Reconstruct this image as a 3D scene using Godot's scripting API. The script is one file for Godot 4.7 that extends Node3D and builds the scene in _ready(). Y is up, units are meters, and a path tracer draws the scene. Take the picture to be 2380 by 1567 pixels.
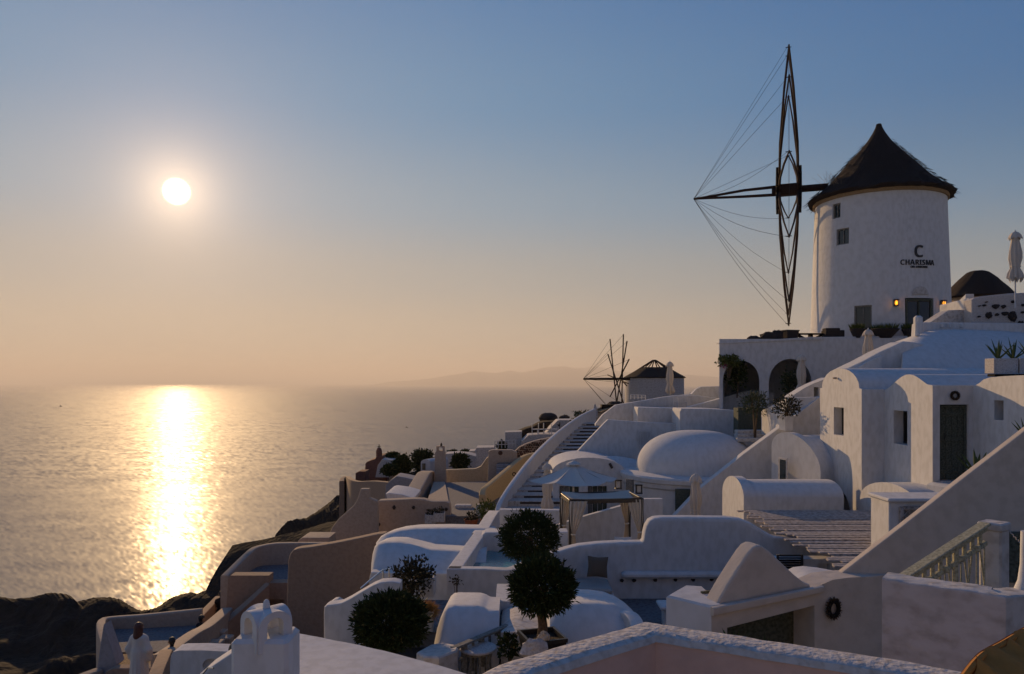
extends Node3D
# A cliff village at sunset: white vaults and domes step down to the sea, a windmill stands on the crest.
# Metres, y up, the eye at the origin and the sea 110 m below it.

const F := 1750.0
const CX := 1190.0
const CY := 889.0
const SEA := -110.0
const SUN := Vector3(-0.4457, 0.2537, -1.0)

var M := {}
var taken := {}
var rng := RandomNumberGenerator.new()


func at(x: float, y: float, d: float) -> Vector3:      # a point d metres ahead of the eye
	return Vector3((x - CX) / F * d, (CY - y) / F * d, -d)


func lev(x: float, y: float, h: float) -> Vector3:      # a point on the level h
	return at(x, y, h * F / (CY - y))


func hy(y: float, d: float) -> float:
	return (CY - y) / F * d


# ------------------------------------------------------------------ mesh builder
class Mb:
	var v := PackedVector3Array()
	var c := PackedColorArray()
	var tint := Color.WHITE
	var use_tint := false

	func tri(a: Vector3, b: Vector3, d: Vector3) -> void:   # counter-clockwise seen from outside
		v.append(a); v.append(d); v.append(b)
		if use_tint:
			c.append(tint); c.append(tint); c.append(tint)

	func quad(a: Vector3, b: Vector3, d: Vector3, e: Vector3) -> void:
		tri(a, b, d)
		tri(a, d, e)

	func grid(rows: Array, loop := false) -> void:           # rows of points, rows run upwards, points run rightwards seen from outside
		for i in rows.size() - 1:
			var n: int = rows[i].size()
			for j in (n if loop else n - 1):
				var k := (j + 1) % n
				quad(rows[i][j], rows[i][k], rows[i + 1][k], rows[i + 1][j])

	func fan(pts: Array) -> void:
		var m := Vector3.ZERO
		for p in pts:
			m += p
		m /= pts.size()
		for i in pts.size():
			tri(m, pts[i], pts[(i + 1) % pts.size()])

	func box(ce: Vector3, size: Vector3, bv := 0.0, basis := Basis()) -> void:
		var h := size / 2.0
		bv = minf(bv, 0.45 * minf(size.x, minf(size.y, size.z)))
		var rows := []
		var ring := func(y: float, ins: float) -> Array:
			var b := maxf(bv - ins, 0.0) if bv > 0.0 else 0.0
			var x := h.x - ins
			var z := h.z - ins
			var r := []
			if bv <= 0.0:
				r = [Vector3(-x, y, z), Vector3(x, y, z), Vector3(x, y, -z), Vector3(-x, y, -z)]
			else:
				var q := bv - ins * 0.5
				r = [Vector3(-x + q, y, z), Vector3(x - q, y, z), Vector3(x, y, z - q), Vector3(x, y, -z + q), Vector3(x - q, y, -z), Vector3(-x + q, y, -z), Vector3(-x, y, -z + q), Vector3(-x, y, z - q)]
			b = b
			return r.map(func(p): return ce + basis * p)
		if bv <= 0.0:
			rows = [ring.call(-h.y, 0.0), ring.call(h.y, 0.0)]
		else:
			rows = [ring.call(-h.y, bv), ring.call(-h.y + bv, 0.0), ring.call(h.y - bv, 0.0), ring.call(h.y, bv)]
		grid(rows, true)
		fan(rows[-1])
		var under: Array = rows[0].duplicate()
		under.reverse()
		fan(under)

	func lathe(prof: Array, ce: Vector3, segs := 24, sx := 1.0, sz := 1.0, wob := 0.0, lobes := 0, cap := true) -> void:   # prof: Vector2(radius, height) from below upwards
		var rows := []
		for p in prof:
			var row := []
			for j in segs:
				var a := TAU * j / segs
				var r: float = p.x * (1.0 + wob * cos(lobes * a))
				row.append(ce + Vector3(sin(a) * r * sx, p.y, cos(a) * r * sz))
			rows.append(row)
		grid(rows, true)
		if cap:
			if prof[-1].x > 0.0005:
				fan(rows[-1])
			if prof[0].x > 0.0005:
				var u: Array = rows[0].duplicate()
				u.reverse()
				fan(u)

	func tube(pts: Array, r0: float, r1: float, segs := 6) -> void:
		var rows := []
		var up := Vector3.UP
		for i in pts.size():
			var t: Vector3 = (pts[mini(i + 1, pts.size() - 1)] - pts[maxi(i - 1, 0)]).normalized()
			if absf(t.dot(up)) > 0.95:
				up = Vector3.RIGHT
			var s := t.cross(up).normalized()
			var w := s.cross(t).normalized()
			up = w
			var r := lerpf(r0, r1, float(i) / maxf(pts.size() - 1, 1))
			var row := []
			for j in segs:
				var a := TAU * j / segs
				row.append(pts[i] + (s * cos(a) + w * sin(a)) * r)
			rows.append(row)
		grid(rows, true)
		fan(rows[-1])
		var u: Array = rows[0].duplicate()
		u.reverse()
		fan(u)

	func raw(m: Mesh, xf := Transform3D()) -> void:
		for s in m.get_surface_count():
			var a := m.surface_get_arrays(s)
			var vs: PackedVector3Array = a[Mesh.ARRAY_VERTEX]
			if a[Mesh.ARRAY_INDEX] != null and a[Mesh.ARRAY_INDEX].size():
				for k in a[Mesh.ARRAY_INDEX]:
					v.append(xf * vs[k])
			else:
				for p in vs:
					v.append(xf * p)


static func poly2(pts: Array) -> PackedVector2Array:
	var r := PackedVector2Array()
	for p in pts:
		r.append(Vector2(p[0], p[1]) if p is Array else p)
	return r


func inset(pts: PackedVector2Array, b: float) -> PackedVector2Array:    # each corner moved inwards; pts counter-clockwise (y up)
	var r := PackedVector2Array()
	var n := pts.size()
	for i in n:
		var e0 := (pts[i] - pts[(i + n - 1) % n]).normalized()
		var e1 := (pts[(i + 1) % n] - pts[i]).normalized()
		var n0 := Vector2(-e0.y, e0.x)
		var n1 := Vector2(-e1.y, e1.x)
		var m := (n0 + n1).normalized()
		r.append(pts[i] + m * b / maxf(m.dot(n0), 0.5))
	return r


func ccw(pts: PackedVector2Array) -> PackedVector2Array:
	if Geometry2D.is_polygon_clockwise(pts):      # Godot calls it clockwise with y up when the area is negative
		pts.reverse()
	var area := 0.0
	for i in pts.size():
		area += pts[i].cross(pts[(i + 1) % pts.size()])
	if area < 0:
		pts.reverse()
	return pts


func extrude(mb: Mb, pts: PackedVector2Array, xf: Transform3D, depth: float, bv := 0.03) -> void:   # outline in the frame's xy, front at z 0, back at z -depth
	pts = ccw(pts)
	var rims := []
	var steps := [[0.0, bv], [0.3 * bv, 0.3 * bv], [bv, 0.0], [depth - bv, 0.0], [depth, bv]] if bv > 0 else [[0.0, 0.0], [depth, 0.0]]
	for s in steps:
		var q := inset(pts, s[1]) if s[1] > 0 else pts
		var row := []
		for p in q:
			row.append(xf * Vector3(p.x, p.y, -s[0]))
		rims.append(row)
	for i in rims.size() - 1:
		var n: int = rims[i].size()
		for j in n:
			var k := (j + 1) % n
			mb.quad(rims[i + 1][j], rims[i + 1][k], rims[i][k], rims[i][j])
	var t := Geometry2D.triangulate_polygon(pts)
	for i in range(0, t.size(), 3):
		var a := pts[t[i]]
		var up := (pts[t[i + 1]] - a).cross(pts[t[i + 2]] - a) > 0
		var o := [t[i], t[i + 1], t[i + 2]] if up else [t[i], t[i + 2], t[i + 1]]
		mb.tri(rims[0][o[0]], rims[0][o[1]], rims[0][o[2]])
		mb.tri(rims[-1][o[0]], rims[-1][o[2]], rims[-1][o[1]])


func slab(mb: Mb, px: Array, d: float, thick: float, bv := 0.03) -> void:    # an upright wall that faces the viewer, d metres away, with its own outline
	var pts := PackedVector2Array()
	for p in px:
		var w := at(p[0], p[1], d)
		pts.append(Vector2(w.x, w.y))
	extrude(mb, pts, Transform3D(Basis(), Vector3(0, 0, -d)), thick, bv)


func prism(mb: Mb, tops: Array, bottom: float, bv := 0.03) -> void:         # a solid with that top outline, sides straight down
	var fl := PackedVector2Array()
	for p in tops:
		fl.append(Vector2(p.x, -p.z))
	var area := 0.0
	for i in fl.size():
		area += fl[i].cross(fl[(i + 1) % fl.size()])
	if area < 0:
		fl.reverse()
		tops = tops.duplicate()
		tops.reverse()
	var ins := inset(fl, bv) if bv > 0 else fl
	var n := fl.size()
	var r0 := []; var r1 := []; var r2 := []
	for i in n:
		r0.append(Vector3(fl[i].x, bottom, -fl[i].y))
		r1.append(Vector3(fl[i].x, tops[i].y - bv, -fl[i].y))
		r2.append(Vector3(ins[i].x, tops[i].y, -ins[i].y))
	mb.grid([r0, r1, r2] if bv > 0 else [r0, r2], true)
	var t := Geometry2D.triangulate_polygon(fl)
	for i in range(0, t.size(), 3):
		var up := (fl[t[i + 1]] - fl[t[i]]).cross(fl[t[i + 2]] - fl[t[i]]) > 0
		var o := [t[i], t[i + 1], t[i + 2]] if up else [t[i], t[i + 2], t[i + 1]]
		mb.tri(r2[o[0]], r2[o[1]], r2[o[2]])
		mb.tri(r0[o[0]], r0[o[2]], r0[o[1]])


func smooth(pts: Array, n := 6) -> Array:
	var r := []
	for i in pts.size() - 1:
		var a: Vector3 = pts[maxi(i - 1, 0)]
		var d: Vector3 = pts[mini(i + 2, pts.size() - 1)]
		for k in n:
			r.append(pts[i].cubic_interpolate(pts[i + 1], a, d, float(k) / n))
	r.append(pts[-1])
	return r


func sweep(mb: Mb, tops: Array, thick: float, bottom, bv := 0.05) -> void:   # a parapet: tops is its front upper edge, left to right seen from the front
	bv = minf(bv, thick * 0.499)
	var rows := []
	var n := tops.size()
	for i in n:
		var t0: Vector3 = tops[i] - tops[maxi(i - 1, 0)]
		var t1: Vector3 = tops[mini(i + 1, n - 1)] - tops[i]
		t0.y = 0; t1.y = 0
		if t0.length() < 1e-5:
			t0 = t1
		if t1.length() < 1e-5:
			t1 = t0
		var b0 := Vector3.UP.cross(t0.normalized())
		var b1 := Vector3.UP.cross(t1.normalized())
		var b := (b0 + b1).normalized()
		b *= 1.0 / maxf(b.dot(b0), 0.5)
		var p: Vector3 = tops[i]
		var low: float = bottom[i] if bottom is Array else bottom
		var k := bv * 0.3
		rows.append([Vector3(p.x, low, p.z), p + Vector3.DOWN * bv, p + Vector3.DOWN * k + b * k, p + b * bv, p + b * (thick - bv), p + Vector3.DOWN * k + b * (thick - k), p + b * thick + Vector3.DOWN * bv, Vector3(p.x, low, p.z) + b * thick])
	for i in n - 1:
		for j in 7:
			mb.quad(rows[i][j], rows[i + 1][j], rows[i + 1][j + 1], rows[i][j + 1])
		mb.quad(rows[i][7], rows[i + 1][7], rows[i + 1][0], rows[i][0])
	var e: Array = rows[0].duplicate()
	mb.fan(e)
	var l: Array = rows[-1].duplicate()
	l.reverse()
	mb.fan(l)


func arch(g0: Vector3, g1: Vector3, rise: float, n := 14) -> Array:
	var r := []
	for i in n + 1:
		var a := PI * i / n
		r.append(g0.lerp(g1, 0.5 - 0.5 * cos(a)) + Vector3.UP * rise * sin(a))
	return r


func vault(mb: Mb, g0: Vector3, g1: Vector3, axis: Vector3, rise: float, bottom: float, lip := 0.0, n := 14) -> void:   # a barrel roof on walls; g0 to g1 is the spring line of the gable seen from outside, left to right
	var a := arch(g0, g1, rise, n)
	var r0 := [Vector3(g0.x, bottom, g0.z)] + a + [Vector3(g1.x, bottom, g1.z)]
	var r1 := r0.map(func(p): return p + axis)
	for j in r0.size() - 1:
		mb.quad(r0[j], r1[j], r1[j + 1], r0[j + 1])
	var fr: Array = r0.duplicate()
	fr.reverse()
	mb.fan(fr)
	mb.fan(r1)
	if lip > 0.0:
		var u := (g1 - g0).normalized()
		var q := axis.normalized()
		vault(mb, g0 - u * lip * 0.5 - q * 0.02, g1 + u * lip * 0.5 - q * 0.02, q * 0.24, rise + lip, bottom, 0.0, n)


func shell(mb: Mb, top: Array, base_y: float, d0: float, d1: float, drop := 3.0, n := 8, bend := 64.0, start := 18.0) -> void:   # a rounded roof that swells towards the viewer: top outline at d1, foot at d0
	var rows := []
	for k in n + 1:
		var t := deg_to_rad(lerpf(start, bend, float(k) / n))
		var b0 := deg_to_rad(start)
		var b1 := deg_to_rad(bend)
		var u := (cos(b0) - cos(t)) / (cos(b0) - cos(b1))
		var v := (sin(t) - sin(b0)) / (sin(b1) - sin(b0))
		var row := []
		for p in top:
			var hi := at(p[0], p[1], d1)
			var f := at(p[0], base_y, d0)
			row.append(Vector3(lerpf(f.x, hi.x, u), lerpf(f.y, hi.y, v), lerpf(f.z, hi.z, u)))
		rows.append(row)
	var low: Array = rows[0].map(func(p): return p + Vector3.DOWN * drop)
	var back: Array = rows[-1].map(func(p): return Vector3(p.x, p.y - 0.15, p.z - 1.2))
	var far: Array = back.map(func(p): return Vector3(p.x, rows[0][0].y - drop, p.z))
	mb.grid([low] + rows + [back, far])
	for e in [0, top.size() - 1]:
		var side := [low[e]] + rows.map(func(r): return r[e]) + [back[e], far[e]]
		if e == 0:
			side.reverse()
		mb.fan(side)


func carve(poly: PackedVector2Array, xf: Transform3D, depth: float, cuts: Array) -> Mb:   # an extruded outline with openings cut out; a cut is [outline, frame, depth]
	var whole := CSGCombiner3D.new()
	add_child(whole)
	var solid := CSGPolygon3D.new()
	solid.polygon = ccw(poly)
	solid.depth = depth
	solid.transform = xf
	whole.add_child(solid)
	for q in cuts:
		var h := CSGPolygon3D.new()
		h.polygon = ccw(q[0])
		h.depth = q[2]
		h.transform = q[1]
		h.operation = CSGShape3D.OPERATION_SUBTRACTION
		whole.add_child(h)
	await get_tree().process_frame
	var mb := Mb.new()
	mb.raw(whole.bake_static_mesh())
	remove_child(whole)
	whole.free()
	return mb


func finish(mb: Mb, off := Vector3.ZERO, crease := 38.0) -> ArrayMesh:
	var n := mb.v.size() / 3
	var fn := PackedVector3Array(); fn.resize(n)
	var un := PackedVector3Array(); un.resize(n)
	var where := {}
	var lim := cos(deg_to_rad(crease))
	var keys := []
	keys.resize(n * 3)
	for i in n:
		var a := mb.v[i * 3]
		var x := (mb.v[i * 3 + 2] - a).cross(mb.v[i * 3 + 1] - a)
		fn[i] = x
		un[i] = x.normalized()
		if crease > 0:
			for k in 3:
				var key := Vector3i((mb.v[i * 3 + k] * 2000.0).round())
				keys[i * 3 + k] = key
				if where.has(key):
					where[key].append(i)
				else:
					where[key] = PackedInt32Array([i])
	var nn := PackedVector3Array(); nn.resize(n * 3)
	for i in n:
		for k in 3:
			var s := un[i]
			if crease > 0:
				s = Vector3.ZERO
				for f in where[keys[i * 3 + k]]:
					if un[f].dot(un[i]) > lim:
						s += fn[f]
			nn[i * 3 + k] = s.normalized() if s.length_squared() > 1e-18 else un[i] if un[i].length() > 0.5 else Vector3.UP
	var vs := mb.v.duplicate()
	if off != Vector3.ZERO:
		for i in vs.size():
			vs[i] -= off
	var arr := []
	arr.resize(Mesh.ARRAY_MAX)
	arr[Mesh.ARRAY_VERTEX] = vs
	arr[Mesh.ARRAY_NORMAL] = nn
	if mb.c.size() == vs.size():
		arr[Mesh.ARRAY_COLOR] = mb.c
	var m := ArrayMesh.new()
	m.add_surface_from_arrays(Mesh.PRIMITIVE_TRIANGLES, arr)
	return m


# ------------------------------------------------------------------ things, parts, setting
func numbered(called: String) -> String:
	if not taken.has(called):
		taken[called] = 0
		return called
	taken[called] += 1
	return "%s_%03d" % [called, taken[called]]


func tag(o: Node, label: String, category: String, group := "", kind := "") -> Node:
	o.set_meta("label", label)
	if category:
		o.set_meta("category", category)
	if group:
		o.set_meta("group", group)
	if kind:
		o.set_meta("kind", kind)
	return o


func thing(called: String, label: String, category: String, where := Vector3.ZERO, group := "") -> Node3D:
	var o := Node3D.new()
	o.name = numbered(called)
	add_child(o)
	o.position = where
	tag(o, label, category, group)
	return o


func where_of(n: Node) -> Vector3:
	var p := Vector3.ZERO
	while n is Node3D and n != self:
		p += n.position
		n = n.get_parent()
	return p


func part(called: String, mb: Mb, mat: Material, parent: Node3D, crease := 38.0) -> MeshInstance3D:   # geometry given in the place's own metres
	var o := MeshInstance3D.new()
	o.name = called
	o.mesh = finish(mb, where_of(parent), crease)
	o.material_override = mat
	parent.add_child(o, true)
	return o


func solo(called: String, label: String, category: String, mb: Mb, mat: Material, group := "", crease := 38.0) -> MeshInstance3D:
	var lo := Vector3.INF
	var hi := -Vector3.INF
	for p in mb.v:
		lo = lo.min(p)
		hi = hi.max(p)
	var o := MeshInstance3D.new()
	o.name = numbered(called)
	var base := Vector3((lo.x + hi.x) / 2, lo.y, (lo.z + hi.z) / 2)
	o.mesh = finish(mb, base, crease)
	o.position = base
	o.material_override = mat
	add_child(o)
	tag(o, label, category, group)
	return o


func ground(called: String, label: String, mb: Mb, mat: Material, crease := 38.0) -> MeshInstance3D:
	var o := solo(called, label, "", mb, mat, "", crease)
	o.set_meta("kind", "structure")
	return o


func copy(o: Node3D, label: String, where: Vector3, size := 1.0, turn := 0.0) -> Node3D:
	var r: Node3D = o.duplicate()
	r.name = numbered(String(o.name).rstrip("0123456789_") if String(o.name).right(3).is_valid_int() else String(o.name))
	add_child(r)
	r.position = where
	r.scale = Vector3.ONE * size
	r.rotation.y = turn
	r.set_meta("label", label)
	return r


# ------------------------------------------------------------------ materials
func noise(freq: float, kind := FastNoiseLite.TYPE_SIMPLEX_SMOOTH, oct := 4, sd := 1) -> FastNoiseLite:
	var n := FastNoiseLite.new()
	n.noise_type = kind
	n.frequency = freq
	n.seed = sd
	n.fractal_type = FastNoiseLite.FRACTAL_FBM
	n.fractal_octaves = oct
	return n


func tex(n: FastNoiseLite, size := 512, ramp: Array = [], normal := 0.0) -> NoiseTexture2D:
	var t := NoiseTexture2D.new()
	t.width = size
	t.height = size
	t.seamless = true
	t.seamless_blend_skirt = 0.15
	t.noise = n
	if ramp.size():
		var g := Gradient.new()
		g.offsets = PackedFloat32Array(ramp.map(func(e): return e[0]))
		g.colors = PackedColorArray(ramp.map(func(e): return e[1]))
		t.color_ramp = g
	if normal > 0.0:
		t.as_normal_map = true
		t.bump_strength = normal
	return t


func lin(r: float, g: float, b: float) -> Color:
	return Color(r, g, b).linear_to_srgb()


func mat(called: String, col: Color, rough := 0.9) -> StandardMaterial3D:
	var m := StandardMaterial3D.new()
	m.resource_name = called
	m.albedo_color = col
	m.roughness = rough
	M[called] = m
	return m


func plaster(called: String, col: Color, grain: Texture2D, relief: Texture2D, scale := 0.5, bump := 1.2) -> StandardMaterial3D:
	var m := mat(called, col, 0.92)
	m.albedo_texture = grain
	m.heightmap_enabled = true
	m.heightmap_texture = relief
	m.heightmap_scale = bump
	m.uv1_triplanar = true
	m.uv1_world_triplanar = true
	m.uv1_scale = Vector3.ONE * scale
	m.metallic_specular = 0.3
	return m


func materials() -> void:
	var g := func(v: float) -> Color: return Color(v, v, v)
	var wash := tex(noise(0.012, FastNoiseLite.TYPE_SIMPLEX_SMOOTH, 6, 3), 1024, [[0.0, Color(0.92, 0.915, 0.905)], [0.34, Color(0.955, 0.95, 0.94)], [0.55, Color(0.99, 0.985, 0.98)], [1.0, Color(1, 1, 1)]])
	var worn := tex(noise(0.016, FastNoiseLite.TYPE_SIMPLEX_SMOOTH, 7, 5), 1024, [[0.0, Color(0.74, 0.71, 0.68)], [0.35, Color(0.89, 0.875, 0.86)], [0.5, Color(0.96, 0.955, 0.95)], [1.0, Color(1, 1, 1)]])
	var trowel := tex(noise(0.02, FastNoiseLite.TYPE_SIMPLEX_SMOOTH, 7, 11), 1024)
	var rough := tex(noise(0.05, FastNoiseLite.TYPE_PERLIN, 5, 13), 512)
	plaster("white", lin(0.60, 0.60, 0.60), wash, trowel, 0.32, 0.22)
	for n in ["white"]:
		M[n].uv1_scale = Vector3(0.42, 0.2, 0.42)      # limewash runs downwards
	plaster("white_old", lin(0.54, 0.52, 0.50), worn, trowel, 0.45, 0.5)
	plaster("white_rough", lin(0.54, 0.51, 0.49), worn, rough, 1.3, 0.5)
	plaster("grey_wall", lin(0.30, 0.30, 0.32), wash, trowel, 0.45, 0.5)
	plaster("cream", lin(0.46, 0.38, 0.26), wash, trowel, 0.45, 0.5)
	plaster("ochre", lin(0.46, 0.34, 0.19), wash, trowel, 0.45, 0.5)
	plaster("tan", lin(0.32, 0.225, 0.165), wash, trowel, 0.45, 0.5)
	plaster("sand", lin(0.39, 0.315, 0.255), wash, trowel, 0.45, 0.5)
	plaster("sand_pale", lin(0.55, 0.485, 0.42), wash, trowel, 0.4, 0.4)
	plaster("pink", lin(0.60, 0.40, 0.34), wash, trowel, 0.6, 0.4)
	plaster("red", lin(0.22, 0.10, 0.075), worn, trowel, 0.6, 2.0)
	plaster("paving", lin(0.17, 0.17, 0.18), worn, rough, 0.5, 0.5)
	plaster("paving_pale", lin(0.45, 0.43, 0.41), worn, rough, 0.5, 0.8)
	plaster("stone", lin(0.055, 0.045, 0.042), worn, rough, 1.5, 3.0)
	plaster("lava", lin(0.10, 0.055, 0.042), worn, rough, 1.2, 3.0)
	plaster("quartz", lin(0.62, 0.55, 0.46), worn, rough, 2.0, 2.5)
	var rk := plaster("rock", lin(0.03, 0.021, 0.016), worn, tex(noise(0.02, FastNoiseLite.TYPE_SIMPLEX_SMOOTH, 8, 21), 1024), 0.08, 12.0)
	rk.roughness = 1.0
	plaster("thatch", lin(0.045, 0.033, 0.027), worn, tex(noise(0.09, FastNoiseLite.TYPE_PERLIN, 4, 23), 512), 0.9, 6.0)
	plaster("straw", lin(0.36, 0.25, 0.14), worn, rough, 1.2, 3.0)
	plaster("terracotta", lin(0.30, 0.10, 0.055), worn, rough, 1.0, 0.8)
	var timber := tex(noise(0.03, FastNoiseLite.TYPE_SIMPLEX_SMOOTH, 5, 31), 512, [[0.0, g.call(0.55)], [0.5, g.call(0.85)], [1.0, g.call(1.0)]])
	plaster("timber", lin(0.055, 0.03, 0.022), timber, rough, 1.4, 0.8)
	plaster("dark_timber", lin(0.02, 0.015, 0.013), timber, rough, 1.4, 0.6)
	plaster("bleached", lin(0.52, 0.46, 0.42), timber, rough, 0.5, 0.4)
	plaster("painted_rail", lin(0.52, 0.49, 0.34), timber, rough, 2.0, 0.3)
	plaster("green_door", lin(0.12, 0.135, 0.105), timber, rough, 1.2, 0.5)
	plaster("grey_paint", lin(0.30, 0.29, 0.26), timber, rough, 1.2, 0.5)
	plaster("bark", lin(0.15, 0.105, 0.07), worn, rough, 2.5, 3.0)
	plaster("soil", lin(0.06, 0.045, 0.035), worn, rough, 2.0, 2.0)
	mat("black", lin(0.012, 0.012, 0.014), 0.45)
	mat("room", lin(0.22, 0.21, 0.20), 0.9)
	mat("rope", lin(0.05, 0.045, 0.04), 0.9)
	var st := mat("steel", lin(0.5, 0.5, 0.5), 0.25)
	st.metallic = 1.0
	var gl := mat("glass", lin(0.02, 0.03, 0.035), 0.08)
	gl.metallic_specular = 0.6
	var canvas := tex(noise(0.08, FastNoiseLite.TYPE_PERLIN, 3, 41), 256, [[0.0, g.call(0.86)], [1.0, g.call(1.0)]])
	for e in [["canvas", lin(0.62, 0.55, 0.47), 0.25], ["muslin", lin(0.74, 0.68, 0.58), 0.75], ["linen", lin(0.66, 0.63, 0.58), 0.25], ["ochre_cloth", lin(0.46, 0.20, 0.05), 0.45]]:
		var m := plaster(e[0], e[1], canvas, canvas, 3.0, 0.3)
		m.backlight_enabled = true
		m.backlight = Color(e[1].r, e[1].g, e[1].b) * e[2]
		m.cull_mode = BaseMaterial3D.CULL_DISABLED
	plaster("cushion", lin(0.16, 0.13, 0.10), canvas, canvas, 4.0, 0.4)
	plaster("cushion_pale", lin(0.40, 0.38, 0.35), canvas, canvas, 4.0, 0.4)
	for e in [["leaf", lin(0.035, 0.05, 0.016)], ["leaf_olive", lin(0.07, 0.085, 0.045)], ["leaf_red", lin(0.05, 0.045, 0.025)], ["agave", lin(0.065, 0.095, 0.04)], ["gold_grass", lin(0.50, 0.30, 0.10)], ["flower", lin(0.35, 0.05, 0.15)], ["leaf_light", lin(0.10, 0.12, 0.035)]]:
		var m := mat(e[0], e[1], 0.7)
		m.backlight_enabled = true
		m.backlight = e[1] * 0.6
		m.cull_mode = BaseMaterial3D.CULL_DISABLED
		m.metallic_specular = 0.25
		m.vertex_color_use_as_albedo = true
	mat("skin", lin(0.35, 0.19, 0.12), 0.6)
	mat("hair", lin(0.07, 0.02, 0.012), 0.6)
	mat("dark_hair", lin(0.012, 0.009, 0.008), 0.6)
	plaster("dark_cloth", lin(0.02, 0.018, 0.022), canvas, canvas, 5.0, 0.4)
	var robe := plaster("robe", lin(0.70, 0.66, 0.60), canvas, canvas, 5.0, 0.4)
	robe.backlight_enabled = true
	robe.backlight = Color(0.25, 0.22, 0.18)
	var pw := mat("pool_water", lin(0.02, 0.17, 0.20), 0.06)
	pw.heightmap_enabled = true
	pw.heightmap_texture = rough
	pw.heightmap_scale = 0.4
	pw.uv1_triplanar = true
	pw.uv1_world_triplanar = true
	pw.uv1_scale = Vector3.ONE * 0.6
	var lamp := mat("lamp_glow", Color(1.0, 0.75, 0.35), 0.5)
	lamp.emission_enabled = true
	lamp.emission = Color(1.0, 0.62, 0.16)
	lamp.emission_energy_multiplier = 1.3
	mat("hill_far", lin(0.10, 0.09, 0.08), 1.0)


# ------------------------------------------------------------------ camera, sky, sun
func sky_at(el: float, toward: float, turn: float) -> Vector3:     # el: degrees above the horizon; toward: degrees from the sun; turn: degrees of azimuth from it
	var keys := [[0.0, Vector3(0.50, 0.385, 0.27)], [4.0, Vector3(0.46, 0.39, 0.305)], [8.0, Vector3(0.36, 0.355, 0.33)], [13.0, Vector3(0.235, 0.32, 0.39)], [20.0, Vector3(0.12, 0.25, 0.395)], [30.0, Vector3(0.062, 0.18, 0.365)], [50.0, Vector3(0.045, 0.14, 0.32)], [90.0, Vector3(0.035, 0.11, 0.27)]]
	var c: Vector3 = keys[-1][1]
	for i in keys.size() - 1:
		if el <= keys[i + 1][0]:
			c = keys[i][1].lerp(keys[i + 1][1], smoothstep(0.0, 1.0, (el - keys[i][0]) / (keys[i + 1][0] - keys[i][0])) * 0.5 + 0.5 * (el - keys[i][0]) / (keys[i + 1][0] - keys[i][0]))
			break
	var low := clampf(1.0 - el / 16.0, 0.0, 1.0)           # the sky darkens and turns bluer away from the sun
	var aside := smoothstep(8.0, 75.0, turn)
	var behind := smoothstep(60.0, 170.0, turn)
	c *= Vector3.ONE.lerp(Vector3(0.24, 0.50, 0.74).lerp(Vector3(0.80, 0.85, 0.92), low), aside)
	c = c.lerp(Vector3(0.075, 0.11, 0.20).lerp(Vector3(0.03, 0.085, 0.225), clampf(el / 50.0, 0.0, 1.0)), behind)
	c += Vector3(0.13, 0.075, 0.04) * exp(-pow(toward / 16.0, 1.35))
	c += Vector3(0.24, 0.15, 0.09) * exp(-pow(toward / 5.6, 1.4))
	c += Vector3(0.75, 0.52, 0.31) * exp(-pow(toward / 2.0, 1.4))
	c += Vector3(9.0, 7.6, 5.4) * (1.0 - smoothstep(0.5, 0.92, toward))
	return c


func sky_image() -> ImageTexture:
	var s := SUN.normalized()
	var az := atan2(s.x, -s.z)
	var fill := func(w: int, h: int, x0: int, y0: int, cw: int, ch: int) -> Image:
		var data := PackedFloat32Array()
		data.resize(cw * ch * 3)
		var k := 0
		for j in ch:
			var el := PI * (0.5 - (y0 + j + 0.5) / h)
			for i in cw:
				var a := TAU * (x0 + i + 0.5) / w
				var d := Vector3(sin(a) * cos(el), sin(el), -cos(a) * cos(el))
				var c := sky_at(maxf(rad_to_deg(el), 0.0), rad_to_deg(acos(clampf(d.dot(s), -1, 1))), absf(rad_to_deg(wrapf(a - az, -PI, PI))))
				data[k] = c.x; data[k + 1] = c.y; data[k + 2] = c.z
				k += 3
		return Image.create_from_data(cw, ch, false, Image.FORMAT_RGBF, data.to_byte_array())
	var w := 4096
	var h := 2048
	var wide: Image = fill.call(512, 256, -8, 0, 528, 256)      # a margin on both sides, so that no seam shows
	wide.resize(528 * 8, h, Image.INTERPOLATE_CUBIC)
	var big := wide.get_region(Rect2i(64, 0, w, h))
	var n := 420
	var cx := int(fposmod(az / TAU, 1.0) * w)
	var cy := int((0.5 - asin(s.y) / PI) * h)
	var near: Image = fill.call(w, h, cx - n / 2, cy - n / 2, n, n)
	big.blit_rect(near, Rect2i(0, 0, n, n), Vector2i(cx - n / 2, cy - n / 2))
	return ImageTexture.create_from_image(big)


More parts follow.
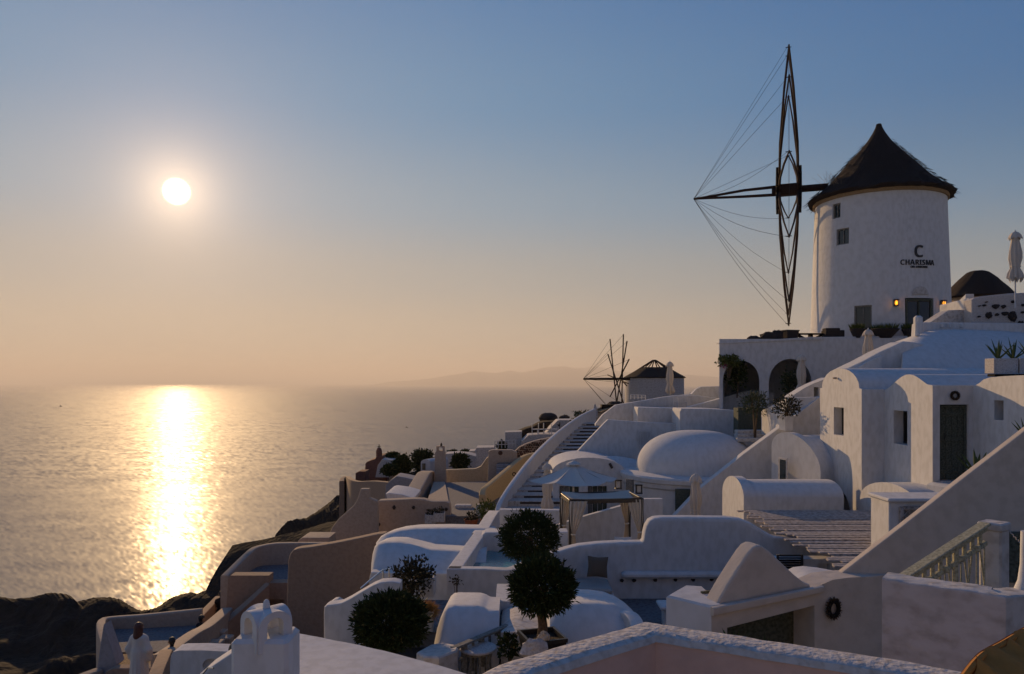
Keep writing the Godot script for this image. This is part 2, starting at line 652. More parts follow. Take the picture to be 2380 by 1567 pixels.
func eye_and_light() -> void:
	var cam := Camera3D.new()
	cam.name = "camera"
	cam.projection = Camera3D.PROJECTION_FRUSTUM
	cam.near = 0.05
	cam.far = 90000.0
	cam.size = 2.0 * cam.near * 783.5 / F
	cam.frustum_offset = Vector2(0, cam.near * (CY - 783.5) / F)
	add_child(cam)
	cam.current = true
	var sky := Sky.new()
	var pan := PanoramaSkyMaterial.new()
	pan.panorama = sky_image()
	sky.sky_material = pan
	var env := Environment.new()
	env.background_mode = Environment.BG_SKY
	env.sky = sky
	env.tonemap_mode = Environment.TONE_MAPPER_LINEAR
	env.tonemap_exposure = 1.1
	env.sdfgi_enabled = true
	env.ssao_enabled = true
	env.ssil_enabled = true
	env.volumetric_fog_enabled = true          # sea haze: thin, pale, scattering forwards
	env.volumetric_fog_density = 0.00008
	env.volumetric_fog_albedo = Color(0.97, 0.95, 0.93)
	env.volumetric_fog_anisotropy = 0.25
	var we := WorldEnvironment.new()
	we.name = "world"
	we.environment = env
	add_child(we)
	var sun := DirectionalLight3D.new()
	sun.name = "sun"
	sun.light_color = Color(1.0, 0.82, 0.59)
	sun.light_energy = 1.2
	sun.light_angular_distance = 0.5
	sun.shadow_enabled = true
	add_child(sun)
	sun.look_at_from_position(SUN.normalized() * 100.0, Vector3.ZERO, Vector3.UP)


func sea_and_islands() -> void:
	# the sea: a fan of small waves that grows coarser with distance, out to the horizon
	var m := mat("sea", lin(0.10, 0.145, 0.185), 0.7)
	m.metallic_specular = 0.2
	m.clearcoat_enabled = true
	m.clearcoat = 0.06
	m.clearcoat_roughness = 0.25
	var chop := noise(0.33, FastNoiseLite.TYPE_SIMPLEX_SMOOTH, 3, 51)
	var swell := noise(0.016, FastNoiseLite.TYPE_SIMPLEX_SMOOTH, 2, 52)
	var slick := noise(0.0016, FastNoiseLite.TYPE_SIMPLEX_SMOOTH, 3, 53)
	var cols := 640
	var vs := PackedVector3Array()
	var ns := PackedVector3Array()
	var ix := PackedInt32Array()
	var dist := [30.0, 120.0]
	var dd := 250.0
	while dd < 46000.0:
		dist.append(dd)
		dd *= 1.0115
	for j in dist.size():
		var d: float = dist[j]
		for i in cols + 1:
			var a := deg_to_rad(lerpf(-58.0, 52.0, float(i) / cols))
			var x := sin(a) * d
			var z := -cos(a) * d
			var k := 0.55 + 0.9 * clampf(slick.get_noise_2d(x * 0.35, z) + 0.5, 0.0, 1.0)
			var sx := 0.085 * chop.get_noise_2d(x, z * 1.6) + 0.02 * swell.get_noise_2d(x, z)
			var sz := 0.13 * chop.get_noise_2d(x + 900.0, z * 1.6) + 0.05 * swell.get_noise_2d(x * 0.5 + 500.0, z * 1.5)
			vs.append(Vector3(x, SEA + (0.12 * chop.get_noise_2d(x, z) if d < 3000.0 else 0.0), z))
			ns.append(Vector3(sx * k, 1.0, sz * k).normalized())
	for j in dist.size() - 1:
		for i in cols:
			var q := j * (cols + 1) + i
			ix.append_array([q, q + cols + 1, q + 1, q + 1, q + cols + 1, q + cols + 2])
	var arr := []
	arr.resize(Mesh.ARRAY_MAX)
	arr[Mesh.ARRAY_VERTEX] = vs
	arr[Mesh.ARRAY_NORMAL] = ns
	arr[Mesh.ARRAY_INDEX] = ix
	var am := ArrayMesh.new()
	am.add_surface_from_arrays(Mesh.PRIMITIVE_TRIANGLES, arr)
	var so := MeshInstance3D.new()
	so.name = "sea"
	so.mesh = am
	so.material_override = m
	add_child(so)
	tag(so, "calm rippled sea that mirrors the low sun", "", "", "structure")
	var mb := Mb.new()
	var ridge := [[900, 888], [960, 884], [1000, 880], [1040, 873], [1075, 868], [1100, 863], [1130, 866], [1155, 867], [1185, 861], [1212, 866], [1240, 861], [1262, 855], [1290, 853], [1312, 851], [1335, 857], [1360, 855], [1385, 852], [1410, 856], [1435, 862], [1470, 866], [1520, 870], [1600, 871], [1660, 876], [1720, 884], [1760, 888]]
	var nz := noise(0.0006, FastNoiseLite.TYPE_SIMPLEX_SMOOTH, 5, 61)
	mb = Mb.new()
	var rows := []
	for k in 9:
		var row := []
		for i in ridge.size() * 3 - 2:
			var a: Array = ridge[i / 3]
			var b: Array = ridge[mini(i / 3 + 1, ridge.size() - 1)]
			var t := (i % 3) / 3.0
			var p := at(lerpf(a[0], b[0], t), lerpf(a[1], b[1], t), 26000.0)
			var u := (k - 4) / 4.0
			var top := maxf(p.y - SEA, 0.0)
			var hgt := top * (1.0 - absf(u)) + (nz.get_noise_2d(p.x, u * 3000.0) * 0.35 * top * (1.0 - absf(u)) if k != 4 else 0.0)
			row.append(Vector3(p.x + u * 300.0, SEA - 5.0 + hgt + (5.0 if k == 4 else 0.0), p.z - u * 2600.0))
		rows.append(row)
	mb.grid(rows)
	ground("distant_hills", "hazy island hills on the far horizon", mb, M.hill_far)



# ------------------------------------------------------------------ makers of things that come more than once
func rect(x0: float, y0: float, x1: float, y1: float) -> PackedVector2Array:
	return PackedVector2Array([Vector2(x0, y0), Vector2(x1, y0), Vector2(x1, y1), Vector2(x0, y1)])


func px_rect(x0: float, y0: float, x1: float, y1: float, d: float) -> PackedVector2Array:
	var a := at(x0, y1, d)
	var b := at(x1, y0, d)
	return rect(a.x, a.y, b.x, b.y)


func px_arch(x0: float, x1: float, top: float, spring: float, low: float, d: float) -> PackedVector2Array:
	var r := PackedVector2Array()
	var a := at(x0, spring, d)
	var b := at(x1, spring, d)
	var rise := at(x0, top, d).y - a.y
	for i in 13:
		var t := PI * i / 12
		r.append(Vector2(lerpf(b.x, a.x, 0.5 - 0.5 * cos(t)), a.y + rise * sin(t)))
	var lo := at(x0, low, d).y
	r.append(Vector2(a.x, lo))
	r.append(Vector2(b.x, lo))
	return r


func front(d: float) -> Transform3D:
	return Transform3D(Basis(), Vector3(0, 0, -d))


func from_left(x: float, dfar: float) -> Transform3D:      # a frame whose front faces left: its x runs towards the viewer from the depth dfar
	return Transform3D(Basis(Vector3(0, 0, 1), Vector3(0, 1, 0), Vector3(-1, 0, 0)), Vector3(x, 0, -dfar))


func rock(mb: Mb, ce: Vector3, r: Vector3, sd: int, rings := 9, segs := 14, amp := 0.35) -> void:
	var nz := noise(1.1, FastNoiseLite.TYPE_SIMPLEX_SMOOTH, 3, sd)
	var rows := []
	for i in rings + 1:
		var th := PI * (0.02 + 0.96 * i / rings)
		var row := []
		for j in segs:
			var a := TAU * j / segs
			var d := Vector3(sin(a) * sin(th), -cos(th), cos(a) * sin(th))
			row.append(ce + d * r * (1.0 + amp * nz.get_noise_3dv(d * 1.3)))
		rows.append(row)
	mb.grid(rows, true)
	mb.fan(rows[-1])
	var u: Array = rows[0].duplicate()
	u.reverse()
	mb.fan(u)


func leaf(mb: Mb, p: Vector3, dir: Vector3, side: Vector3, l: float, w: float) -> void:
	var s := side.cross(dir).normalized()
	var up := dir.cross(s).normalized() * w * 0.35
	var m := p + dir * l * 0.45
	var t := p + dir * l
	mb.tri(p, m + s * w * 0.5 + up, t)
	mb.tri(p, t, m - s * w * 0.5 + up)


func rdir() -> Vector3:
	var z := rng.randf_range(-1, 1)
	var a := rng.randf() * TAU
	var q := sqrt(1.0 - z * z)
	return Vector3(q * cos(a), z, q * sin(a))


func crown(mb: Mb, ce: Vector3, r: Vector3, n: int, l: float, w: float, sd: int, inner := 0.55, lumps := 0.16, loose := 0.5) -> void:
	rng.seed = sd
	var nz := noise(1.6, FastNoiseLite.TYPE_SIMPLEX_SMOOTH, 3, sd)
	mb.use_tint = true
	for i in n:
		var d := rdir()
		var bump := 1.0 + lumps * 2.0 * nz.get_noise_3dv(d * 1.2)
		var q := pow(rng.randf_range(pow(inner, 2.0), 1.0), 0.5)
		var p := ce + d * r * q * bump
		var k := rng.randf_range(0.6, 1.35)
		mb.tint = Color(k * rng.randf_range(0.9, 1.1), k, k * rng.randf_range(0.8, 1.1))
		var o := (d + rdir() * loose + Vector3.UP * 0.25).normalized()
		leaf(mb, p, o, rdir(), l * rng.randf_range(0.7, 1.25), w * rng.randf_range(0.7, 1.2))
	mb.use_tint = false


func closed_umbrella(label: String, foot: Vector3, size := 1.0, turn := 0.0, tassels := false) -> Node3D:    # 2.5 m tall, the cloth 1.55 m long
	var o := thing("closed_umbrella", label, "umbrella", Vector3.ZERO, "closed umbrellas on the terraces")
	var mb := Mb.new()
	mb.lathe([Vector2(0.022, 0), Vector2(0.022, 2.42)], Vector3.ZERO, 10)
	part("pole", mb, M.white, o)
	mb = Mb.new()
	var prof := [[0.0, 0.17, 0.2], [0.05, 0.2, 0.26], [0.16, 0.175, 0.24], [0.27, 0.125, 0.14], [0.33, 0.13, 0.14], [0.48, 0.165, 0.17], [0.62, 0.16, 0.15], [0.78, 0.13, 0.12], [0.9, 0.105, 0.08], [1.0, 0.085, 0.04]]
	var rows := []
	for e in prof:
		var row := []
		for j in 64:
			var a := TAU * j / 64
			var r: float = e[1] * (1.0 + e[2] * cos(8 * a + e[0] * 1.4) + 0.06 * sin(3 * a + e[0] * 9.0))
			var hem: float = (0.06 * cos(8 * a + 0.6) + 0.03 * sin(5 * a)) if e[0] < 0.02 else 0.0
			row.append(Vector3(sin(a) * r, 0.88 + e[0] * 1.42 + hem, cos(a) * r))
		rows.append(row)
	mb.grid(rows, true)
	mb.fan(rows[-1])
	part("canopy", mb, M.canvas, o, 60)
	mb = Mb.new()
	rows = []
	for e in [[2.2, 0.185, 0.1], [2.24, 0.18, 0.1], [2.32, 0.155, 0.06], [2.39, 0.105, 0.03], [2.425, 0.04, 0.0]]:
		var row := []
		for j in 48:
			var a := TAU * j / 48
			var r: float = e[1] * (1.0 + e[2] * cos(8 * a))
			row.append(Vector3(sin(a) * r, e[0] - (0.03 * cos(8 * a) if e[0] < 2.21 else 0.0), cos(a) * r))
		rows.append(row)
	mb.grid(rows, true)
	mb.fan(rows[-1])
	part("vent_cap", mb, M.canvas, o, 60)
	mb = Mb.new()
	mb.lathe([Vector2(0.0, 2.4), Vector2(0.022, 2.42), Vector2(0.026, 2.45), Vector2(0.012, 2.48), Vector2(0.0, 2.49)], Vector3.ZERO, 10)
	part("finial", mb, M.white, o)
	mb = Mb.new()
	mb.lathe([Vector2(0.132, 1.29), Vector2(0.142, 1.3), Vector2(0.142, 1.34), Vector2(0.132, 1.35)], Vector3.ZERO, 32, 1, 1, 0.1, 8, false)
	part("strap", mb, M.canvas, o)
	if tassels:
		for j in 16:
			var a := TAU * j / 16
			mb = Mb.new()
			mb.tube([Vector3(sin(a) * 0.19, 0.93, cos(a) * 0.19), Vector3(sin(a) * 0.2, 0.84, cos(a) * 0.2), Vector3(sin(a) * 0.2, 0.76, cos(a) * 0.2)], 0.012, 0.018, 5)
			part("tassel", mb, M.muslin, o)
	o.position = foot
	o.scale = Vector3.ONE * size
	o.rotation.y = turn
	return o


func blade(mb: Mb, foot: Vector3, dir: Vector3, l: float, w: float, droop: float) -> void:   # a thick pointed leaf with a channel
	var rows := []
	var side := dir.cross(Vector3.UP).normalized()
	for i in 9:
		var t := i / 8.0
		var p := foot + dir * l * t + Vector3.DOWN * droop * t * t
		var ww := w * (0.7 + 0.9 * t - 1.58 * t * t) * 0.8
		var nrm := side.cross(dir).normalized()
		var k := maxf(ww, 0.002)
		rows.append([p - side * k + nrm * k * 0.5, p, p + side * k + nrm * k * 0.5, p - nrm * k * 0.45])
	for i in 8:
		for j in 4:
			var q := (j + 1) % 4
			mb.quad(rows[i][j], rows[i][q], rows[i + 1][q], rows[i + 1][j])


func agave(o: Node3D, foot: Vector3, l: float, n: int, sd: int) -> void:
	rng.seed = sd
	for i in n:
		var a := TAU * i * 0.382 + rng.randf() * 0.3
		var up := lerpf(0.55, 1.5, float(i) / n)
		var dir := Vector3(sin(a) * cos(up), sin(up), cos(a) * cos(up)).normalized()
		var mb := Mb.new()
		blade(mb, foot + dir * 0.02, dir, l * rng.randf_range(0.75, 1.1), l * 0.085, l * rng.randf_range(0.0, 0.16) * cos(up))
		part("leaf", mb, M.agave, o)


func window_parts(o: Node3D, xf: Transform3D, w: float, h: float, bars := true, fm: Material = null, deep := 0.12) -> void:   # set in an opening: frame, pane, glazing bars; the frame's z faces out
	fm = fm if fm else M.grey_paint
	var t := minf(0.05, w * 0.12)
	var wn := Node3D.new()
	wn.name = "window"
	o.add_child(wn, true)
	var mb := Mb.new()
	for e in [[-w / 2 + t / 2, 0, t, h], [w / 2 - t / 2, 0, t, h], [0, h / 2 - t / 2, w - 2 * t, t], [0, -h / 2 + t / 2, w - 2 * t, t]]:
		mb.box(xf * Vector3(e[0], e[1], -deep), Vector3(e[2], e[3], 0.06), 0.0, xf.basis)
	if bars:
		mb.box(xf * Vector3(0, 0, -deep - 0.008), Vector3(t * 0.6, h - 2 * t, 0.03), 0.0, xf.basis)
	part("frame", mb, fm, wn)
	mb = Mb.new()
	mb.box(xf * Vector3(0, 0, -deep - 0.04), Vector3(w - t, h - t, 0.01), 0.0, xf.basis)
	part("pane", mb, M.glass, wn)


func white_bench_block(label: String, ce: Vector3, size: Vector3) -> void:
	var mb := Mb.new()
	mb.box(ce, size, 0.05)
	solo("built_in_bench", label, "bench", mb, M.white_old)


func planter(label: String, ce: Vector3, size: Vector3, mt: Material) -> Node3D:      # an open box with earth
	var o := thing("planter_box", label, "planter", ce)
	var mb := Mb.new()
	var t := 0.04
	var h := size / 2
	for s in [-1, 1]:
		mb.box(ce + Vector3(s * (h.x - t / 2), h.y, 0), Vector3(t, size.y, size.z), 0.008)
		mb.box(ce + Vector3(0, h.y, s * (h.z - t / 2)), Vector3(size.x - 2 * t - 0.002, size.y - 0.002, t), 0.008)
	mb.box(ce + Vector3(0, 0.03, 0), Vector3(size.x - 2 * t, 0.05, size.z - 2 * t))
	part("box", mb, mt, o)
	mb = Mb.new()
	mb.box(ce + Vector3(0, size.y - 0.1, 0), Vector3(size.x - 2 * t, 0.08, size.z - 2 * t))
	part("earth", mb, M.soil, o)
	return o


func pot(called: String, label: String, foot: Vector3, r0: float, r1: float, h: float, mt: Material, square := false) -> Node3D:
	var o := thing(called, label, "plant pot", foot)
	var mb := Mb.new()
	var n := 4 if square else 28
	var prof := [Vector2(r0, 0), Vector2(lerpf(r0, r1, 0.5), h * 0.5), Vector2(r1, h * 0.9), Vector2(r1 * 1.06, h * 0.91), Vector2(r1 * 1.06, h), Vector2(r1 * 0.93, h), Vector2(r1 * 0.9, h * 0.85), Vector2(0.0, h * 0.85)]
	var sub := Mb.new()
	sub.lathe(prof, Vector3.ZERO, n)
	var turn := Basis(Vector3.UP, PI / 4 + 0.3) if square else Basis()
	for p in sub.v:
		mb.v.append(foot + turn * p)
	part("vessel", mb, mt, o)
	mb = Mb.new()
	sub = Mb.new()
	sub.lathe([Vector2(r1 * 0.88, h * 0.8), Vector2(r1 * 0.88, h * 0.9), Vector2(0.0, h * 0.93)], Vector3.ZERO, n)
	for p in sub.v:
		mb.v.append(foot + turn * p)
	part("earth", mb, M.soil, o)
	return o


func bush(called: String, label: String, ce: Vector3, r: Vector3, n: int, l: float, w: float, sd: int, mt: Material, stem_to: float, inner := 0.3, lumps := 0.3, loose := 0.9, category := "shrub", group := "") -> Node3D:
	var o := thing(called, label, category, Vector3(ce.x, stem_to, ce.z), group)
	var mb := Mb.new()
	rng.seed = sd
	for i in 5:
		var d := rdir()
		d.y = absf(d.y)
		var e := ce + d * r * 0.75
		mb.tube([Vector3(ce.x, stem_to, ce.z) + Vector3(d.x, 0, d.z) * 0.03, Vector3(lerpf(ce.x, e.x, 0.4), lerpf(stem_to, e.y, 0.55), lerpf(ce.z, e.z, 0.4)), e], minf(0.03, r.x * 0.06), 0.006, 5)
	part("stem", mb, M.bark, o)
	mb = Mb.new()
	crown(mb, ce, r, n, l, w, sd, inner, lumps, loose)
	part("crown", mb, mt, o, 0)
	return o


func railing(label: String, a: Vector3, b: Vector3, h: float, posts: int, mt: Material, r := 0.02, rails := 2) -> void:
	var o := thing("railing", label, "railing", a)
	for i in posts:
		var p := a.lerp(b, float(i) / (posts - 1))
		var mb := Mb.new()
		mb.tube([p, p + Vector3.UP * h], r, r, 6)
		part("post", mb, mt, o)
	for k in rails:
		var mb := Mb.new()
		var u := Vector3.UP * h * (1.0 - 0.5 * k)
		mb.tube([a + u, b + u], r * 0.8, r * 0.8, 6)
		part("rail", mb, mt, o)


# ------------------------------------------------------------------ the two windmills
func thatch_cone(mb: Mb, prof: Array, ce: Vector3, sd: int, segs := 72, ragged := 0.05) -> void:
	var nz := noise(3.0, FastNoiseLite.TYPE_SIMPLEX_SMOOTH, 3, sd)
	var rows := []
	for p in prof:
		var row := []
		for j in segs:
			var a := TAU * j / segs
			var q := Vector3(sin(a), p.y, cos(a))
			var k: float = 1.0 + ragged * nz.get_noise_3d(q.x * 2.2, p.y * 0.9, q.z * 2.2) * (1.0 if p.x > 0.3 else 0.3)
			row.append(ce + Vector3(q.x * p.x * k, p.y + ragged * 1.2 * nz.get_noise_3d(q.z * 5.0, p.y * 3.0, q.x * 5.0) * minf(p.x, 0.6), q.z * p.x * k))
		rows.append(row)
	mb.grid(rows, true)


func letters(o: Node3D, text: String, size: float, ce: Vector3, r: float, a_mid: float, y: float, gap: float) -> void:
	var wide := {"C": 0.74, "H": 0.76, "A": 0.72, "R": 0.7, "I": 0.36, "S": 0.64, "M": 0.94, "O": 0.82, "N": 0.78, "T": 0.64, " ": 0.4}
	var total := 0.0
	for ch in text:
		total += (wide[ch] + gap) * size
	var run := -total / 2.0
	for i in text.length():
		var w: float = (wide[text[i]] + gap) * size
		var a := a_mid + (run + w / 2.0) / r
		run += w
		if text[i] == " ":
			continue
		var t := TextMesh.new()
		t.text = text[i]
		var f := SystemFont.new()
		f.font_names = PackedStringArray(["Droid Sans"])
		f.font_weight = 700
		t.font = f
		t.font_size = 64
		t.pixel_size = size / 46.0
		t.depth = 0.03
		var mb := Mb.new()
		mb.raw(t, Transform3D(Basis(Vector3.UP, a), ce + Vector3(sin(a) * r, y, cos(a) * r)))
		part("letter", mb, M.black, o, 20)


func big_mill() -> void:
	var ce := Vector3(16.57, 0, -34)
	var o := thing("windmill", "round white windmill with dark conical thatch and bare spoked sails on the crest", "windmill", Vector3(16.57, 1.6, -34))
	var y0 := 1.6
	var y1 := 8.32
	var rad := func(y: float) -> float: return lerpf(2.90, 2.68, (y - y0) / (y1 - y0))
	var holes := [[-64.0, 9.0, 7.15, 7.8, 0.22], [-57.0, 12.5, 5.95, 6.65, 0.22], [-38.3, 14.0, 2.1, 3.25, 0.2], [7.0, 26.0, 1.62, 3.5, 0.25]]
	var ang := []
	for i in 73:
		ang.append(-180.0 + 5.0 * i)
	var hs := [y0, 2.6, 3.58, 4.6, 5.4, 6.8, 7.4, 8.0, y1]
	for q in holes:
		for e in [q[0] - q[1] / 2, q[0] + q[1] / 2]:
			ang = ang.filter(func(x): return absf(x - e) > 1.2)
			ang.append(e)
		for e in [q[2], q[3]]:
			hs = hs.filter(func(x): return absf(x - e) > 0.03 or x == y0 or x == y1)
			hs.append(e)
	ang.append(-180.0); ang.append(180.0)
	ang.sort(); hs.sort()
	var mb := Mb.new()
	var pt := func(a: float, y: float, ins := 0.0) -> Vector3:
		var r: float = rad.call(y) - ins
		return ce + Vector3(sin(deg_to_rad(a)) * r, y, cos(deg_to_rad(a)) * r)
	for i in ang.size() - 1:
		for j in hs.size() - 1:
			if ang[i + 1] - ang[i] < 0.01 or hs[j + 1] - hs[j] < 0.001:
				continue
			var m := Vector2((ang[i] + ang[i + 1]) / 2, (hs[j] + hs[j + 1]) / 2)
			if holes.any(func(q): return absf(m.x - q[0]) < q[1] / 2 and m.y > q[2] and m.y < q[3]):
				continue
			mb.quad(pt.call(ang[i], hs[j]), pt.call(ang[i + 1], hs[j]), pt.call(ang[i + 1], hs[j + 1]), pt.call(ang[i], hs[j + 1]))
	for q in holes:
		var a0: float = q[0] - q[1] / 2
		var a1: float = q[0] + q[1] / 2
		for e in [[a0, q[2], a1, q[2]], [a1, q[2], a1, q[3]], [a1, q[3], a0, q[3]], [a0, q[3], a0, q[2]]]:
			mb.quad(pt.call(e[0], e[1]), pt.call(e[2], e[3]), pt.call(e[2], e[3], q[4]), pt.call(e[0], e[1], q[4]))
		mb.quad(pt.call(a0, q[2], q[4]), pt.call(a1, q[2], q[4]), pt.call(a1, q[3], q[4]), pt.call(a0, q[3], q[4]))
	part("tower", mb, M.white, o)
	for k in 3:
		var q: Array = holes[k]
		var a := deg_to_rad(q[0])
		var ym: float = (q[2] + q[3]) / 2
		var r: float = rad.call(ym)
		window_parts(o, Transform3D(Basis(Vector3.UP, a), ce + Vector3(sin(a) * r, ym, cos(a) * r)), deg_to_rad(q[1]) * r - 0.01, q[3] - q[2] - 0.01, true, M.grey_paint, 0.1)
	var da := deg_to_rad(7.0)
	var dx := Transform3D(Basis(Vector3.UP, da), ce + Vector3(sin(da), 0, cos(da)) * 2.72)
	var dn := Node3D.new()
	dn.name = "door"
	o.add_child(dn)
	mb = Mb.new()
	for e in [[-0.56, 2.55, 0.09, 1.86], [0.56, 2.55, 0.09, 1.86], [0, 3.43, 1.02, 0.1], [0, 2.5, 0.06, 1.74]]:
		mb.box(dx * Vector3(e[0], e[1], 0.02), Vector3(e[2], e[3], 0.07), 0.01, dx.basis)
	part("frame", mb, M.green_door, dn)
	for s in [-1, 1]:
		mb = Mb.new()
		mb.box(dx * Vector3(s * 0.27, 2.5, -0.02), Vector3(0.46, 1.72, 0.03), 0.0, dx.basis)
		part("leaf", mb, M.glass, dn)
	mb = Mb.new()
	var lun := PackedVector2Array()
	for i in 13:
		lun.append(Vector2(cos(PI * i / 12) * 0.36, sin(PI * i / 12) * 0.34))
	extrude(mb, lun, Transform3D(Basis(Vector3.UP, da), ce + Vector3(sin(da), 0, cos(da)) * 2.86 + Vector3.UP * 3.64), 0.05, 0.01)
	part("lunette", mb, M.white_old, o)
	for q in [-13.4, 29.0]:
		var a := deg_to_rad(q)
		var b := Basis(Vector3.UP, a)
		var p := ce + Vector3(sin(a), 0, cos(a)) * 2.9 + Vector3.UP * 3.28
		var ln := Node3D.new()
		ln.name = "wall_lamp"
		o.add_child(ln, true)
		mb = Mb.new()
		mb.box(p + b * Vector3(0, 0, 0.0), Vector3(0.16, 0.26, 0.03), 0.0, b)
		mb.box(p + b * Vector3(0, 0.14, 0.08), Vector3(0.2, 0.03, 0.18), 0.0, b)
		mb.box(p + b * Vector3(0, -0.12, 0.08), Vector3(0.18, 0.02, 0.16), 0.0, b)
		for sx in [-1, 1]:
			mb.box(p + b * Vector3(sx * 0.08, 0.01, 0.15), Vector3(0.015, 0.24, 0.015), 0.0, b)
		part("housing", mb, M.black, ln)
		mb = Mb.new()
		mb.lathe([Vector2(0.03, -0.08), Vector2(0.055, -0.04), Vector2(0.055, 0.06), Vector2(0.03, 0.1)], p + b * Vector3(0, 0, 0.09), 12)
		part("lamp_bulb", mb, M.lamp_glow, ln)
		var li := OmniLight3D.new()
		li.name = "lamp_light"
		li.light_color = Color(1.0, 0.66, 0.26)
		li.light_energy = 0.02
		li.light_size = 0.05
		li.omni_range = 20.0
		li.omni_attenuation = 2.0
		li.shadow_enabled = true
		li.position = p + b * Vector3(0, 0, 0.2)
		add_child(li)
	letters(o, "C", 0.5, ce, 2.79, deg_to_rad(6.2), 5.43, 0.0)
	letters(o, "CHARISMA", 0.215, ce, 2.8, deg_to_rad(6.0), 4.98, 0.2)
	letters(o, "OIA SANTORINI", 0.085, ce, 2.81, deg_to_rad(6.6), 4.79, 0.06)
	# the cap
	var cn := Node3D.new()
	cn.name = "cap"
	o.add_child(cn)
	mb = Mb.new()
	thatch_cone(mb, [Vector2(2.5, 8.12), Vector2(2.98, 8.18), Vector2(3.0, 8.28), Vector2(2.55, 8.62), Vector2(2.1, 9.02), Vector2(1.65, 9.52), Vector2(1.2, 10.05), Vector2(0.8, 10.5), Vector2(0.5, 10.88), Vector2(0.27, 11.25), Vector2(0.15, 11.5), Vector2(0.11, 11.66), Vector2(0.0, 11.7)], ce, 5)
	part("thatch", mb, M.thatch, cn, 50)
	mb = Mb.new()
	rng.seed = 12
	for i in 1500:
		var a := rng.randf() * TAU
		var t := pow(rng.randf(), 0.7)
		var r := lerpf(0.5, 3.0, t)
		var y := lerpf(10.9, 8.26, pow(t, 0.92)) + 0.02
		var out := Vector3(sin(a), -0.75, cos(a)).normalized()
		leaf(mb, ce + Vector3(sin(a) * r, y, cos(a) * r), (out + rdir() * 0.22).normalized(), rdir(), rng.randf_range(0.2, 0.42), 0.02)
	part("straw_ends", mb, M.thatch, cn, 0).set_meta("kind", "stuff")
	mb = Mb.new()
	mb.lathe([Vector2(2.66, 8.02), Vector2(2.78, 8.02), Vector2(2.78, 8.17), Vector2(2.66, 8.17)], ce, 72, 1, 1, 0, 0, false)
	part("eaves_board", mb, M.straw, cn)
	# the sail wheel
	var ax := Vector3(-0.94, 0, -0.342)
	var pl := Vector3(0.342, 0, -0.94)
	var hub := Vector3(16.57, 9.03, -34) + ax * 3.82
	mb = Mb.new()
	mb.tube([hub - ax * 1.7, hub + ax * 0.75], 0.16, 0.16, 10)
	part("axle", mb, M.timber, o)
	mb = Mb.new()
	mb.box(hub + ax * 0.0, Vector3(0.5, 0.5, 1.1), 0.03, Basis(pl, Vector3.UP, pl.cross(Vector3.UP)))
	part("hub_block", mb, M.timber, o)
	var tip := hub + ax * 4.36 + Vector3.DOWN * 0.06
	for s in [-1, 1]:
		mb = Mb.new()
		mb.tube([hub + ax * 0.45 + Vector3.UP * 0.19 * s, (hub + ax * 2.0 + Vector3.UP * 0.15 * s), hub + ax * 3.7 + Vector3.UP * 0.03 * s - Vector3.UP * 0.05, tip], 0.075, 0.05, 7)
		part("bowsprit", mb, M.timber, o)
	var tips := []
	for k in 12:
		var th := TAU * k / 12
		var dir := Vector3.UP * cos(th) + pl * sin(th)
		var e := hub + dir * 6.42 * (1.0 + 0.012 * sin(k * 2.7))
		tips.append(e)
		for s in [-1, 1]:
			mb = Mb.new()
			mb.tube([hub + ax * 0.42 * s + dir * 0.1, hub + ax * 0.38 * s + dir * 2.2, hub + ax * 0.2 * s + dir * 4.6, e], 0.055, 0.03, 6)
			part("sail_pole", mb, M.timber, o)
		for s in [-1, 1]:
			mb = Mb.new()
			mb.tube([hub + ax * (0.42 * s + 0.09 * s) + dir * 0.2, hub + ax * (0.5 * s) + dir * 1.1], 0.07, 0.06, 6)
			part("splice", mb, M.dark_timber, o)
		mb = Mb.new()
		mb.tube([e - dir * 0.12 - ax * 0.1, e - dir * 0.12 + ax * 0.14], 0.018, 0.018, 5)
		part("peg", mb, M.dark_timber, o)
	for k in 12:
		var sag := 0.35 if cos(TAU * k / 12) < 0.2 else 0.0
		var pts := []
		for i in 9:
			var t := i / 8.0
			pts.append(tip.lerp(tips[k], t) + Vector3.DOWN * sag * sin(PI * t))
		mb = Mb.new()
		mb.tube(pts, 0.008, 0.008, 4)
		part("stay_rope", mb, M.rope, o)
		mb = Mb.new()
		mb.tube([tips[k], tips[(k + 1) % 12]], 0.006, 0.006, 4)
		part("rim_rope", mb, M.rope, o)
	mb = Mb.new()
	rng.seed = 4
	for i in 26:
		var p := ce + Vector3(-2.5, 8.75, 0.9) + Vector3(rng.randf_range(-0.5, 0.3), rng.randf_range(-0.1, 0.12), rng.randf_range(-0.3, 0.3))
		mb.tube([p, p + Vector3(rng.randf_range(-0.4, 0.25), rng.randf_range(0.1, 0.45), rng.randf_range(-0.2, 0.2))], 0.006, 0.003, 3)
	part("loose_straw", mb, M.straw, cn, 0).set_meta("kind", "stuff")


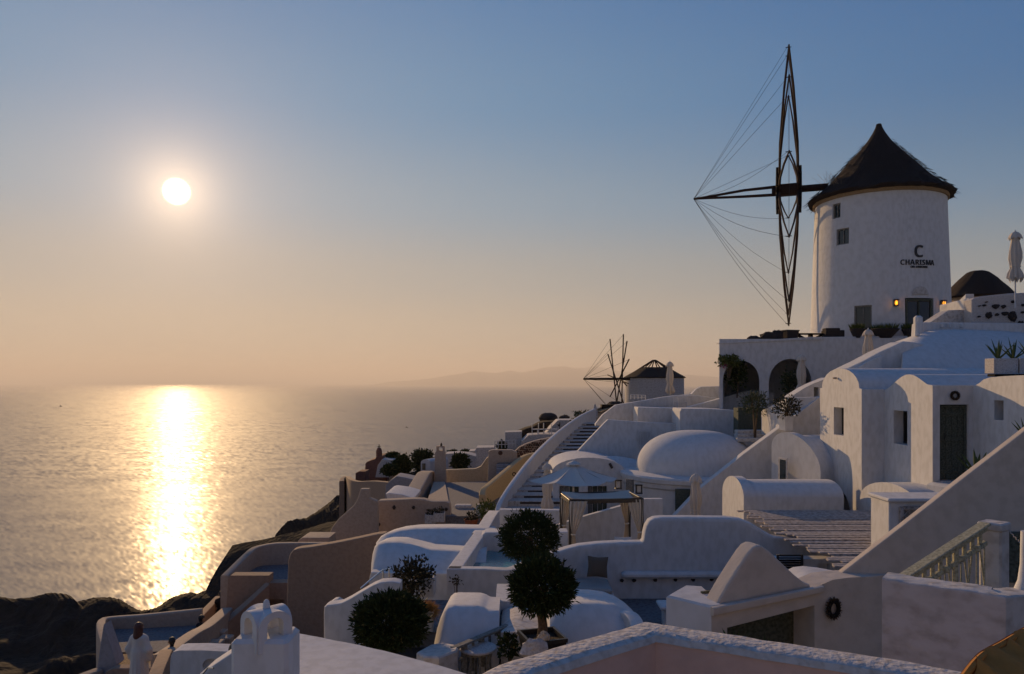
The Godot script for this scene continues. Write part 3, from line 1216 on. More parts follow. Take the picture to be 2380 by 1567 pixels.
func far_mill() -> void:
	var d := 65.0
	var ce := at(1521, 889, d)
	var o := thing("windmill", "small distant windmill whose open cap shows its rafters, beyond the terraces", "windmill", ce + Vector3.DOWN * 2.6)
	var mb := Mb.new()
	mb.lathe([Vector2(2.54, -3.0), Vector2(2.5, 0.42)], ce, 48)
	part("tower", mb, M.white_old, o)
	mb = Mb.new()
	thatch_cone(mb, [Vector2(2.35, 0.34), Vector2(2.62, 0.38), Vector2(2.62, 0.45), Vector2(1.7, 0.98), Vector2(1.15, 1.3)], ce, 9, 48, 0.03)
	part("thatch", mb, M.thatch, o, 50)
	for k in 10:
		var a := TAU * k / 10
		mb = Mb.new()
		mb.tube([ce + Vector3(sin(a) * 2.4, 0.5, cos(a) * 2.4), ce + Vector3(sin(a) * 0.12, 1.92, cos(a) * 0.12)], 0.05, 0.05, 5)
		part("rafter", mb, M.timber, o)
	var ax := Vector3(-0.996, 0, 0.09)
	var pl := Vector3(0.09, 0, 0.996)
	var hub := at(1437, 881, 63.0)
	mb = Mb.new()
	mb.tube([hub - ax * 1.0, hub + ax * 2.95], 0.14, 0.09, 6)
	part("axle", mb, M.timber, o)
	var tip := hub + ax * 2.95
	for k in 6:
		var th := PI * k / 6 + 0.1
		var dir := Vector3.UP * cos(th) + pl * sin(th)
		var sh := ax * lerpf(-0.35, 0.35, k / 5.0)
		mb = Mb.new()
		mb.tube([hub + sh - dir * 3.75, hub + sh, hub + sh + dir * 3.75], 0.055, 0.055, 5)
		part("sail_pole", mb, M.timber, o)
		for s in [-1, 1]:
			mb = Mb.new()
			mb.tube([tip, hub + sh + dir * 3.7 * s], 0.012, 0.012, 3)
			part("stay_rope", mb, M.rope, o)
	mb = Mb.new()
	mb.tube([hub - ax * 0.3 + Vector3.DOWN * 0.1, hub - ax * 0.75 + Vector3.DOWN * 0.6], 0.06, 0.05, 5)
	part("brace", mb, M.timber, o)


func thatch_behind() -> void:
	var ce := at(2273, 889, 46)
	var o := thing("thatched_roof", "low dark thatched cap with a flattened top, behind the big windmill", "roof", ce + Vector3.UP * 4.6)
	var mb := Mb.new()
	thatch_cone(mb, [Vector2(1.9, 5.1), Vector2(2.02, 5.2), Vector2(1.55, 5.75), Vector2(1.05, 6.3), Vector2(0.62, 6.7), Vector2(0.4, 6.8), Vector2(0.0, 6.82)], ce, 15, 56, 0.05)
	part("thatch", mb, M.thatch, o, 50)
	mb = Mb.new()
	mb.lathe([Vector2(1.72, 0.5), Vector2(1.7, 5.15)], ce, 40)
	part("wall", mb, M.sand, o)


# ------------------------------------------------------------------ crest: windmill terrace, stone wall, big roof
func crest() -> void:
	# terrace block with two arches
	var x0 := at(1672, 889, 31).x
	var foot := PackedVector2Array([Vector2(x0, 31), Vector2(at(1890, 889, 31).x, 31), Vector2(at(2130, 889, 30.2).x, 30.2), Vector2(22, 32), Vector2(22, 41), Vector2(x0 + 3.4, 41)])
	var top := hy(788, 31)
	var lay := Transform3D(Basis(Vector3(1, 0, 0), Vector3(0, 0, -1), Vector3(0, 1, 0)), Vector3(0, top, 0))
	var inward := Transform3D(Basis(Vector3.RIGHT, Vector3.UP, Vector3(-0.33, 0, 1)), Vector3(-0.1, 0, -30.7))
	var mb: Mb = await carve(foot, lay, 7.0, [[px_arch(1680, 1765, 838, 885, 960, 31), inward, 3.4], [px_arch(1787, 1887, 834, 890, 960, 31), inward, 3.4]])
	solo("arched_terrace", "white terrace block with two dark arched openings under the big windmill", "terrace", mb, M.white)
	mb = Mb.new()
	slab(mb, [[1671, 799], [1671, 797], [1890, 783], [1890, 790]], 30.96, 0.4, 0.01)
	slab(mb, [[1890, 783.5], [2120, 781], [2120, 790], [1890, 790]], 30.9, 0.4, 0.01)
	solo("parapet", "thin white coping along the top of the arched terrace", "parapet", mb, M.white)
	# boulders and things on the terrace edge
	var n := 0
	for e in [[1752, 790, 18, 9, "flat dark boulder lying leftmost on the arched terrace edge"], [1788, 784, 22, 12, "dark boulder lying in the middle of three on the arched terrace edge"], [1806, 781, 14, 14, "rounded dark boulder lying against the dark tub on the terrace edge"]]:
		mb = Mb.new()
		var c := at(e[0], e[1], 31.6)
		rock(mb, c, Vector3(e[2], e[3], e[2] * 0.7) * 31.6 / F, 70 + n)
		solo("boulder", e[4], "boulder", mb, M.stone, "", 25)
		n += 1
	var tub := pot("stone_tub", "square dark tub under the windmill sails at the terrace edge", at(1833, 791, 31.8), 0.36, 0.42, 0.42, M.stone, true)
	tub = tub
	mb = Mb.new()
	var o := thing("wooden_bench", "low dark wooden bench with slanting ends between the tub and the dark box", "bench", at(1885, 787, 31.8))
	mb.box(at(1880, 776.5, 31.8), Vector3(1.35, 0.05, 0.4), 0.01)
	part("seat", mb, M.dark_timber, o)
	for e in [[1863, 784, 0.5], [1884, 782, 0.0], [1900, 784, -0.5]]:
		mb = Mb.new()
		mb.box(at(e[0], e[1], 31.8), Vector3(0.1 if e[2] == 0.0 else 0.5, 0.24 if e[2] == 0.0 else 0.06, 0.3), 0.0, Basis(Vector3.FORWARD, e[2]))
		part("leg", mb, M.dark_timber, o)
	mb = Mb.new()
	var bx := thing("stone_box", "black stone box on the terrace at the foot of the windmill", "box", at(1936, 785, 31.6))
	mb.box(at(1936, 776, 31.6), Vector3(0.78, 0.28, 0.5), 0.02)
	part("base", mb, M.stone, bx)
	mb = Mb.new()
	mb.box(at(1932, 766, 31.6), Vector3(0.6, 0.1, 0.4), 0.02)
	part("lid", mb, M.stone, bx)
	n = 0
	for e in [[1992, 13, "small dark bowl of wispy grass below the windmill window"], [2056, 26, "broad dark bowl of wispy grass between window and door of the windmill"], [2112, 12, "dark bowl of grass nearest the windmill door"]]:
		var foot3 := at(e[0], 786, 31.0)
		var r: float = e[1] * 31.0 / F
		o = thing("grass_bowl", e[2], "planter", foot3)
		mb = Mb.new()
		mb.lathe([Vector2(r * 0.55, 0), Vector2(r * 1.25, 0.36), Vector2(r * 1.2, 0.38), Vector2(0.0, 0.33)], foot3, 20)
		part("bowl", mb, M.stone, o)
		mb = Mb.new()
		rng.seed = 300 + n
		mb.use_tint = true
		for i in 420:
			var a := rng.randf() * TAU
			var q := sqrt(rng.randf()) * r
			var k := rng.randf_range(0.6, 1.5)
			mb.tint = Color(k, k, k)
			leaf(mb, foot3 + Vector3(sin(a) * q, 0.33, cos(a) * q), Vector3(sin(a) * 0.5 * q / r, 1, cos(a) * 0.5 * q / r).normalized(), rdir(), rng.randf_range(0.12, 0.34), 0.02)
		part("grass", mb, M.leaf_light, o, 0)
		n += 1
	# wall with embedded stones
	o = thing("stone_studded_wall", "white wall studded with dark stones at the upper right edge", "wall", at(2320, 770, 25))
	mb = Mb.new()
	slab(mb, [[2259, 770], [2259, 697], [2266, 692], [2286, 688], [2346, 682], [2440, 677], [2440, 775]], 25, 0.5, 0.05)
	part("wall", mb, M.white_rough, o)
	n = 0
	for e in [[1740, 760, 50, 35], [1860, 765, 30, 25], [2010, 690, 30, 20], [2160, 740, 25, 20], [1640, 895, 45, 50], [1765, 885, 25, 20], [1885, 870, 45, 30], [2000, 915, 62, 74], [2150, 850, 22, 16], [1490, 915, 18, 12], [1570, 745, 22, 14], [1495, 755, 12, 9], [1600, 695, 14, 9], [1660, 1060, 55, 36], [2120, 1040, 50, 60]]:
		mb = Mb.new()
		var sc := 0.15424 * 25.0 / F
		rock(mb, at(2045.4 + 0.15424 * e[0], 595 + 0.15424 * e[1], 24.97), Vector3(e[2] * sc, e[3] * sc, 0.12), 90 + n, 7, 10, 0.5)
		part("stone", mb, M.stone, o, 25)
		n += 1
	mb = Mb.new()
	sweep(mb, [Vector3(15.34, 2.78, -27.0), Vector3(15.34, 2.84, -25.3)], 0.35, 0.5, 0.03)
	solo("lit_wall", "short sunlit white wall running back beside the stone studded wall", "wall", mb, M.white)
	mb = Mb.new()
	extrude(mb, poly2([[0, 0], [0.55, 0], [0.55, 0.26]]), from_left(15.7, 26.6).translated(Vector3(0, 2.8, 0)), 0.3, 0.02)
	solo("stair_cheek", "small sunlit triangular stair cheek in front of the low thatched cap", "stair wall", mb, M.white)
	mb = Mb.new()
	slab(mb, [[2150, 757], [2164, 748], [2206, 721], [2262, 719], [2268, 760], [2268, 775], [2150, 775]], 25.5, 0.6, 0.03)
	solo("ramp_wall", "grey sloping stair wall below the short sunlit wall", "wall", mb, M.white_old)
	o = thing("low_wall", "low white wall with three added sun-catching stubs above the big rounded roof", "wall", at(2200, 770, 24.6))
	mb = Mb.new()
	slab(mb, [[2132, 780], [2134, 752], [2140, 749], [2280, 750], [2440, 752], [2440, 790]], 24.6, 0.4, 0.03)
	part("wall", mb, M.white, o)
	for x in [2189, 2206, 2235]:
		mb = Mb.new()
		mb.box(at(x, 756.5, 24.55), Vector3(0.05, 0.13, 0.16), 0.01)  # stub added to catch the sun where the wall has bright slots
		part("spout", mb, M.white, o)
	o = thing("chimney", "slim white chimney with a short round flue at the left end of the low wall", "chimney", at(2132, 780, 24.1))
	mb = Mb.new()
	mb.box(at(2134, 760, 24.3), Vector3(0.24, 0.72, 0.24), 0.06)
	part("stack", mb, M.white, o)
	mb = Mb.new()
	mb.lathe([Vector2(0.075, 0), Vector2(0.07, 0.4), Vector2(0.05, 0.43)], at(2132, 781, 23.9), 14)
	part("flue", mb, M.white, o)
	# the big roof below
	mb = Mb.new()
	shell(mb, [[2098, 796], [2112, 788], [2126, 779], [2146, 772], [2176, 767.5], [2215, 766], [2277, 767.5], [2331, 770], [2380, 774], [2440, 782], [2500, 792]], 880, 21.8, 24.2, 2.0, 12)
	solo("rounded_roof", "large white rounded roof above the house with the green door", "roof", mb, M.white)
	mb = Mb.new()
	slab(mb, [[1960, 866], [1966, 858], [2010, 837], [2045, 818], [2085, 800], [2102, 793], [2128, 796], [2200, 811], [2280, 832], [2310, 880], [2310, 925], [1960, 925]], 22.95, 0.9, 0.05)
	solo("sloping_wall", "plain white wall rising diagonally behind the barrel roofs", "wall", mb, M.white)
	mb = Mb.new()
	sweep(mb, [at(1985, 858, 22.85), at(2006, 847, 22.85), at(2012, 843, 22.85), at(2050, 826, 22.85)], 0.12, hy(870, 22.85), 0.02)
	solo("coping", "narrow coping ledge at the foot of the diagonal white wall", "ledge", mb, M.white)


func houses_right() -> void:
	# saw-tooth of gabled houses: every gable looks left, every door looks at the viewer
	var g1 := PackedVector2Array([Vector2(0, -4.6), Vector2(2.7, -4.6), Vector2(2.7, -0.18), Vector2(2.58, -0.16)])
	for i in 13:
		var a := PI * i / 12
		g1.append(Vector2(1.35 + 1.22 * cos(a), -0.16 + 0.56 * sin(a)))
	g1.append(Vector2(0.0, -0.18))
	var niche := PackedVector2Array([Vector2(0.7, -4.7), Vector2(2.1, -4.7)])
	for i in 11:
		var a := PI * i / 10
		niche.append(Vector2(1.4 + 0.66 * cos(a), -3.72 + 0.66 * sin(a)))
	var fr := from_left(9.29, 22.7)
	var mb: Mb = await carve(g1, fr, 5.0, [[rect(0.97, -1.5, 1.62, -0.71), fr.translated(Vector3(-0.1, 0, 0)), 0.4], [niche, fr.translated(Vector3(-0.1, 0, 0)), 0.7]])
	var o := thing("house", "tall narrow white house whose sunlit arched gable has one small window", "house", Vector3(10.5, -4.6, -21))
	part("wall", mb, M.white, o, 30)
	window_parts(o, Transform3D(fr.basis, fr * Vector3(1.295, -1.105, 0)), 0.64, 0.78, false, M.black, 0.26)
	mb = Mb.new()
	mb.tube([fr * Vector3(1.2, 0.12, 0.02), fr * Vector3(1.2, 0.12, 0.12)], 0.035, 0.03, 6)
	part("spout", mb, M.sand, o)
	fr = from_left(9.89, 20.02)
	var g2 := poly2([[0, -4.4], [2.32, -4.4], [2.32, -0.07], [2.1, -0.05], [1.9, 0.03], [1.7, 0.11], [1.5, 0.175], [1.3, 0.2], [1.1, 0.19], [0.9, 0.14], [0.7, 0.06], [0.5, -0.03], [0.3, -0.12], [0.15, -0.17], [0, -0.2]])
	mb = await carve(g2, fr, 5.0, [[rect(0.51, -1.58, 1.19, -0.72), fr.translated(Vector3(-0.1, 0, 0)), 0.42], [rect(10.06, -2.32, 10.74, -0.52), front(17.6), 0.32]])
	o = thing("house", "white house with the grey green plank door and a shaded arched gable", "house", Vector3(11, -4.4, -18.8))
	part("wall", mb, M.white, o, 30)
	window_parts(o, Transform3D(fr.basis, fr * Vector3(0.85, -1.15, 0)), 0.67, 0.85, false, M.black, 0.28)
	var dn := Node3D.new()
	dn.name = "door"
	o.add_child(dn)
	mb = Mb.new()
	for e in [[10.09, -1.42, 0.06, 1.78], [10.71, -1.42, 0.06, 1.78], [10.4, -0.56, 0.56, 0.06]]:
		mb.box(Vector3(e[0], e[1], -17.82), Vector3(e[2], e[3], 0.1), 0.01)
	part("frame", mb, M.green_door, dn)
	for k in 4:
		mb = Mb.new()
		mb.box(Vector3(10.19 + 0.14 * k, -1.44, -17.84), Vector3(0.134, 1.7, 0.05), 0.008)
		part("plank", mb, M.green_door, dn)
	for y in [-0.75, -1.35, -2.1]:
		mb = Mb.new()
		mb.box(Vector3(10.4, y, -17.805), Vector3(0.54, 0.09, 0.03), 0.006)
		part("crossbar", mb, M.green_door, dn)
	mb = Mb.new()
	mb.tube([Vector3(10.22, -1.35, -17.79), Vector3(10.22, -1.25, -17.75), Vector3(10.22, -1.2, -17.79)], 0.012, 0.012, 5)
	part("handle", mb, M.black, dn)
	o = thing("wreath", "dark round wreath hung above the grey green door", "wreath", Vector3(10.39, -0.44, -17.62))
	mb = Mb.new()
	rng.seed = 31
	for i in 150:
		var a := rng.randf() * TAU
		var p := Vector3(10.39 + 0.085 * cos(a), -0.31 + 0.085 * sin(a), -17.64)
		leaf(mb, p, (rdir() + Vector3(0, 0, 0.5)).normalized(), rdir(), 0.05, 0.02)
	part("twigs", mb, M.bark, o, 0)
	mb = Mb.new()
	var ring := []
	for i in 17:
		ring.append(Vector3(10.39 + 0.085 * cos(TAU * i / 16), -0.31 + 0.085 * sin(TAU * i / 16), -17.65))
	mb.tube(ring, 0.03, 0.03, 6)
	part("hoop", mb, M.dark_timber, o)
	fr = from_left(10.84, 17.72)
	mb = await carve(poly2([[0, -4.2], [3.4, -4.2], [3.4, 0.17], [2.2, 0.16], [1.2, 0.14], [0.7, 0.12], [0.42, 0.07], [0.25, -0.02], [0, -0.1]]), fr, 4.0, [[rect(0.8, -0.84, 1.12, -0.4), fr.translated(Vector3(-0.1, 0, 0)), 0.4]])
	o = thing("house", "white house at the right edge with a tiny square window, next to the plank door", "house", Vector3(12, -4.2, -16))
	part("wall", mb, M.white, o, 30)
	window_parts(o, Transform3D(fr.basis, fr * Vector3(0.96, -0.62, 0)), 0.31, 0.43, false, M.black, 0.26)
	# door terrace and the low vault below it
	mb = Mb.new()
	prism(mb, [Vector3(9.75, -2.34, -17.7), Vector3(9.9, -2.34, -17.0), Vector3(10.1, -2.4, -16.2), Vector3(10.9, -2.4, -15.0), Vector3(13, -2.4, -15.0), Vector3(13, -2.34, -17.7)], -4.6, 0.06)
	solo("doorstep_terrace", "small white terrace in front of the grey green door", "terrace", mb, M.white)
	mb = Mb.new()
	vault(mb, Vector3(9.2, -3.05, -19.9), Vector3(9.2, -2.9, -16.95), Vector3(1.3, 0, 0), 0.52, -4.6)
	solo("low_vault", "low white barrel vault with a sunlit curved gable, below the plank door", "vault", mb, M.white)
	# lattice box
	o = thing("lattice_cabinet", "white roof cabinet with a diamond lattice door, right of the slatted roof", "cabinet", Vector3(7.8, -4.2, -14.5))
	mb = Mb.new()
	mb.box(Vector3(7.84, -3.2, -14.62), Vector3(1.4, 1.9, 0.74), 0.02)
	part("body", mb, M.white, o)
	mb = Mb.new()
	mb.box(Vector3(7.84, -2.225, -14.6), Vector3(1.5, 0.07, 0.86), 0.02)
	part("cornice", mb, M.white, o)
	mb = Mb.new()
	var lx := at(2100, 889, 14.2).x
	for e in [[lx - 0.03, -2.85, 0.07, 1.0], [lx + 0.62, -2.85, 0.07, 1.0], [lx + 0.3, -2.37, 0.58, 0.07], [lx + 0.3, -2.93, 0.58, 0.07]]:
		mb.box(Vector3(e[0], e[1], -14.21), Vector3(e[2], e[3], 0.05), 0.008)
	part("frame", mb, M.bleached, o)
	mb = Mb.new()
	mb.box(Vector3(lx + 0.3, -2.65, -14.235), Vector3(0.58, 0.5, 0.006))
	part("backing", mb, M.room, o)
	for s in [-1, 1]:
		for k in 7:
			mb = Mb.new()
			var cx := lx + 0.3 + (k - 3) * 0.14
			var a := Vector2(cx - 0.25 * s, -2.9)
			var b := Vector2(cx + 0.25 * s, -2.4)
			for it in 2:
				for lim in [lx + 0.01, lx + 0.59]:
					if (a.x - lim) * (b.x - lim) < 0:
						var hit := a.lerp(b, (lim - a.x) / (b.x - a.x))
						if (lim < lx + 0.3) == (a.x < lim):
							a = hit
						else:
							b = hit
			if absf(a.x - b.x) < 0.05 or maxf(a.x, b.x) > lx + 0.6 or minf(a.x, b.x) < lx:
				continue
			mb.tube([Vector3(a.x, a.y, -14.215 + 0.006 * s), Vector3(b.x, b.y, -14.215 + 0.006 * s)], 0.014, 0.014, 4)
			part("slat", mb, M.bleached, o)
	# slatted pergola roof
	o = thing("pergola", "flat pergola roof of bleached planks with ragged left ends", "pergola", Vector3(7.4, -5.6, -16.2))
	rng.seed = 77
	for k in 40:
		var z := -19.1 + k * 0.147
		var xl := 5.75 + rng.randf_range(-0.12, 0.28)
		var xr := 9.25
		mb = Mb.new()
		mb.box(Vector3((xl + xr) / 2, -3.265 + rng.randf_range(-0.012, 0.014), z), Vector3(xr - xl, 0.03, 0.118 + rng.randf_range(-0.015, 0.012)), 0.006, Basis(Vector3.UP, rng.randf_range(-0.008, 0.008)) * Basis(Vector3.RIGHT, rng.randf_range(-0.05, 0.05)))
		part("plank", mb, M.bleached, o)
	for x in [6.35, 7.9]:
		mb = Mb.new()
		mb.box(Vector3(x, -3.36, -16.2), Vector3(0.1, 0.12, 5.9), 0.01)
		part("beam", mb, M.bleached, o)
	for z in [-13.6, -16.8]:
		mb = Mb.new()
		mb.box(Vector3(6.35, -4.5, z), Vector3(0.1, 2.15, 0.1), 0.01)
		part("post", mb, M.bleached, o)
	# walls under it
	mb = await carve(px_rect(1775, 1300, 2100, 1500, 14.9), front(14.9), 0.3, [[px_rect(1900, 1310, 1930, 1500, 14.9), front(14.8), 0.25]])
	solo("back_wall", "plain shaded wall under the slatted pergola", "wall", mb, M.white)
	o = thing("shutter", "dark louvred shutter in the wall under the pergola", "shutter", at(1838, 1345, 14.8))
	mb = Mb.new()
	var c := at(1836, 1322, 14.83)
	for e in [[-0.24, 0, 0.04, 0.56], [0.24, 0, 0.04, 0.56], [0, 0.26, 0.44, 0.04], [0, -0.26, 0.44, 0.04]]:
		mb.box(c + Vector3(e[0], e[1], 0), Vector3(e[2], e[3], 0.05), 0.006)
	part("frame", mb, M.black, o)
	for k in 10:
		mb = Mb.new()
		mb.box(c + Vector3(0, 0.21 - 0.047 * k, 0), Vector3(0.44, 0.035, 0.012), 0.0, Basis(Vector3.RIGHT, 0.6))
		part("louvre", mb, M.dark_timber, o)
	# annex with the arched shoulder, small vault in front, stair wall
	mb = Mb.new()
	vault(mb, at(1797, 1040, 23.6), at(1906, 1096, 21.6), Vector3(1.9, 0, -0.55), 0.62, -4.6, 0.1, 18)
	o = thing("annex", "white annex with an arched shoulder left of the tall sunlit gable", "house", at(1850, 1200, 22.5))
	part("wall", mb, M.white, o)
	var wx := Transform3D(Basis(Vector3.UP, -1.29), at(1834, 1092, 22.75) + Vector3(-0.2, 0, 0.06))
	mb = Mb.new()
	mb.box(wx.origin, Vector3(0.42, 0.74, 0.06), 0.01, wx.basis)
	part("surround", mb, M.white_old, o)
	mb = Mb.new()
	mb.box(wx * Vector3(0.03, 0, 0.03), Vector3(0.28, 0.62, 0.02), 0.0, wx.basis)
	part("pane", mb, M.glass, o)
	mb = Mb.new()
	vault(mb, Vector3(6.04, hy(1143, 21.5), -21.5), Vector3(6.04, hy(1158, 19.6), -19.6), Vector3(2.6, 0, 0), 0.42, -4.9, 0.09, 16)
	solo("small_vault", "small free-standing white barrel vault behind the pergola", "vault", mb, M.white)
	mb = Mb.new()
	slab(mb, [[1545, 1240], [1562, 1206], [1580, 1187], [1598, 1168], [1632, 1132], [1680, 1094], [1733, 1052], [1826, 984], [1841, 972], [1875, 946], [1906, 922], [1915, 1240]], 24.6, 0.35, 0.02)
	solo("diagonal_stair_wall", "long plain stair wall climbing diagonally right of the dome", "wall", mb, M.white)
	mb = Mb.new()
	sweep(mb, [Vector3(9.14, -1.03, -27.6), Vector3(9.14, -0.5, -25.0), Vector3(10.2, -0.47, -24.6)], 0.3, -3.0, 0.03)
	solo("sunlit_parapet", "sunlit sloping parapet behind the potted shrub", "wall", mb, M.white)
	mb = Mb.new()
	mb = await carve(poly2([[1838, 924], [1843, 919], [1870, 902], [1890, 892], [1925, 878], [1925, 924]].map(func(p): return [at(p[0], p[1], 25.3).x, at(p[0], p[1], 25.3).y])), front(25.3), 0.6, [[px_rect(1892, 900, 1903, 930, 25.3), front(25.2), 0.5]])
	solo("stair_parapet", "grey sloping parapet with a dark slot, left of the sunlit gable's roof", "wall", mb, M.white)
	o = pot("white_pot", "white square pot with a loose dark shrub on the diagonal stair", at(1827, 1000, 24.2), 0.2, 0.235, 0.46, M.white, true)
	bush("shrub", "loose twiggy shrub growing in the white pot on the diagonal stair", at(1829, 946, 24.2), Vector3(0.44, 0.34, 0.4), 520, 0.12, 0.045, 401, M.leaf_red, at(1829, 972, 24.2).y)
	bush("olive_tree", "small olive tree in front of the dark doorway near the arches", at(1755, 937, 27.2), Vector3(0.5, 0.44, 0.45), 900, 0.13, 0.035, 402, M.leaf_olive, at(1767, 1022, 27).y, 0.2, 0.35, 0.9, "tree")
	mb = Mb.new()
	mb.box(at(1742, 978, 29), Vector3(1.05, 1.0, 0.6), 0.0)
	solo("shade_box", "broad dark box standing for the shade inside an opening behind the small olive tree", "door", mb, M.green_door)  # solid dark box: its colour stands in for the shade of an open doorway
	for k in 3:
		mb = Mb.new()
		mb.box(at(1742, 1004 + k * 9, 27.8 - k * 0.3), Vector3(1.0, 0.14, 0.4), 0.02)
		solo("step", ["topmost step below the dark doorway by the olive tree", "middle step below the dark doorway by the olive tree", "lowest step below the dark doorway by the olive tree"][k], "step", mb, M.white_old, "steps by the olive tree")
	# planters with agaves
	for k in 2:
		o = planter(["pale planter box on the right roof, left one of the pair", "pale planter box on the right roof, cut by the photo's right edge"][k], Vector3([11.05, 11.62][k], 0.2, -17.0 + 0.02 * k), Vector3(0.54, 0.34, 0.34), M.white_rough)
		mb = Mb.new()
		mb.box(Vector3([11.05, 11.62][k], 0.16, -17.0), Vector3(0.46, 0.06, 0.26))
		part("plinth", mb, M.dark_timber, o)
	var spots := [[10.98, "spiky agave growing in the left pale planter box", 0.52, 9], [11.32, "spiky agave growing between the two pale planter boxes", 0.48, 8], [11.72, "spiky agave at the photo's right edge above the planter box", 0.5, 8]]
	for k in 3:
		o = thing("agave_plant", spots[k][1], "agave", Vector3(spots[k][0], 0.52, -17.0))
		agave(o, Vector3(spots[k][0], 0.5, -17.0), spots[k][2], spots[k][3], 60 + k)
	o = pot("terracotta_pot", "terracotta pot with an agave beside the grey green door", Vector3(10.02, -2.34, -16.35) + Vector3(0.0, 0, 0.1), 0.13, 0.18, 0.34, M.terracotta)
	o = thing("agave_plant", "tall agave growing in the terracotta pot beside the grey green door", "agave", Vector3(10.02, -2.05, -16.25))
	agave(o, Vector3(10.02, -2.05, -16.25), 0.72, 11, 71)
	o = thing("agave_plant", "tip of an agave rising behind the big diagonal wall at the right edge", "agave", at(2372, 1010, 12))
	agave(o, at(2384, 1020, 12), 0.36, 8, 72)


# ------------------------------------------------------------------ dome, terraces, long stair, gazebo
func dome_and_terraces() -> void:
	var dc := at(1617, 1104, 28.0)
	var o := thing("domed_house", "round white house with a smooth shallow dome and a rounded ledge", "house", dc + Vector3.DOWN * 3)
	var mb := Mb.new()
	mb.lathe([Vector2(2.62, -3.2), Vector2(2.62, -0.28), Vector2(2.7, -0.22), Vector2(2.72, -0.08), Vector2(2.78, -0.04), Vector2(2.8, 0.1), Vector2(2.74, 0.16), Vector2(2.3, 0.2), Vector2(2.0, 0.21)], dc, 72)
	part("drum", mb, M.white, o)
	mb = Mb.new()
	var prof := []
	for i in 19:
		var t := PI / 2 * i / 18
		prof.append(Vector2(2.2 * pow(cos(t), 0.82) if i < 18 else 0.0, 0.16 + 1.5 * pow(sin(t), 0.9)))
	mb.lathe(prof, dc, 72)
	part("dome", mb, M.white, o)
	var a := deg_to_rad(-33)
	for e in [[1485, 1137, "right one"], [1437, 1126, "left one"]]:
		var p := at(e[0], e[1], 25.4)
		var ln := Node3D.new()
		ln.name = "wall_lantern"
		o.add_child(ln, true)
		mb = Mb.new()
		for s in [-1, 1]:
			for q in [-1, 1]:
				mb.box(p + Vector3(s * 0.09, 0, q * 0.07), Vector3(0.025, 0.26, 0.025))
		mb.box(p + Vector3(0, 0.14, 0), Vector3(0.23, 0.04, 0.2), 0.01)
		mb.box(p + Vector3(0, -0.14, 0), Vector3(0.23, 0.03, 0.2), 0.01)
		mb.box(p + Vector3(0.02, 0.0, -0.35), Vector3(0.06, 0.08, 0.6), 0.01)
		part("housing", mb, M.black, ln)
		mb = Mb.new()
		mb.box(p, Vector3(0.13, 0.22, 0.1), 0.01)
		part("pane", mb, M.linen, ln)
	for e in [[1464, 1131, 0.26, 0.5, -0.62], [1587, 1168, 0.5, 0.9, -0.12]]:
		var b := Basis(Vector3.UP, e[4])
		var p := at(e[0], e[1], 25.75 if e[0] < 1500 else 25.35)
		mb = Mb.new()
		mb.box(p, Vector3(e[2], e[3], 0.12), 0.01, b)
		part("shutter", mb, M.grey_paint if e[0] < 1500 else M.green_door, o)
	# the flat-fronted wing left of the dome with two shuttered openings
	var ops := [px_rect(1300, 1118, 1346, 1200, 28.2), px_rect(1366, 1119, 1411, 1200, 28.2)]
	mb = await carve(px_rect(1285, 1096, 1452, 1300, 28.2), front(28.2), 2.2, [[ops[0], front(28.1), 0.3], [ops[1], front(28.1), 0.3]])
	o = thing("suite", "low white wing with two dark shuttered openings left of the dome", "house", at(1370, 1300, 29))
	part("wall", mb, M.white, o)
	mb = Mb.new()
	vault(mb, at(1283, 1098, 28.25), at(1454, 1098, 28.25), Vector3(0, 0, -3.0), 0.55, hy(1130, 28.25), 0.0, 20)
	part("roof", mb, M.white, o)
	mb = Mb.new()
	mb.box(at(1420, 1083, 28.15), Vector3(0.1, 0.22, 0.05), 0.02, Basis(Vector3.FORWARD, -0.5))
	part("vent", mb, M.black, o)
	for k in 2:
		for s in 4:
			mb = Mb.new()
			var x0: float = [1300, 1366][k] + 11.5 * s
			mb.box(at(x0 + 5.7, 1158, 28.38) , Vector3(0.16, 1.35, 0.04), 0.006, Basis(Vector3.UP, 0.25 if s % 2 else -0.25))
			part("shutter_leaf", mb, M.green_door if s > 1 - k else M.grey_paint, o)
	# walls stepping up behind
	var walls := [
		[[[1580, 958], [1584, 950], [1650, 950.5], [1712, 954], [1718, 960], [1718, 1060], [1580, 1060]], 30.2, 1.6, "block-like white terrace wall directly behind the dome"],
		[[[1482, 952], [1484, 947], [1583, 949], [1583, 1030], [1482, 1030]], 31.9, 1.2, "lower white block with a sunlit rim left of the terrace block behind the dome"],
		[[[1322, 1074], [1334, 1058], [1360, 1030], [1385, 1004], [1404, 984], [1413, 975.5], [1484, 980.5], [1600, 986], [1600, 1090], [1322, 1090]], 31.0, 0.3, "broad bluish wall with a diagonal left edge beside the long stair"],
		[[[1384, 986], [1400, 965], [1431, 941.5], [1487, 932.5], [1536, 924], [1572, 919], [1620, 919], [1668, 926], [1668, 980], [1384, 990]], 33.5, 0.35, "long low terrace wall with a gently curved top in front of the small mill"],
		[[[1590, 950], [1600, 946], [1660, 930], [1718, 913], [1745, 907], [1765, 908], [1800, 914], [1800, 1010], [1590, 1010]], 32.3, 0.3, "white ramp wall rising towards the dark arches"],
		[[[1560, 922], [1590, 918], [1608, 916], [1618, 905], [1630, 899], [1672, 898], [1690, 905], [1690, 940], [1560, 940]], 38, 0.4, "parapet with a rounded step between the small mill and the arches"],
	]
	var names := ["terrace_wall", "terrace_wall", "stair_wall", "terrace_wall", "ramp_wall", "parapet"]
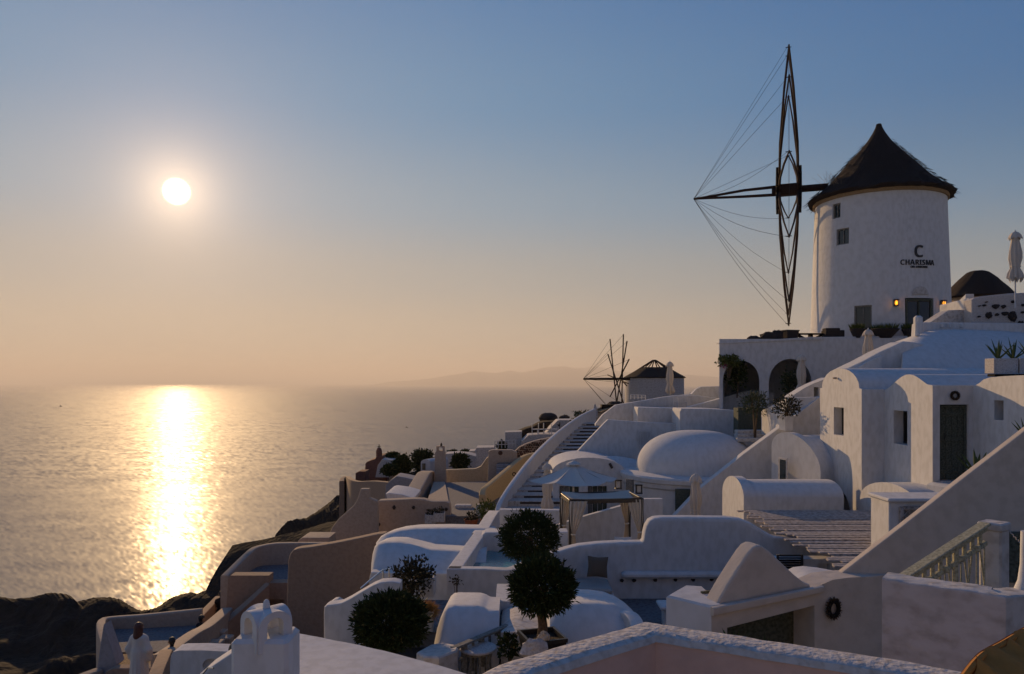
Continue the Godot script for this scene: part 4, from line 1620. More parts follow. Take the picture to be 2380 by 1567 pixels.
	for i in walls.size():
		mb = Mb.new()
		slab(mb, walls[i][0], walls[i][1], walls[i][2], 0.035)
		solo(names[i], walls[i][3], "wall", mb, M.white)
	mb = Mb.new()
	prism(mb, [at(1484, 948, 32.2), at(1582, 950, 32.2), Vector3(at(1582, 950, 33.4).x, hy(949, 32.2), -33.4), Vector3(at(1484, 947, 33.4).x, hy(948, 32.2), -33.4)], -2.6, 0.0)
	solo("terrace_floor", "narrow terrace behind the white blocks above the dome", "terrace", mb, M.paving)
	railing("white railing of thin posts, left of the closed umbrella by the small mill", at(1466, 928, 34.2), at(1500, 929, 34.2), 0.2, 5, M.white, 0.02)
	railing("white railing of four posts right of the closed umbrella by the small mill", at(1565, 947, 33.0), at(1597, 948, 33.0), 0.48, 4, M.white, 0.025)
	mb = Mb.new()
	var gate := thing("garden_gate", "pale barred garden gate set in the bluish wall beside the long stair", "gate", at(1497, 1038, 30.9))
	for i in 6:
		mb = Mb.new()
		mb.box(at(1484 + 5.4 * i, 1020, 30.93), Vector3(0.04, 0.72, 0.04))
		part("bar", mb, M.white, gate)
	for y in [1003, 1037]:
		mb = Mb.new()
		mb.box(at(1497.5, y, 30.935), Vector3(0.56, 0.04, 0.03))
		part("rail", mb, M.white, gate)
	# roof terraces left of the dome
	mb = Mb.new()
	shell(mb, [[1318, 1068], [1340, 1063], [1390, 1060], [1434, 1060], [1470, 1066], [1500, 1074]], 1100, 28.6, 29.5, 0.4, 8)
	solo("rounded_roof", "low white rounded roof between the open umbrella and the dome", "roof", mb, M.white)


func long_stair() -> void:
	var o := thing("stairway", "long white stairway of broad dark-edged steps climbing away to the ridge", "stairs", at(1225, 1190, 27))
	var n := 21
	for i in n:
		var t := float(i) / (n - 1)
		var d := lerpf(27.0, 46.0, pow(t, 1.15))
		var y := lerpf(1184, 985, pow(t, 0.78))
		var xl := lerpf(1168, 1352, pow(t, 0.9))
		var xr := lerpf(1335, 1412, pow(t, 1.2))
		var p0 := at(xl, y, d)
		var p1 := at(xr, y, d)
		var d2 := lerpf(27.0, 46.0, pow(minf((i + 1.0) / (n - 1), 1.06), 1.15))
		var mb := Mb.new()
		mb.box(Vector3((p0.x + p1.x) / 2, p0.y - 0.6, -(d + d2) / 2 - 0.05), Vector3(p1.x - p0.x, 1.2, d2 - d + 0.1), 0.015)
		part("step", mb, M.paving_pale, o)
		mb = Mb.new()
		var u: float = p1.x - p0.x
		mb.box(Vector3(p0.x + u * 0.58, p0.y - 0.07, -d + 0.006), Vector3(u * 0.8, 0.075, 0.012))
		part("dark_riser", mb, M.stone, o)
	var mb := Mb.new()
	sweep(mb, smooth([at(1163, 1186, 26.4), at(1168, 1168, 26.8), at(1180, 1146, 27.6), at(1203, 1112, 29.2), at(1235, 1070, 32.0), at(1270, 1032, 36.0), at(1310, 996, 41.0), at(1352, 966, 46.0), at(1385, 950, 50.0)], 5), 0.2, -14.0, 0.06)
	solo("stair_parapet", "curving white parapet along the left side of the long stairway", "wall", mb, M.white)


func gazebo_terrace() -> void:
	# gazebo with curtains
	var h := hy(1162, 19)
	var low := h - 2.1
	var f1 := Vector3(at(1326, 0, 19).x, 0, -19.0)
	var f2 := Vector3(at(1492, 0, 19.3).x, 0, -19.3)
	var b1 := Vector3(at(1305, 0, 20.2).x, 0, -20.2)
	var b2 := Vector3(at(1462, 0, 20.5).x, 0, -20.5)
	var o := thing("gazebo", "four-post gazebo with a sagging cloth roof and tied cream curtains", "gazebo", Vector3((f1.x + b2.x) / 2, low, -19.7))
	var mb: Mb
	for p in [f1, f2, b1, b2]:
		mb = Mb.new()
		mb.box(Vector3(p.x, (h + low) / 2, p.z), Vector3(0.085, h - low, 0.085), 0.006)
		part("post", mb, M.black, o)
	for e in [[f1, f2], [b1, b2], [f1, b1], [f2, b2]]:
		mb = Mb.new()
		var a: Vector3 = e[0] + Vector3.UP * (h - 0.05)
		var b: Vector3 = e[1] + Vector3.UP * (h - 0.05)
		var x := (b - a).normalized()
		mb.box((a + b) / 2, Vector3((b - a).length() - 0.08, 0.11, 0.07), 0.006, Basis(x, Vector3.UP, x.cross(Vector3.UP)))
		part("beam", mb, M.black, o)
	var rows := []
	for j in 9:
		var v := j / 8.0
		var row := []
		for i in 25:
			var u := i / 24.0
			var p := f1.lerp(f2, u).lerp(b1.lerp(b2, u), v)
			row.append(p + Vector3.UP * (h + 0.035 - 0.13 * sin(PI * v) * (0.5 + 0.5 * sin(u * 2.2)) - 0.05 * sin(PI * u) + 0.012 * sin(u * 40.0) * sin(PI * v)))
		rows.append(row)
	mb = Mb.new()
	mb.grid(rows)
	var under := rows.map(func(r): return r.map(func(p): return p + Vector3.DOWN * 0.006))
	under.reverse()
	mb.grid(under)
	part("cloth_roof", mb, M.muslin, o, 60)
	for e in [[f1, 0.44, 0.03, 1.0, 1], [f2, 0.40, -0.14, 1.0, -1], [b1, 0.32, 0.0, 1.0, 1], [b2, 0.33, 0.0, 1.0, -1]]:
		var base: Vector3 = e[0] + Vector3(0, 0, 0.05)
		rows = []
		for j in 22:
			var t := j / 21.0
			var y := lerpf(h - 0.03, low + 0.03, t)
			var w: float
			if t < 0.41:
				w = lerpf(e[1], 0.07, pow(t / 0.41, 1.5))
			else:
				w = lerpf(0.07, 0.24, pow((t - 0.41) / 0.59, 0.7))
			var cx: float = e[4] * (lerpf(e[1] * 0.5 - 0.02, 0.07, minf(t / 0.41, 1.0)) if t < 0.41 else lerpf(0.07, 0.1, (t - 0.41) / 0.59))
			var row := []
			for i in 33:
				var u := i / 32.0 - 0.5
				row.append(base + Vector3(cx + u * w, y, 0.035 * sin(u * 26.0 + t * 3.0) * (0.35 + w)))
			rows.append(row)
		rows.reverse()
		mb = Mb.new()
		mb.grid(rows)
		var bk := rows.map(func(r): return r.map(func(p): return p + Vector3(0, 0, -0.005)))
		bk.reverse()
		mb.grid(bk)
		part("curtain", mb, M.muslin, o, 60)
		mb = Mb.new()
		mb.lathe([Vector2(0.06, -0.02), Vector2(0.066, 0), Vector2(0.06, 0.02)], base + Vector3(e[4] * 0.07, lerpf(h, low, 0.41), 0), 14, 1, 1, 0, 0, false)
		part("tie", mb, M.linen, o)
	mb = Mb.new()
	mb.box(Vector3((f1.x + b2.x) / 2, low + 0.24, -19.75), Vector3(1.5, 0.42, 1.0), 0.05)
	part("daybed", mb, M.linen, o)
	mb = Mb.new()
	cushion(mb, at(1449, 1260, 18.6) + Vector3(0, -0.02, 0), 0.42, 0.3, 0.12, Basis(Vector3.RIGHT, -0.6))
	solo("white_cushion", "white cushion whose peak shows above the wall under the gazebo", "cushion", mb, M.linen)
	mb = Mb.new()
	mb.box(Vector3(3.0, low - 0.15, -21.2), Vector3(8.5, 0.3, 7.6), 0.0)
	solo("gazebo_terrace", "paved terrace that carries the gazebo and umbrellas", "terrace", mb, M.paving_pale)
	# sloping stair walls behind the gazebo
	mb = Mb.new()
	slab(mb, [[1240, 1246], [1300, 1219], [1360, 1200], [1445, 1176], [1500, 1160], [1540, 1160], [1540, 1320], [1240, 1320]], 22.3, 0.22, 0.02)
	solo("sloping_parapet", "sloping white parapet seen through the gazebo", "wall", mb, M.white)
	mb = Mb.new()
	slab(mb, [[1490, 1200], [1494, 1172], [1535, 1168], [1538, 1230], [1490, 1230]], 23.4, 0.3, 0.03)
	solo("wall_block", "small square white block between the gazebo and the round house", "wall", mb, M.white)
	mb = Mb.new()
	slab(mb, [[1160, 1192], [1162, 1185], [1300, 1186.5], [1302, 1300], [1160, 1300]], 24.3, 0.3, 0.02)
	solo("terrace_wall", "white wall with a bright rim across the foot of the long stairway", "wall", mb, M.white)
	mb = Mb.new()
	var sh := at(1377, 1297, 20)
	sh = sh
	rock(mb, at(1377, 1205, 24.1), Vector3(0.09, 0.15, 0.05), 181, 8, 12, 0.3)
	# open parasol
	o = thing("open_parasol", "open square parasol, pale cloth in shade, in front of the suite", "umbrella", at(1333, 1215, 21.5))
	var ap := at(1333, 1076, 21.5)
	var rim := hy(1115, 21.5)
	var rr := []
	for k in 8:
		var a := TAU * k / 8 + 0.22
		var r := 1.32 if k % 2 == 0 else 1.05
		rr.append(Vector3(ap.x + cos(a) * r, rim + (0.0 if k % 2 == 0 else 0.02), ap.z - sin(a) * r))
	mb = Mb.new()
	for k in 8:
		var p: Vector3 = rr[k]
		var q: Vector3 = rr[(k + 1) % 8]
		var rows2 := []
		for j in 7:
			var t := j / 6.0
			var row := []
			for i in 7:
				var u := i / 6.0
				var e := p.lerp(q, u)
				var w := e.lerp(ap, t)
				w.y -= 0.05 * sin(PI * u) * sin(PI * (1.0 - t) * 0.5) + 0.05 * sin(PI * t)
				row.append(w)
			rows2.append(row)
		mb.grid(rows2)
		var b3 := rows2.map(func(r): return r.map(func(w): return w + Vector3.DOWN * 0.006))
		b3.reverse()
		mb.grid(b3)
	part("canopy", mb, M.linen, o, 25)
	mb = Mb.new()
	mb.lathe([Vector2(0.22, ap.y - 0.05), Vector2(0.2, ap.y - 0.01), Vector2(0.1, ap.y + 0.035), Vector2(0.03, ap.y + 0.05)], Vector3(ap.x, 0, ap.z), 8)
	part("vent_cap", mb, M.linen, o)
	mb = Mb.new()
	mb.tube([Vector3(ap.x, low, ap.z), Vector3(ap.x, ap.y + 0.1, ap.z)], 0.028, 0.028, 8)
	part("pole", mb, M.white, o)
	for k in 8:
		mb = Mb.new()
		mb.tube([Vector3(ap.x, ap.y - 0.07, ap.z), rr[k] + Vector3.DOWN * 0.025], 0.01, 0.008, 4)
		part("rib", mb, M.bleached, o)


func cushion(mb: Mb, ce: Vector3, w: float, h: float, t: float, b := Basis()) -> void:
	var n := 12
	for s in [1, -1]:
		var rows := []
		for j in n + 1:
			var v := j / float(n) * 2 - 1
			var row := []
			for i in n + 1:
				var u := i / float(n) * 2 - 1
				var k := (1.0 - pow(absf(u), 2.4)) * (1.0 - pow(absf(v), 2.4))
				var pin := 1.0 + 0.10 * pow(absf(u * v), 1.5) - 0.05
				row.append(ce + b * Vector3(u * w / 2 * pin * s, v * h / 2 * pin, s * t / 2 * pow(k, 0.5)))
			rows.append(row)
		mb.grid(rows)


func pool_and_lounge() -> void:
	# long curved wall behind the bench
	var o := thing("curved_wall", "long white wall with a stepped curving top behind the lounge bench", "wall", at(1560, 1400, 16.5))
	var mb := Mb.new()
	var top := []
	for e in [[1180, 1330], [1225, 1311], [1258, 1297], [1290, 1284], [1320, 1275], [1345, 1269], [1390, 1264], [1440, 1261.5], [1492, 1261], [1496, 1257], [1498, 1240], [1502, 1224], [1510, 1211], [1522, 1205], [1540, 1203], [1600, 1203], [1690, 1204], [1725, 1208], [1752, 1219], [1775, 1234], [1800, 1248], [1840, 1252], [1900, 1258]]:
		top.append(e)
	slab(mb, top + [[1900, 1500], [1180, 1500]], 16.5, 0.36, 0.07)
	part("wall", mb, M.white, o)
	mb = Mb.new()
	mb.box(at(1600, 1336, 16.4), Vector3(2.9, 0.15, 0.2), 0.05)
	part("ledge", mb, M.white, o)
	var n := 0
	for x in [1445, 1474, 1523, 1570, 1611, 1654]:
		mb = Mb.new()
		rock(mb, at(x, 1349.5 - 0.012 * (x - 1445), 16.47), Vector3(0.045, 0.038, 0.05), 130 + n, 6, 9, 0.4)
		part("stone", mb, M.stone, o, 25)
		n += 1
	mb = Mb.new()
	var deck := -4.74
	prism(mb, [Vector3(-0.2, deck, -16.6), Vector3(6.2, deck, -16.6), Vector3(6.2, deck, -9.8), Vector3(0.6, deck, -9.8)], deck - 0.4, 0.0)
	solo("lounge_deck", "grey paved terrace in front of the long curved wall", "terrace", mb, M.paving)
	# bench
	o = thing("lounge_bench", "white metal bench with a pale seat pad against the long curved wall", "bench", Vector3(1.6, deck, -15.9))
	var xl := at(1270, 0, 15.8).x
	var xr := at(1422, 0, 15.8).x
	for e in [[xl + 0.03, -15.45], [xr - 0.03, -15.45], [xl + 0.03, -16.3], [xr - 0.03, -16.3], [xr - 0.55, -15.45]]:
		mb = Mb.new()
		mb.box(Vector3(e[0], deck + 0.17, e[1]), Vector3(0.035, 0.34, 0.035))
		part("leg", mb, M.white, o)
	mb = Mb.new()
	mb.box(Vector3((xl + xr) / 2, deck + 0.36, -15.87), Vector3(xr - xl, 0.045, 0.9), 0.01)
	part("seat_frame", mb, M.white, o)
	mb = Mb.new()
	mb.box(Vector3((xl + xr) / 2, deck + 0.44, -15.87), Vector3(xr - xl - 0.04, 0.11, 0.86), 0.04)
	part("seat_pad", mb, M.cushion_pale, o)
	mb = Mb.new()
	cushion(mb, at(1389, 1318, 16.0), 0.42, 0.42, 0.15, Basis(Vector3.RIGHT, -0.15) * Basis(Vector3.FORWARD, 0.06))
	solo("taupe_pillow", "square taupe pillow standing at the right end of the lounge bench", "pillow", mb, M.cushion)
	mb = Mb.new()
	mb.box(Vector3(at(1566, 0, 14.6).x, deck + 0.42, -14.6), Vector3(0.6, 0.07, 0.5), 0.02)
	var tb := thing("low_table", "low white slab table left of the peaked roof", "table", Vector3(at(1566, 0, 14.6).x, deck, -14.6))
	part("top", mb, M.white, tb)
	mb = Mb.new()
	mb.box(Vector3(at(1566, 0, 14.6).x, deck + 0.19, -14.65), Vector3(0.4, 0.38, 0.3), 0.02)
	part("foot", mb, M.white, tb)
	# plunge pool
	o = thing("plunge_pool", "small raised plunge pool with turquoise water behind the topiary balls", "pool", at(1130, 1400, 16.5))
	var hp := -3.7
	var A := lev(1073, 1322, hp)
	var B := lev(1130, 1237, hp)
	var wl := 0.3
	mb = Mb.new()
	sweep(mb, [A, B], wl, -6.2, 0.03)
	# the wall is thick towards the left, so its face looks into the pool
	part("side_wall", mb, M.white, o)
	mb = Mb.new()
	var fr := smooth([A + Vector3(-0.28, 0, 0.02), A + Vector3(0.5, 0, 0.06), lev(1180, 1322, hp) + Vector3(0.1, 0, 0.1), lev(1245, 1305, hp), lev(1300, 1280, hp)], 4)
	sweep(mb, fr, 0.26, -6.2, 0.03)
	part("front_wall", mb, M.white, o)
	mb = Mb.new()
	prism(mb, [A + Vector3(0.0, -0.32, -0.1), lev(1250, 1318, hp) + Vector3(0, -0.32, -0.2), lev(1290, 1260, hp) + Vector3(0, -0.32, 0), B + Vector3(-0.05, -0.32, 0.6)], -4.6, 0.0)
	part("water", mb, M.pool_water, o)
	mb = Mb.new()
	slab(mb, [[1118, 1246], [1128, 1238], [1205, 1237], [1320, 1237], [1320, 1330], [1118, 1330]], 18.2, 0.5, 0.03)
	part("back_wall", mb, M.white, o)
	mb = Mb.new()
	sweep(mb, [at(1128, 1239, 18.8), at(1140, 1222, 20.0), at(1152, 1200, 21.5), at(1161, 1187, 23.2)], 0.34, -8, 0.03)
	solo("edge_wall", "narrow white wall with a sunlit top running from the pool up to the stairway", "wall", mb, M.white)
	# block with niches, curved wall beside it
	mb = await carve(px_rect(1152, 1398, 1312, 1560, 12.6), front(12.6), 1.1, [[px_arch(1163, 1178, 1417, 1430, 1436, 12.6), front(12.5), 0.4], [px_arch(1212, 1226, 1424, 1435, 1441, 12.6), front(12.5), 0.4], [px_arch(1292, 1305, 1428, 1438, 1446, 12.6), front(12.5), 0.4]])
	solo("niche_wall", "white block with small dark arched niches behind the topiary trunk", "wall", mb, M.white)
	for e in [[1170.5, 1429], [1219, 1434]]:
		mb = Mb.new()
		rock(mb, at(e[0], e[1], 12.8), Vector3(0.05, 0.065, 0.05), 171 + int(e[0]), 8, 12, 0.2)
		solo("clay_jug", "small dark clay jug in the %s arched niche" % ("left" if e[0] < 1200 else "middle"), "jug", mb, M.lava)
	mb = Mb.new()
	shell(mb, [[1278, 1420], [1296, 1407], [1320, 1400], [1350, 1398], [1390, 1399], [1425, 1404], [1455, 1416], [1478, 1431], [1496, 1448]], 1540, 10.4, 11.15, 1.0, 10)
	solo("rounded_parapet", "smooth rounded white parapet right of the topiary trunk", "wall", mb, M.white)
	mb = Mb.new()
	sweep(mb, smooth([at(1428, 1421, 11.1), at(1448, 1425, 10.9), at(1460, 1440, 10.7), at(1466, 1462, 10.5)], 4), 0.22, -5.2, 0.05)
	solo("coping", "short curved white coping crossing the rounded parapet's right end", "ledge", mb, M.white)
	mb = Mb.new()
	shell(mb, [[1008, 1500], [1016, 1462], [1024, 1436], [1033, 1415], [1042, 1407], [1056, 1405], [1110, 1406], [1124, 1410], [1134, 1416], [1160, 1418]], 1530, 10.9, 11.5, 1.0, 9)
	solo("rounded_wall", "white rounded wall between the golden grass and the niche wall", "wall", mb, M.white)


# ------------------------------------------------------------------ left and far: vaults, tan houses, the far end of the village, cliffs
func white_roofs() -> void:
	var mb := Mb.new()
	shell(mb, [[862, 1336], [863, 1310], [866, 1288], [871, 1270], [880, 1261], [895, 1258], [930, 1258], [946, 1262], [1000, 1275], [1090, 1279], [1130, 1279]], 1345, 16.4, 17.35, 2.5, 10)
	solo("barrel_roof", "broad bluish white barrel roof left of the pool", "roof", mb, M.white)
	mb = Mb.new()
	shell(mb, [[874, 1262], [886, 1246], [900, 1238], [930, 1230], [965, 1226], [1040, 1225], [1130, 1227], [1150, 1232]], 1290, 18.6, 19.4, 2.5, 8)
	solo("upper_roof", "long white rounded roof edge above the broad barrel roof", "roof", mb, M.white)
	mb = Mb.new()
	slab(mb, [[858, 1345], [862, 1331], [1076, 1334], [1076, 1440], [858, 1440]], 16.2, 0.3, 0.03)
	solo("house_wall", "white wall under the broad barrel roof", "wall", mb, M.white)
	mb = Mb.new()
	slab(mb, [[752, 1425], [753, 1412], [760, 1407], [775, 1405.5], [792, 1403], [812, 1393], [840, 1376], [866, 1361], [884, 1354], [912, 1352], [930, 1356], [930, 1520], [752, 1500]], 13.4, 0.3, 0.03)
	solo("stair_wall", "white stair wall with a wavy top beside the big round bush", "wall", mb, M.white)
	mb = Mb.new()
	slab(mb, [[756, 1412], [766, 1402], [776, 1395], [784, 1394], [792, 1399], [796, 1420], [756, 1420]], 13.9, 0.2, 0.02)
	solo("stair_wall", "small sunlit cap of a second stair wall at the wavy wall's left end", "wall", mb, M.white)
	mb = Mb.new()
	prism(mb, [lev(905, 1395, -4.1), lev(1082, 1395, -4.1), lev(1160, 1470, -4.1), lev(905, 1470, -4.1)], -5.0, 0.0)
	solo("planted_terrace", "grey terrace with pots between the bush and the pool", "terrace", mb, M.paving)
	var o := thing("handrail", "thin polished handrail bending down beside the wavy stair wall", "handrail", at(872, 1365, 14.2))
	mb = Mb.new()
	mb.tube([at(838, 1368, 14.2), at(868, 1342, 14.6), at(890, 1325, 15), at(910, 1322, 15.2)], 0.016, 0.016, 6)
	part("rail", mb, M.steel, o)
	for e in [[890, 1325, 1352, 15], [904, 1323, 1352, 15.1]]:
		mb = Mb.new()
		mb.tube([at(e[0], e[1], e[3]), at(e[0], e[2], e[3])], 0.014, 0.014, 6)
		part("post", mb, M.steel, o)
	o = planter("white planter box behind the dark climbing bush", Vector3(at(996, 0, 14.6).x, -4.1, -14.6), Vector3(0.26, 0.36, 0.5), M.white)
	bush("dark_shrub", "dark bush with reddish tips in the white planter", at(955, 1345, 14.2), Vector3(0.34, 0.36, 0.3), 900, 0.085, 0.05, 411, M.leaf_red, -4.0, 0.2, 0.4)
	bush("twiggy_shrub", "loose twiggy shrub with round leaves rising right of the dark bush", at(988, 1332, 14.5), Vector3(0.2, 0.24, 0.2), 170, 0.06, 0.045, 412, M.leaf_red, -3.75, 0.1, 0.5)
	bush("small_plant", "tiny dark plant against the white wall left of the pool", at(1060, 1351, 14.0), Vector3(0.09, 0.07, 0.08), 40, 0.06, 0.04, 413, M.leaf_red, -4.0, 0.1, 0.5)
	o = pot("white_vase", "tall white pot holding the golden grass", Vector3(at(993, 0, 12.4).x, -4.1, -12.4), 0.1, 0.12, 0.36, M.white)
	o = thing("golden_grass", "ball of golden dry grass in the tall white pot", "grass", at(995, 1432, 12.4))
	mb = Mb.new()
	rng.seed = 55
	mb.use_tint = true
	var gc := at(995, 1414, 12.4)
	for i in 1500:
		var d := rdir()
		var k := rng.randf_range(0.6, 1.4)
		mb.tint = Color(k, k, k)
		var q := (d + Vector3.UP * 0.25).normalized()
		leaf(mb, gc + Vector3.DOWN * 0.06 + q * 0.04, q, rdir(), rng.randf_range(0.1, 0.2) * (1.15 - 0.2 * absf(q.y)), 0.008)
	part("tuft", mb, M.gold_grass, o, 0)


func tan_houses() -> void:
	# big tan wall
	var mb := Mb.new()
	slab(mb, [[664, 1520], [666, 1400], [669, 1306], [673, 1289], [681, 1279], [694, 1275], [720, 1272], [770, 1264], [830, 1252], [876, 1242], [895, 1240], [897, 1520]], 24, 0.45, 0.05)
	solo("tan_wall", "big plain tan wall with a rising rounded top", "wall", mb, M.tan)
	# tan house with roof terrace
	var o := thing("tan_house", "tan house with a sunken roof terrace and a dark doorway", "house", at(600, 1520, 27))
	var fp := PackedVector2Array()
	for e in [[516, 1560], [522, 1480], [528, 1380], [530, 1345], [535, 1338], [625, 1338], [625, 1355], [672, 1355], [672, 1560]]:
		var w := at(e[0], e[1], 27)
		fp.append(Vector2(w.x, w.y))
	mb = await carve(fp, front(27), 0.5, [[px_rect(600, 1394, 660, 1470, 27), front(26.9), 0.45]])
	part("wall", mb, M.tan, o)
	mb = Mb.new()
	mb.box(at(630, 1432, 27.46), Vector3(0.95, 1.2, 0.04))
	part("door", mb, M.dark_timber, o)
	mb = Mb.new()
	sweep(mb, smooth([at(531, 1338, 27.2), at(548, 1321, 27.8), at(570, 1299, 28.6), at(588, 1282, 29.2), at(604, 1271, 29.7), at(640, 1264, 29.9), at(700, 1263, 30), at(770, 1263, 30)], 4), 0.3, -10.0, 0.06)
	part("parapet", mb, M.sand, o)
	mb = Mb.new()
	prism(mb, [Vector3(at(535, 0, 27).x, -7.25, -27.4), Vector3(-6.6, -7.25, -27.4), Vector3(-6.6, -7.25, -30.2), Vector3(-10.2, -7.25, -30.2)], -9.5, 0.0)
	part("roof_floor", mb, M.paving, o)
	mb = Mb.new()
	slab(mb, [[690, 1262], [696, 1254], [703, 1250], [765, 1250], [765, 1275], [690, 1275]], 31, 1.2, 0.03)
	solo("low_roof", "small flat white roof behind the tan house's parapet", "roof", mb, M.sand)
	mb = Mb.new()
	sweep(mb, [at(470, 1500, 24.4), at(520, 1455, 25.4), at(575, 1406, 26.1), at(626, 1358, 26.6)], 0.34, -13.0, 0.04)
	solo("stair_band", "sloping tan stair parapet across the front of the tan house", "wall", mb, M.tan)
	# stair going down between two parapets
	mb = Mb.new()
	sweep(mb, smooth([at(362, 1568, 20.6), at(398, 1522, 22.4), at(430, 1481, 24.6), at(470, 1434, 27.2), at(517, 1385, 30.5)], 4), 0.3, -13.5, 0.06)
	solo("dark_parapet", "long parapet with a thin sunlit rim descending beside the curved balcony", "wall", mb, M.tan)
	mb = Mb.new()
	sweep(mb, smooth([at(392, 1520, 18.8), at(430, 1494, 20.4), at(468, 1467, 22.0), at(500, 1449, 23.6), at(542, 1412, 26.4)], 4), 0.42, -12.0, 0.08)
	solo("broad_parapet", "broad sunlit parapet on the near side of the descending stair", "wall", mb, M.sand)
	o = thing("stair_flight", "shaded stair flight descending between two parapets", "stairs", at(470, 1520, 24))
	for k in 14:
		mb = Mb.new()
		var t := k / 13.0
		var p := at(lerpf(405, 520, t), lerpf(1560, 1440, t), lerpf(20.5, 29.0, t))
		mb.box(p + Vector3(0.2, -0.5, 0), Vector3(1.6, 1.0, 0.8), 0.0)
		part("step", mb, M.tan, o)
	mb = Mb.new()
	for e in [[510, 1480, 24.4, 0.22, 0.2], [525, 1490, 23.8, 0.2, 0.15], [500, 1502, 23.0, 0.24, 0.16]]:
		mb = Mb.new()
		mb.box(at(e[0], e[1], e[2]), Vector3(e[3] * 2, e[4] * 2, 0.4), 0.03)
		solo("stone_step", ["upper loose block step at the foot of the tan house", "middle loose block step at the foot of the tan house", "lower loose block step at the foot of the tan house"][int(e[1] - 1480) / 10 if e[1] < 1500 else 2], "step", mb, M.sand)
	# balcony at lower left
	o = thing("curved_balcony", "small walled balcony with a blue-grey floor at the lower left", "balcony", at(330, 1560, 22))
	mb = Mb.new()
	sweep(mb, smooth([at(268, 1524, 20.6), at(262, 1505, 21.3), at(253, 1480, 22.2), at(246, 1455, 23.2), at(247, 1440, 24.0), at(262, 1436, 24.2), at(330, 1431, 24.3), at(400, 1424, 24.5), at(468, 1417, 24.7)], 4), 0.26, -14.0, 0.07)
	part("parapet", mb, M.sand, o)
	mb = Mb.new()
	prism(mb, [at(256, 1517, 22.0), at(452, 1513, 22.0), Vector3(at(470, 0, 24.6).x, -7.95, -24.6), Vector3(at(250, 0, 24.6).x, -7.95, -24.6)], -14.0, 0.0)
	part("floor", mb, M.paving, o)
	mb = Mb.new()
	prism(mb, [lev(262, 1549, -7.85), lev(440, 1545, -7.85), lev(440, 1518, -7.85), lev(266, 1520, -7.85)], -8.0, 0.02)
	solo("straw_mat_roof", "sunlit straw matting in front of the balcony floor", "mat", mb, M.straw)
	mb = Mb.new()
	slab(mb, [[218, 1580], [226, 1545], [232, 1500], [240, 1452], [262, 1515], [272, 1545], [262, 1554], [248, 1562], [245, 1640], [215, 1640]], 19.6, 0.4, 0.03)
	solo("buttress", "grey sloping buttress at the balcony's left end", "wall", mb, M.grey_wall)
	mb = Mb.new()
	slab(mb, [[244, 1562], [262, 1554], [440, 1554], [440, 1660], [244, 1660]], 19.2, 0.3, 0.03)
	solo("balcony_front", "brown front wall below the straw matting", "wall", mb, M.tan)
	mb = Mb.new()
	sweep(mb, [at(150, 1600, 18.4), at(195, 1572, 19.0), at(238, 1556, 19.5)], 0.3, -13, 0.05)
	solo("low_parapet", "low parapet leaving the frame at the bottom left", "wall", mb, M.sand)
	mb = Mb.new()
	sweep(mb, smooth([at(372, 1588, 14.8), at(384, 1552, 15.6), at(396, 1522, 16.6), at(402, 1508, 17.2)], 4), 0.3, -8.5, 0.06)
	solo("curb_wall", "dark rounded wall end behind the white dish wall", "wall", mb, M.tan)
	var pts := []
	for e in [[394, 1640], [395, 1545], [397, 1525], [402, 1515.5], [415, 1512.5], [470, 1512], [533, 1515], [560, 1520], [700, 1530], [700, 1640]]:
		var w := at(e[0], e[1], 12.5)
		pts.append(Vector2(w.x, w.y))
	var dish := PackedVector2Array()
	for i in 16:
		var c := at(491, 1548, 12.5)
		dish.append(Vector2(c.x + 0.15 * cos(TAU * i / 16), c.y + 0.12 * sin(TAU * i / 16)))
	mb = await carve(PackedVector2Array(pts), front(12.5), 0.35, [[dish, front(12.45), 0.14]])
	solo("dish_wall", "white wall with a shallow round recess at the bottom left", "wall", mb, M.white)


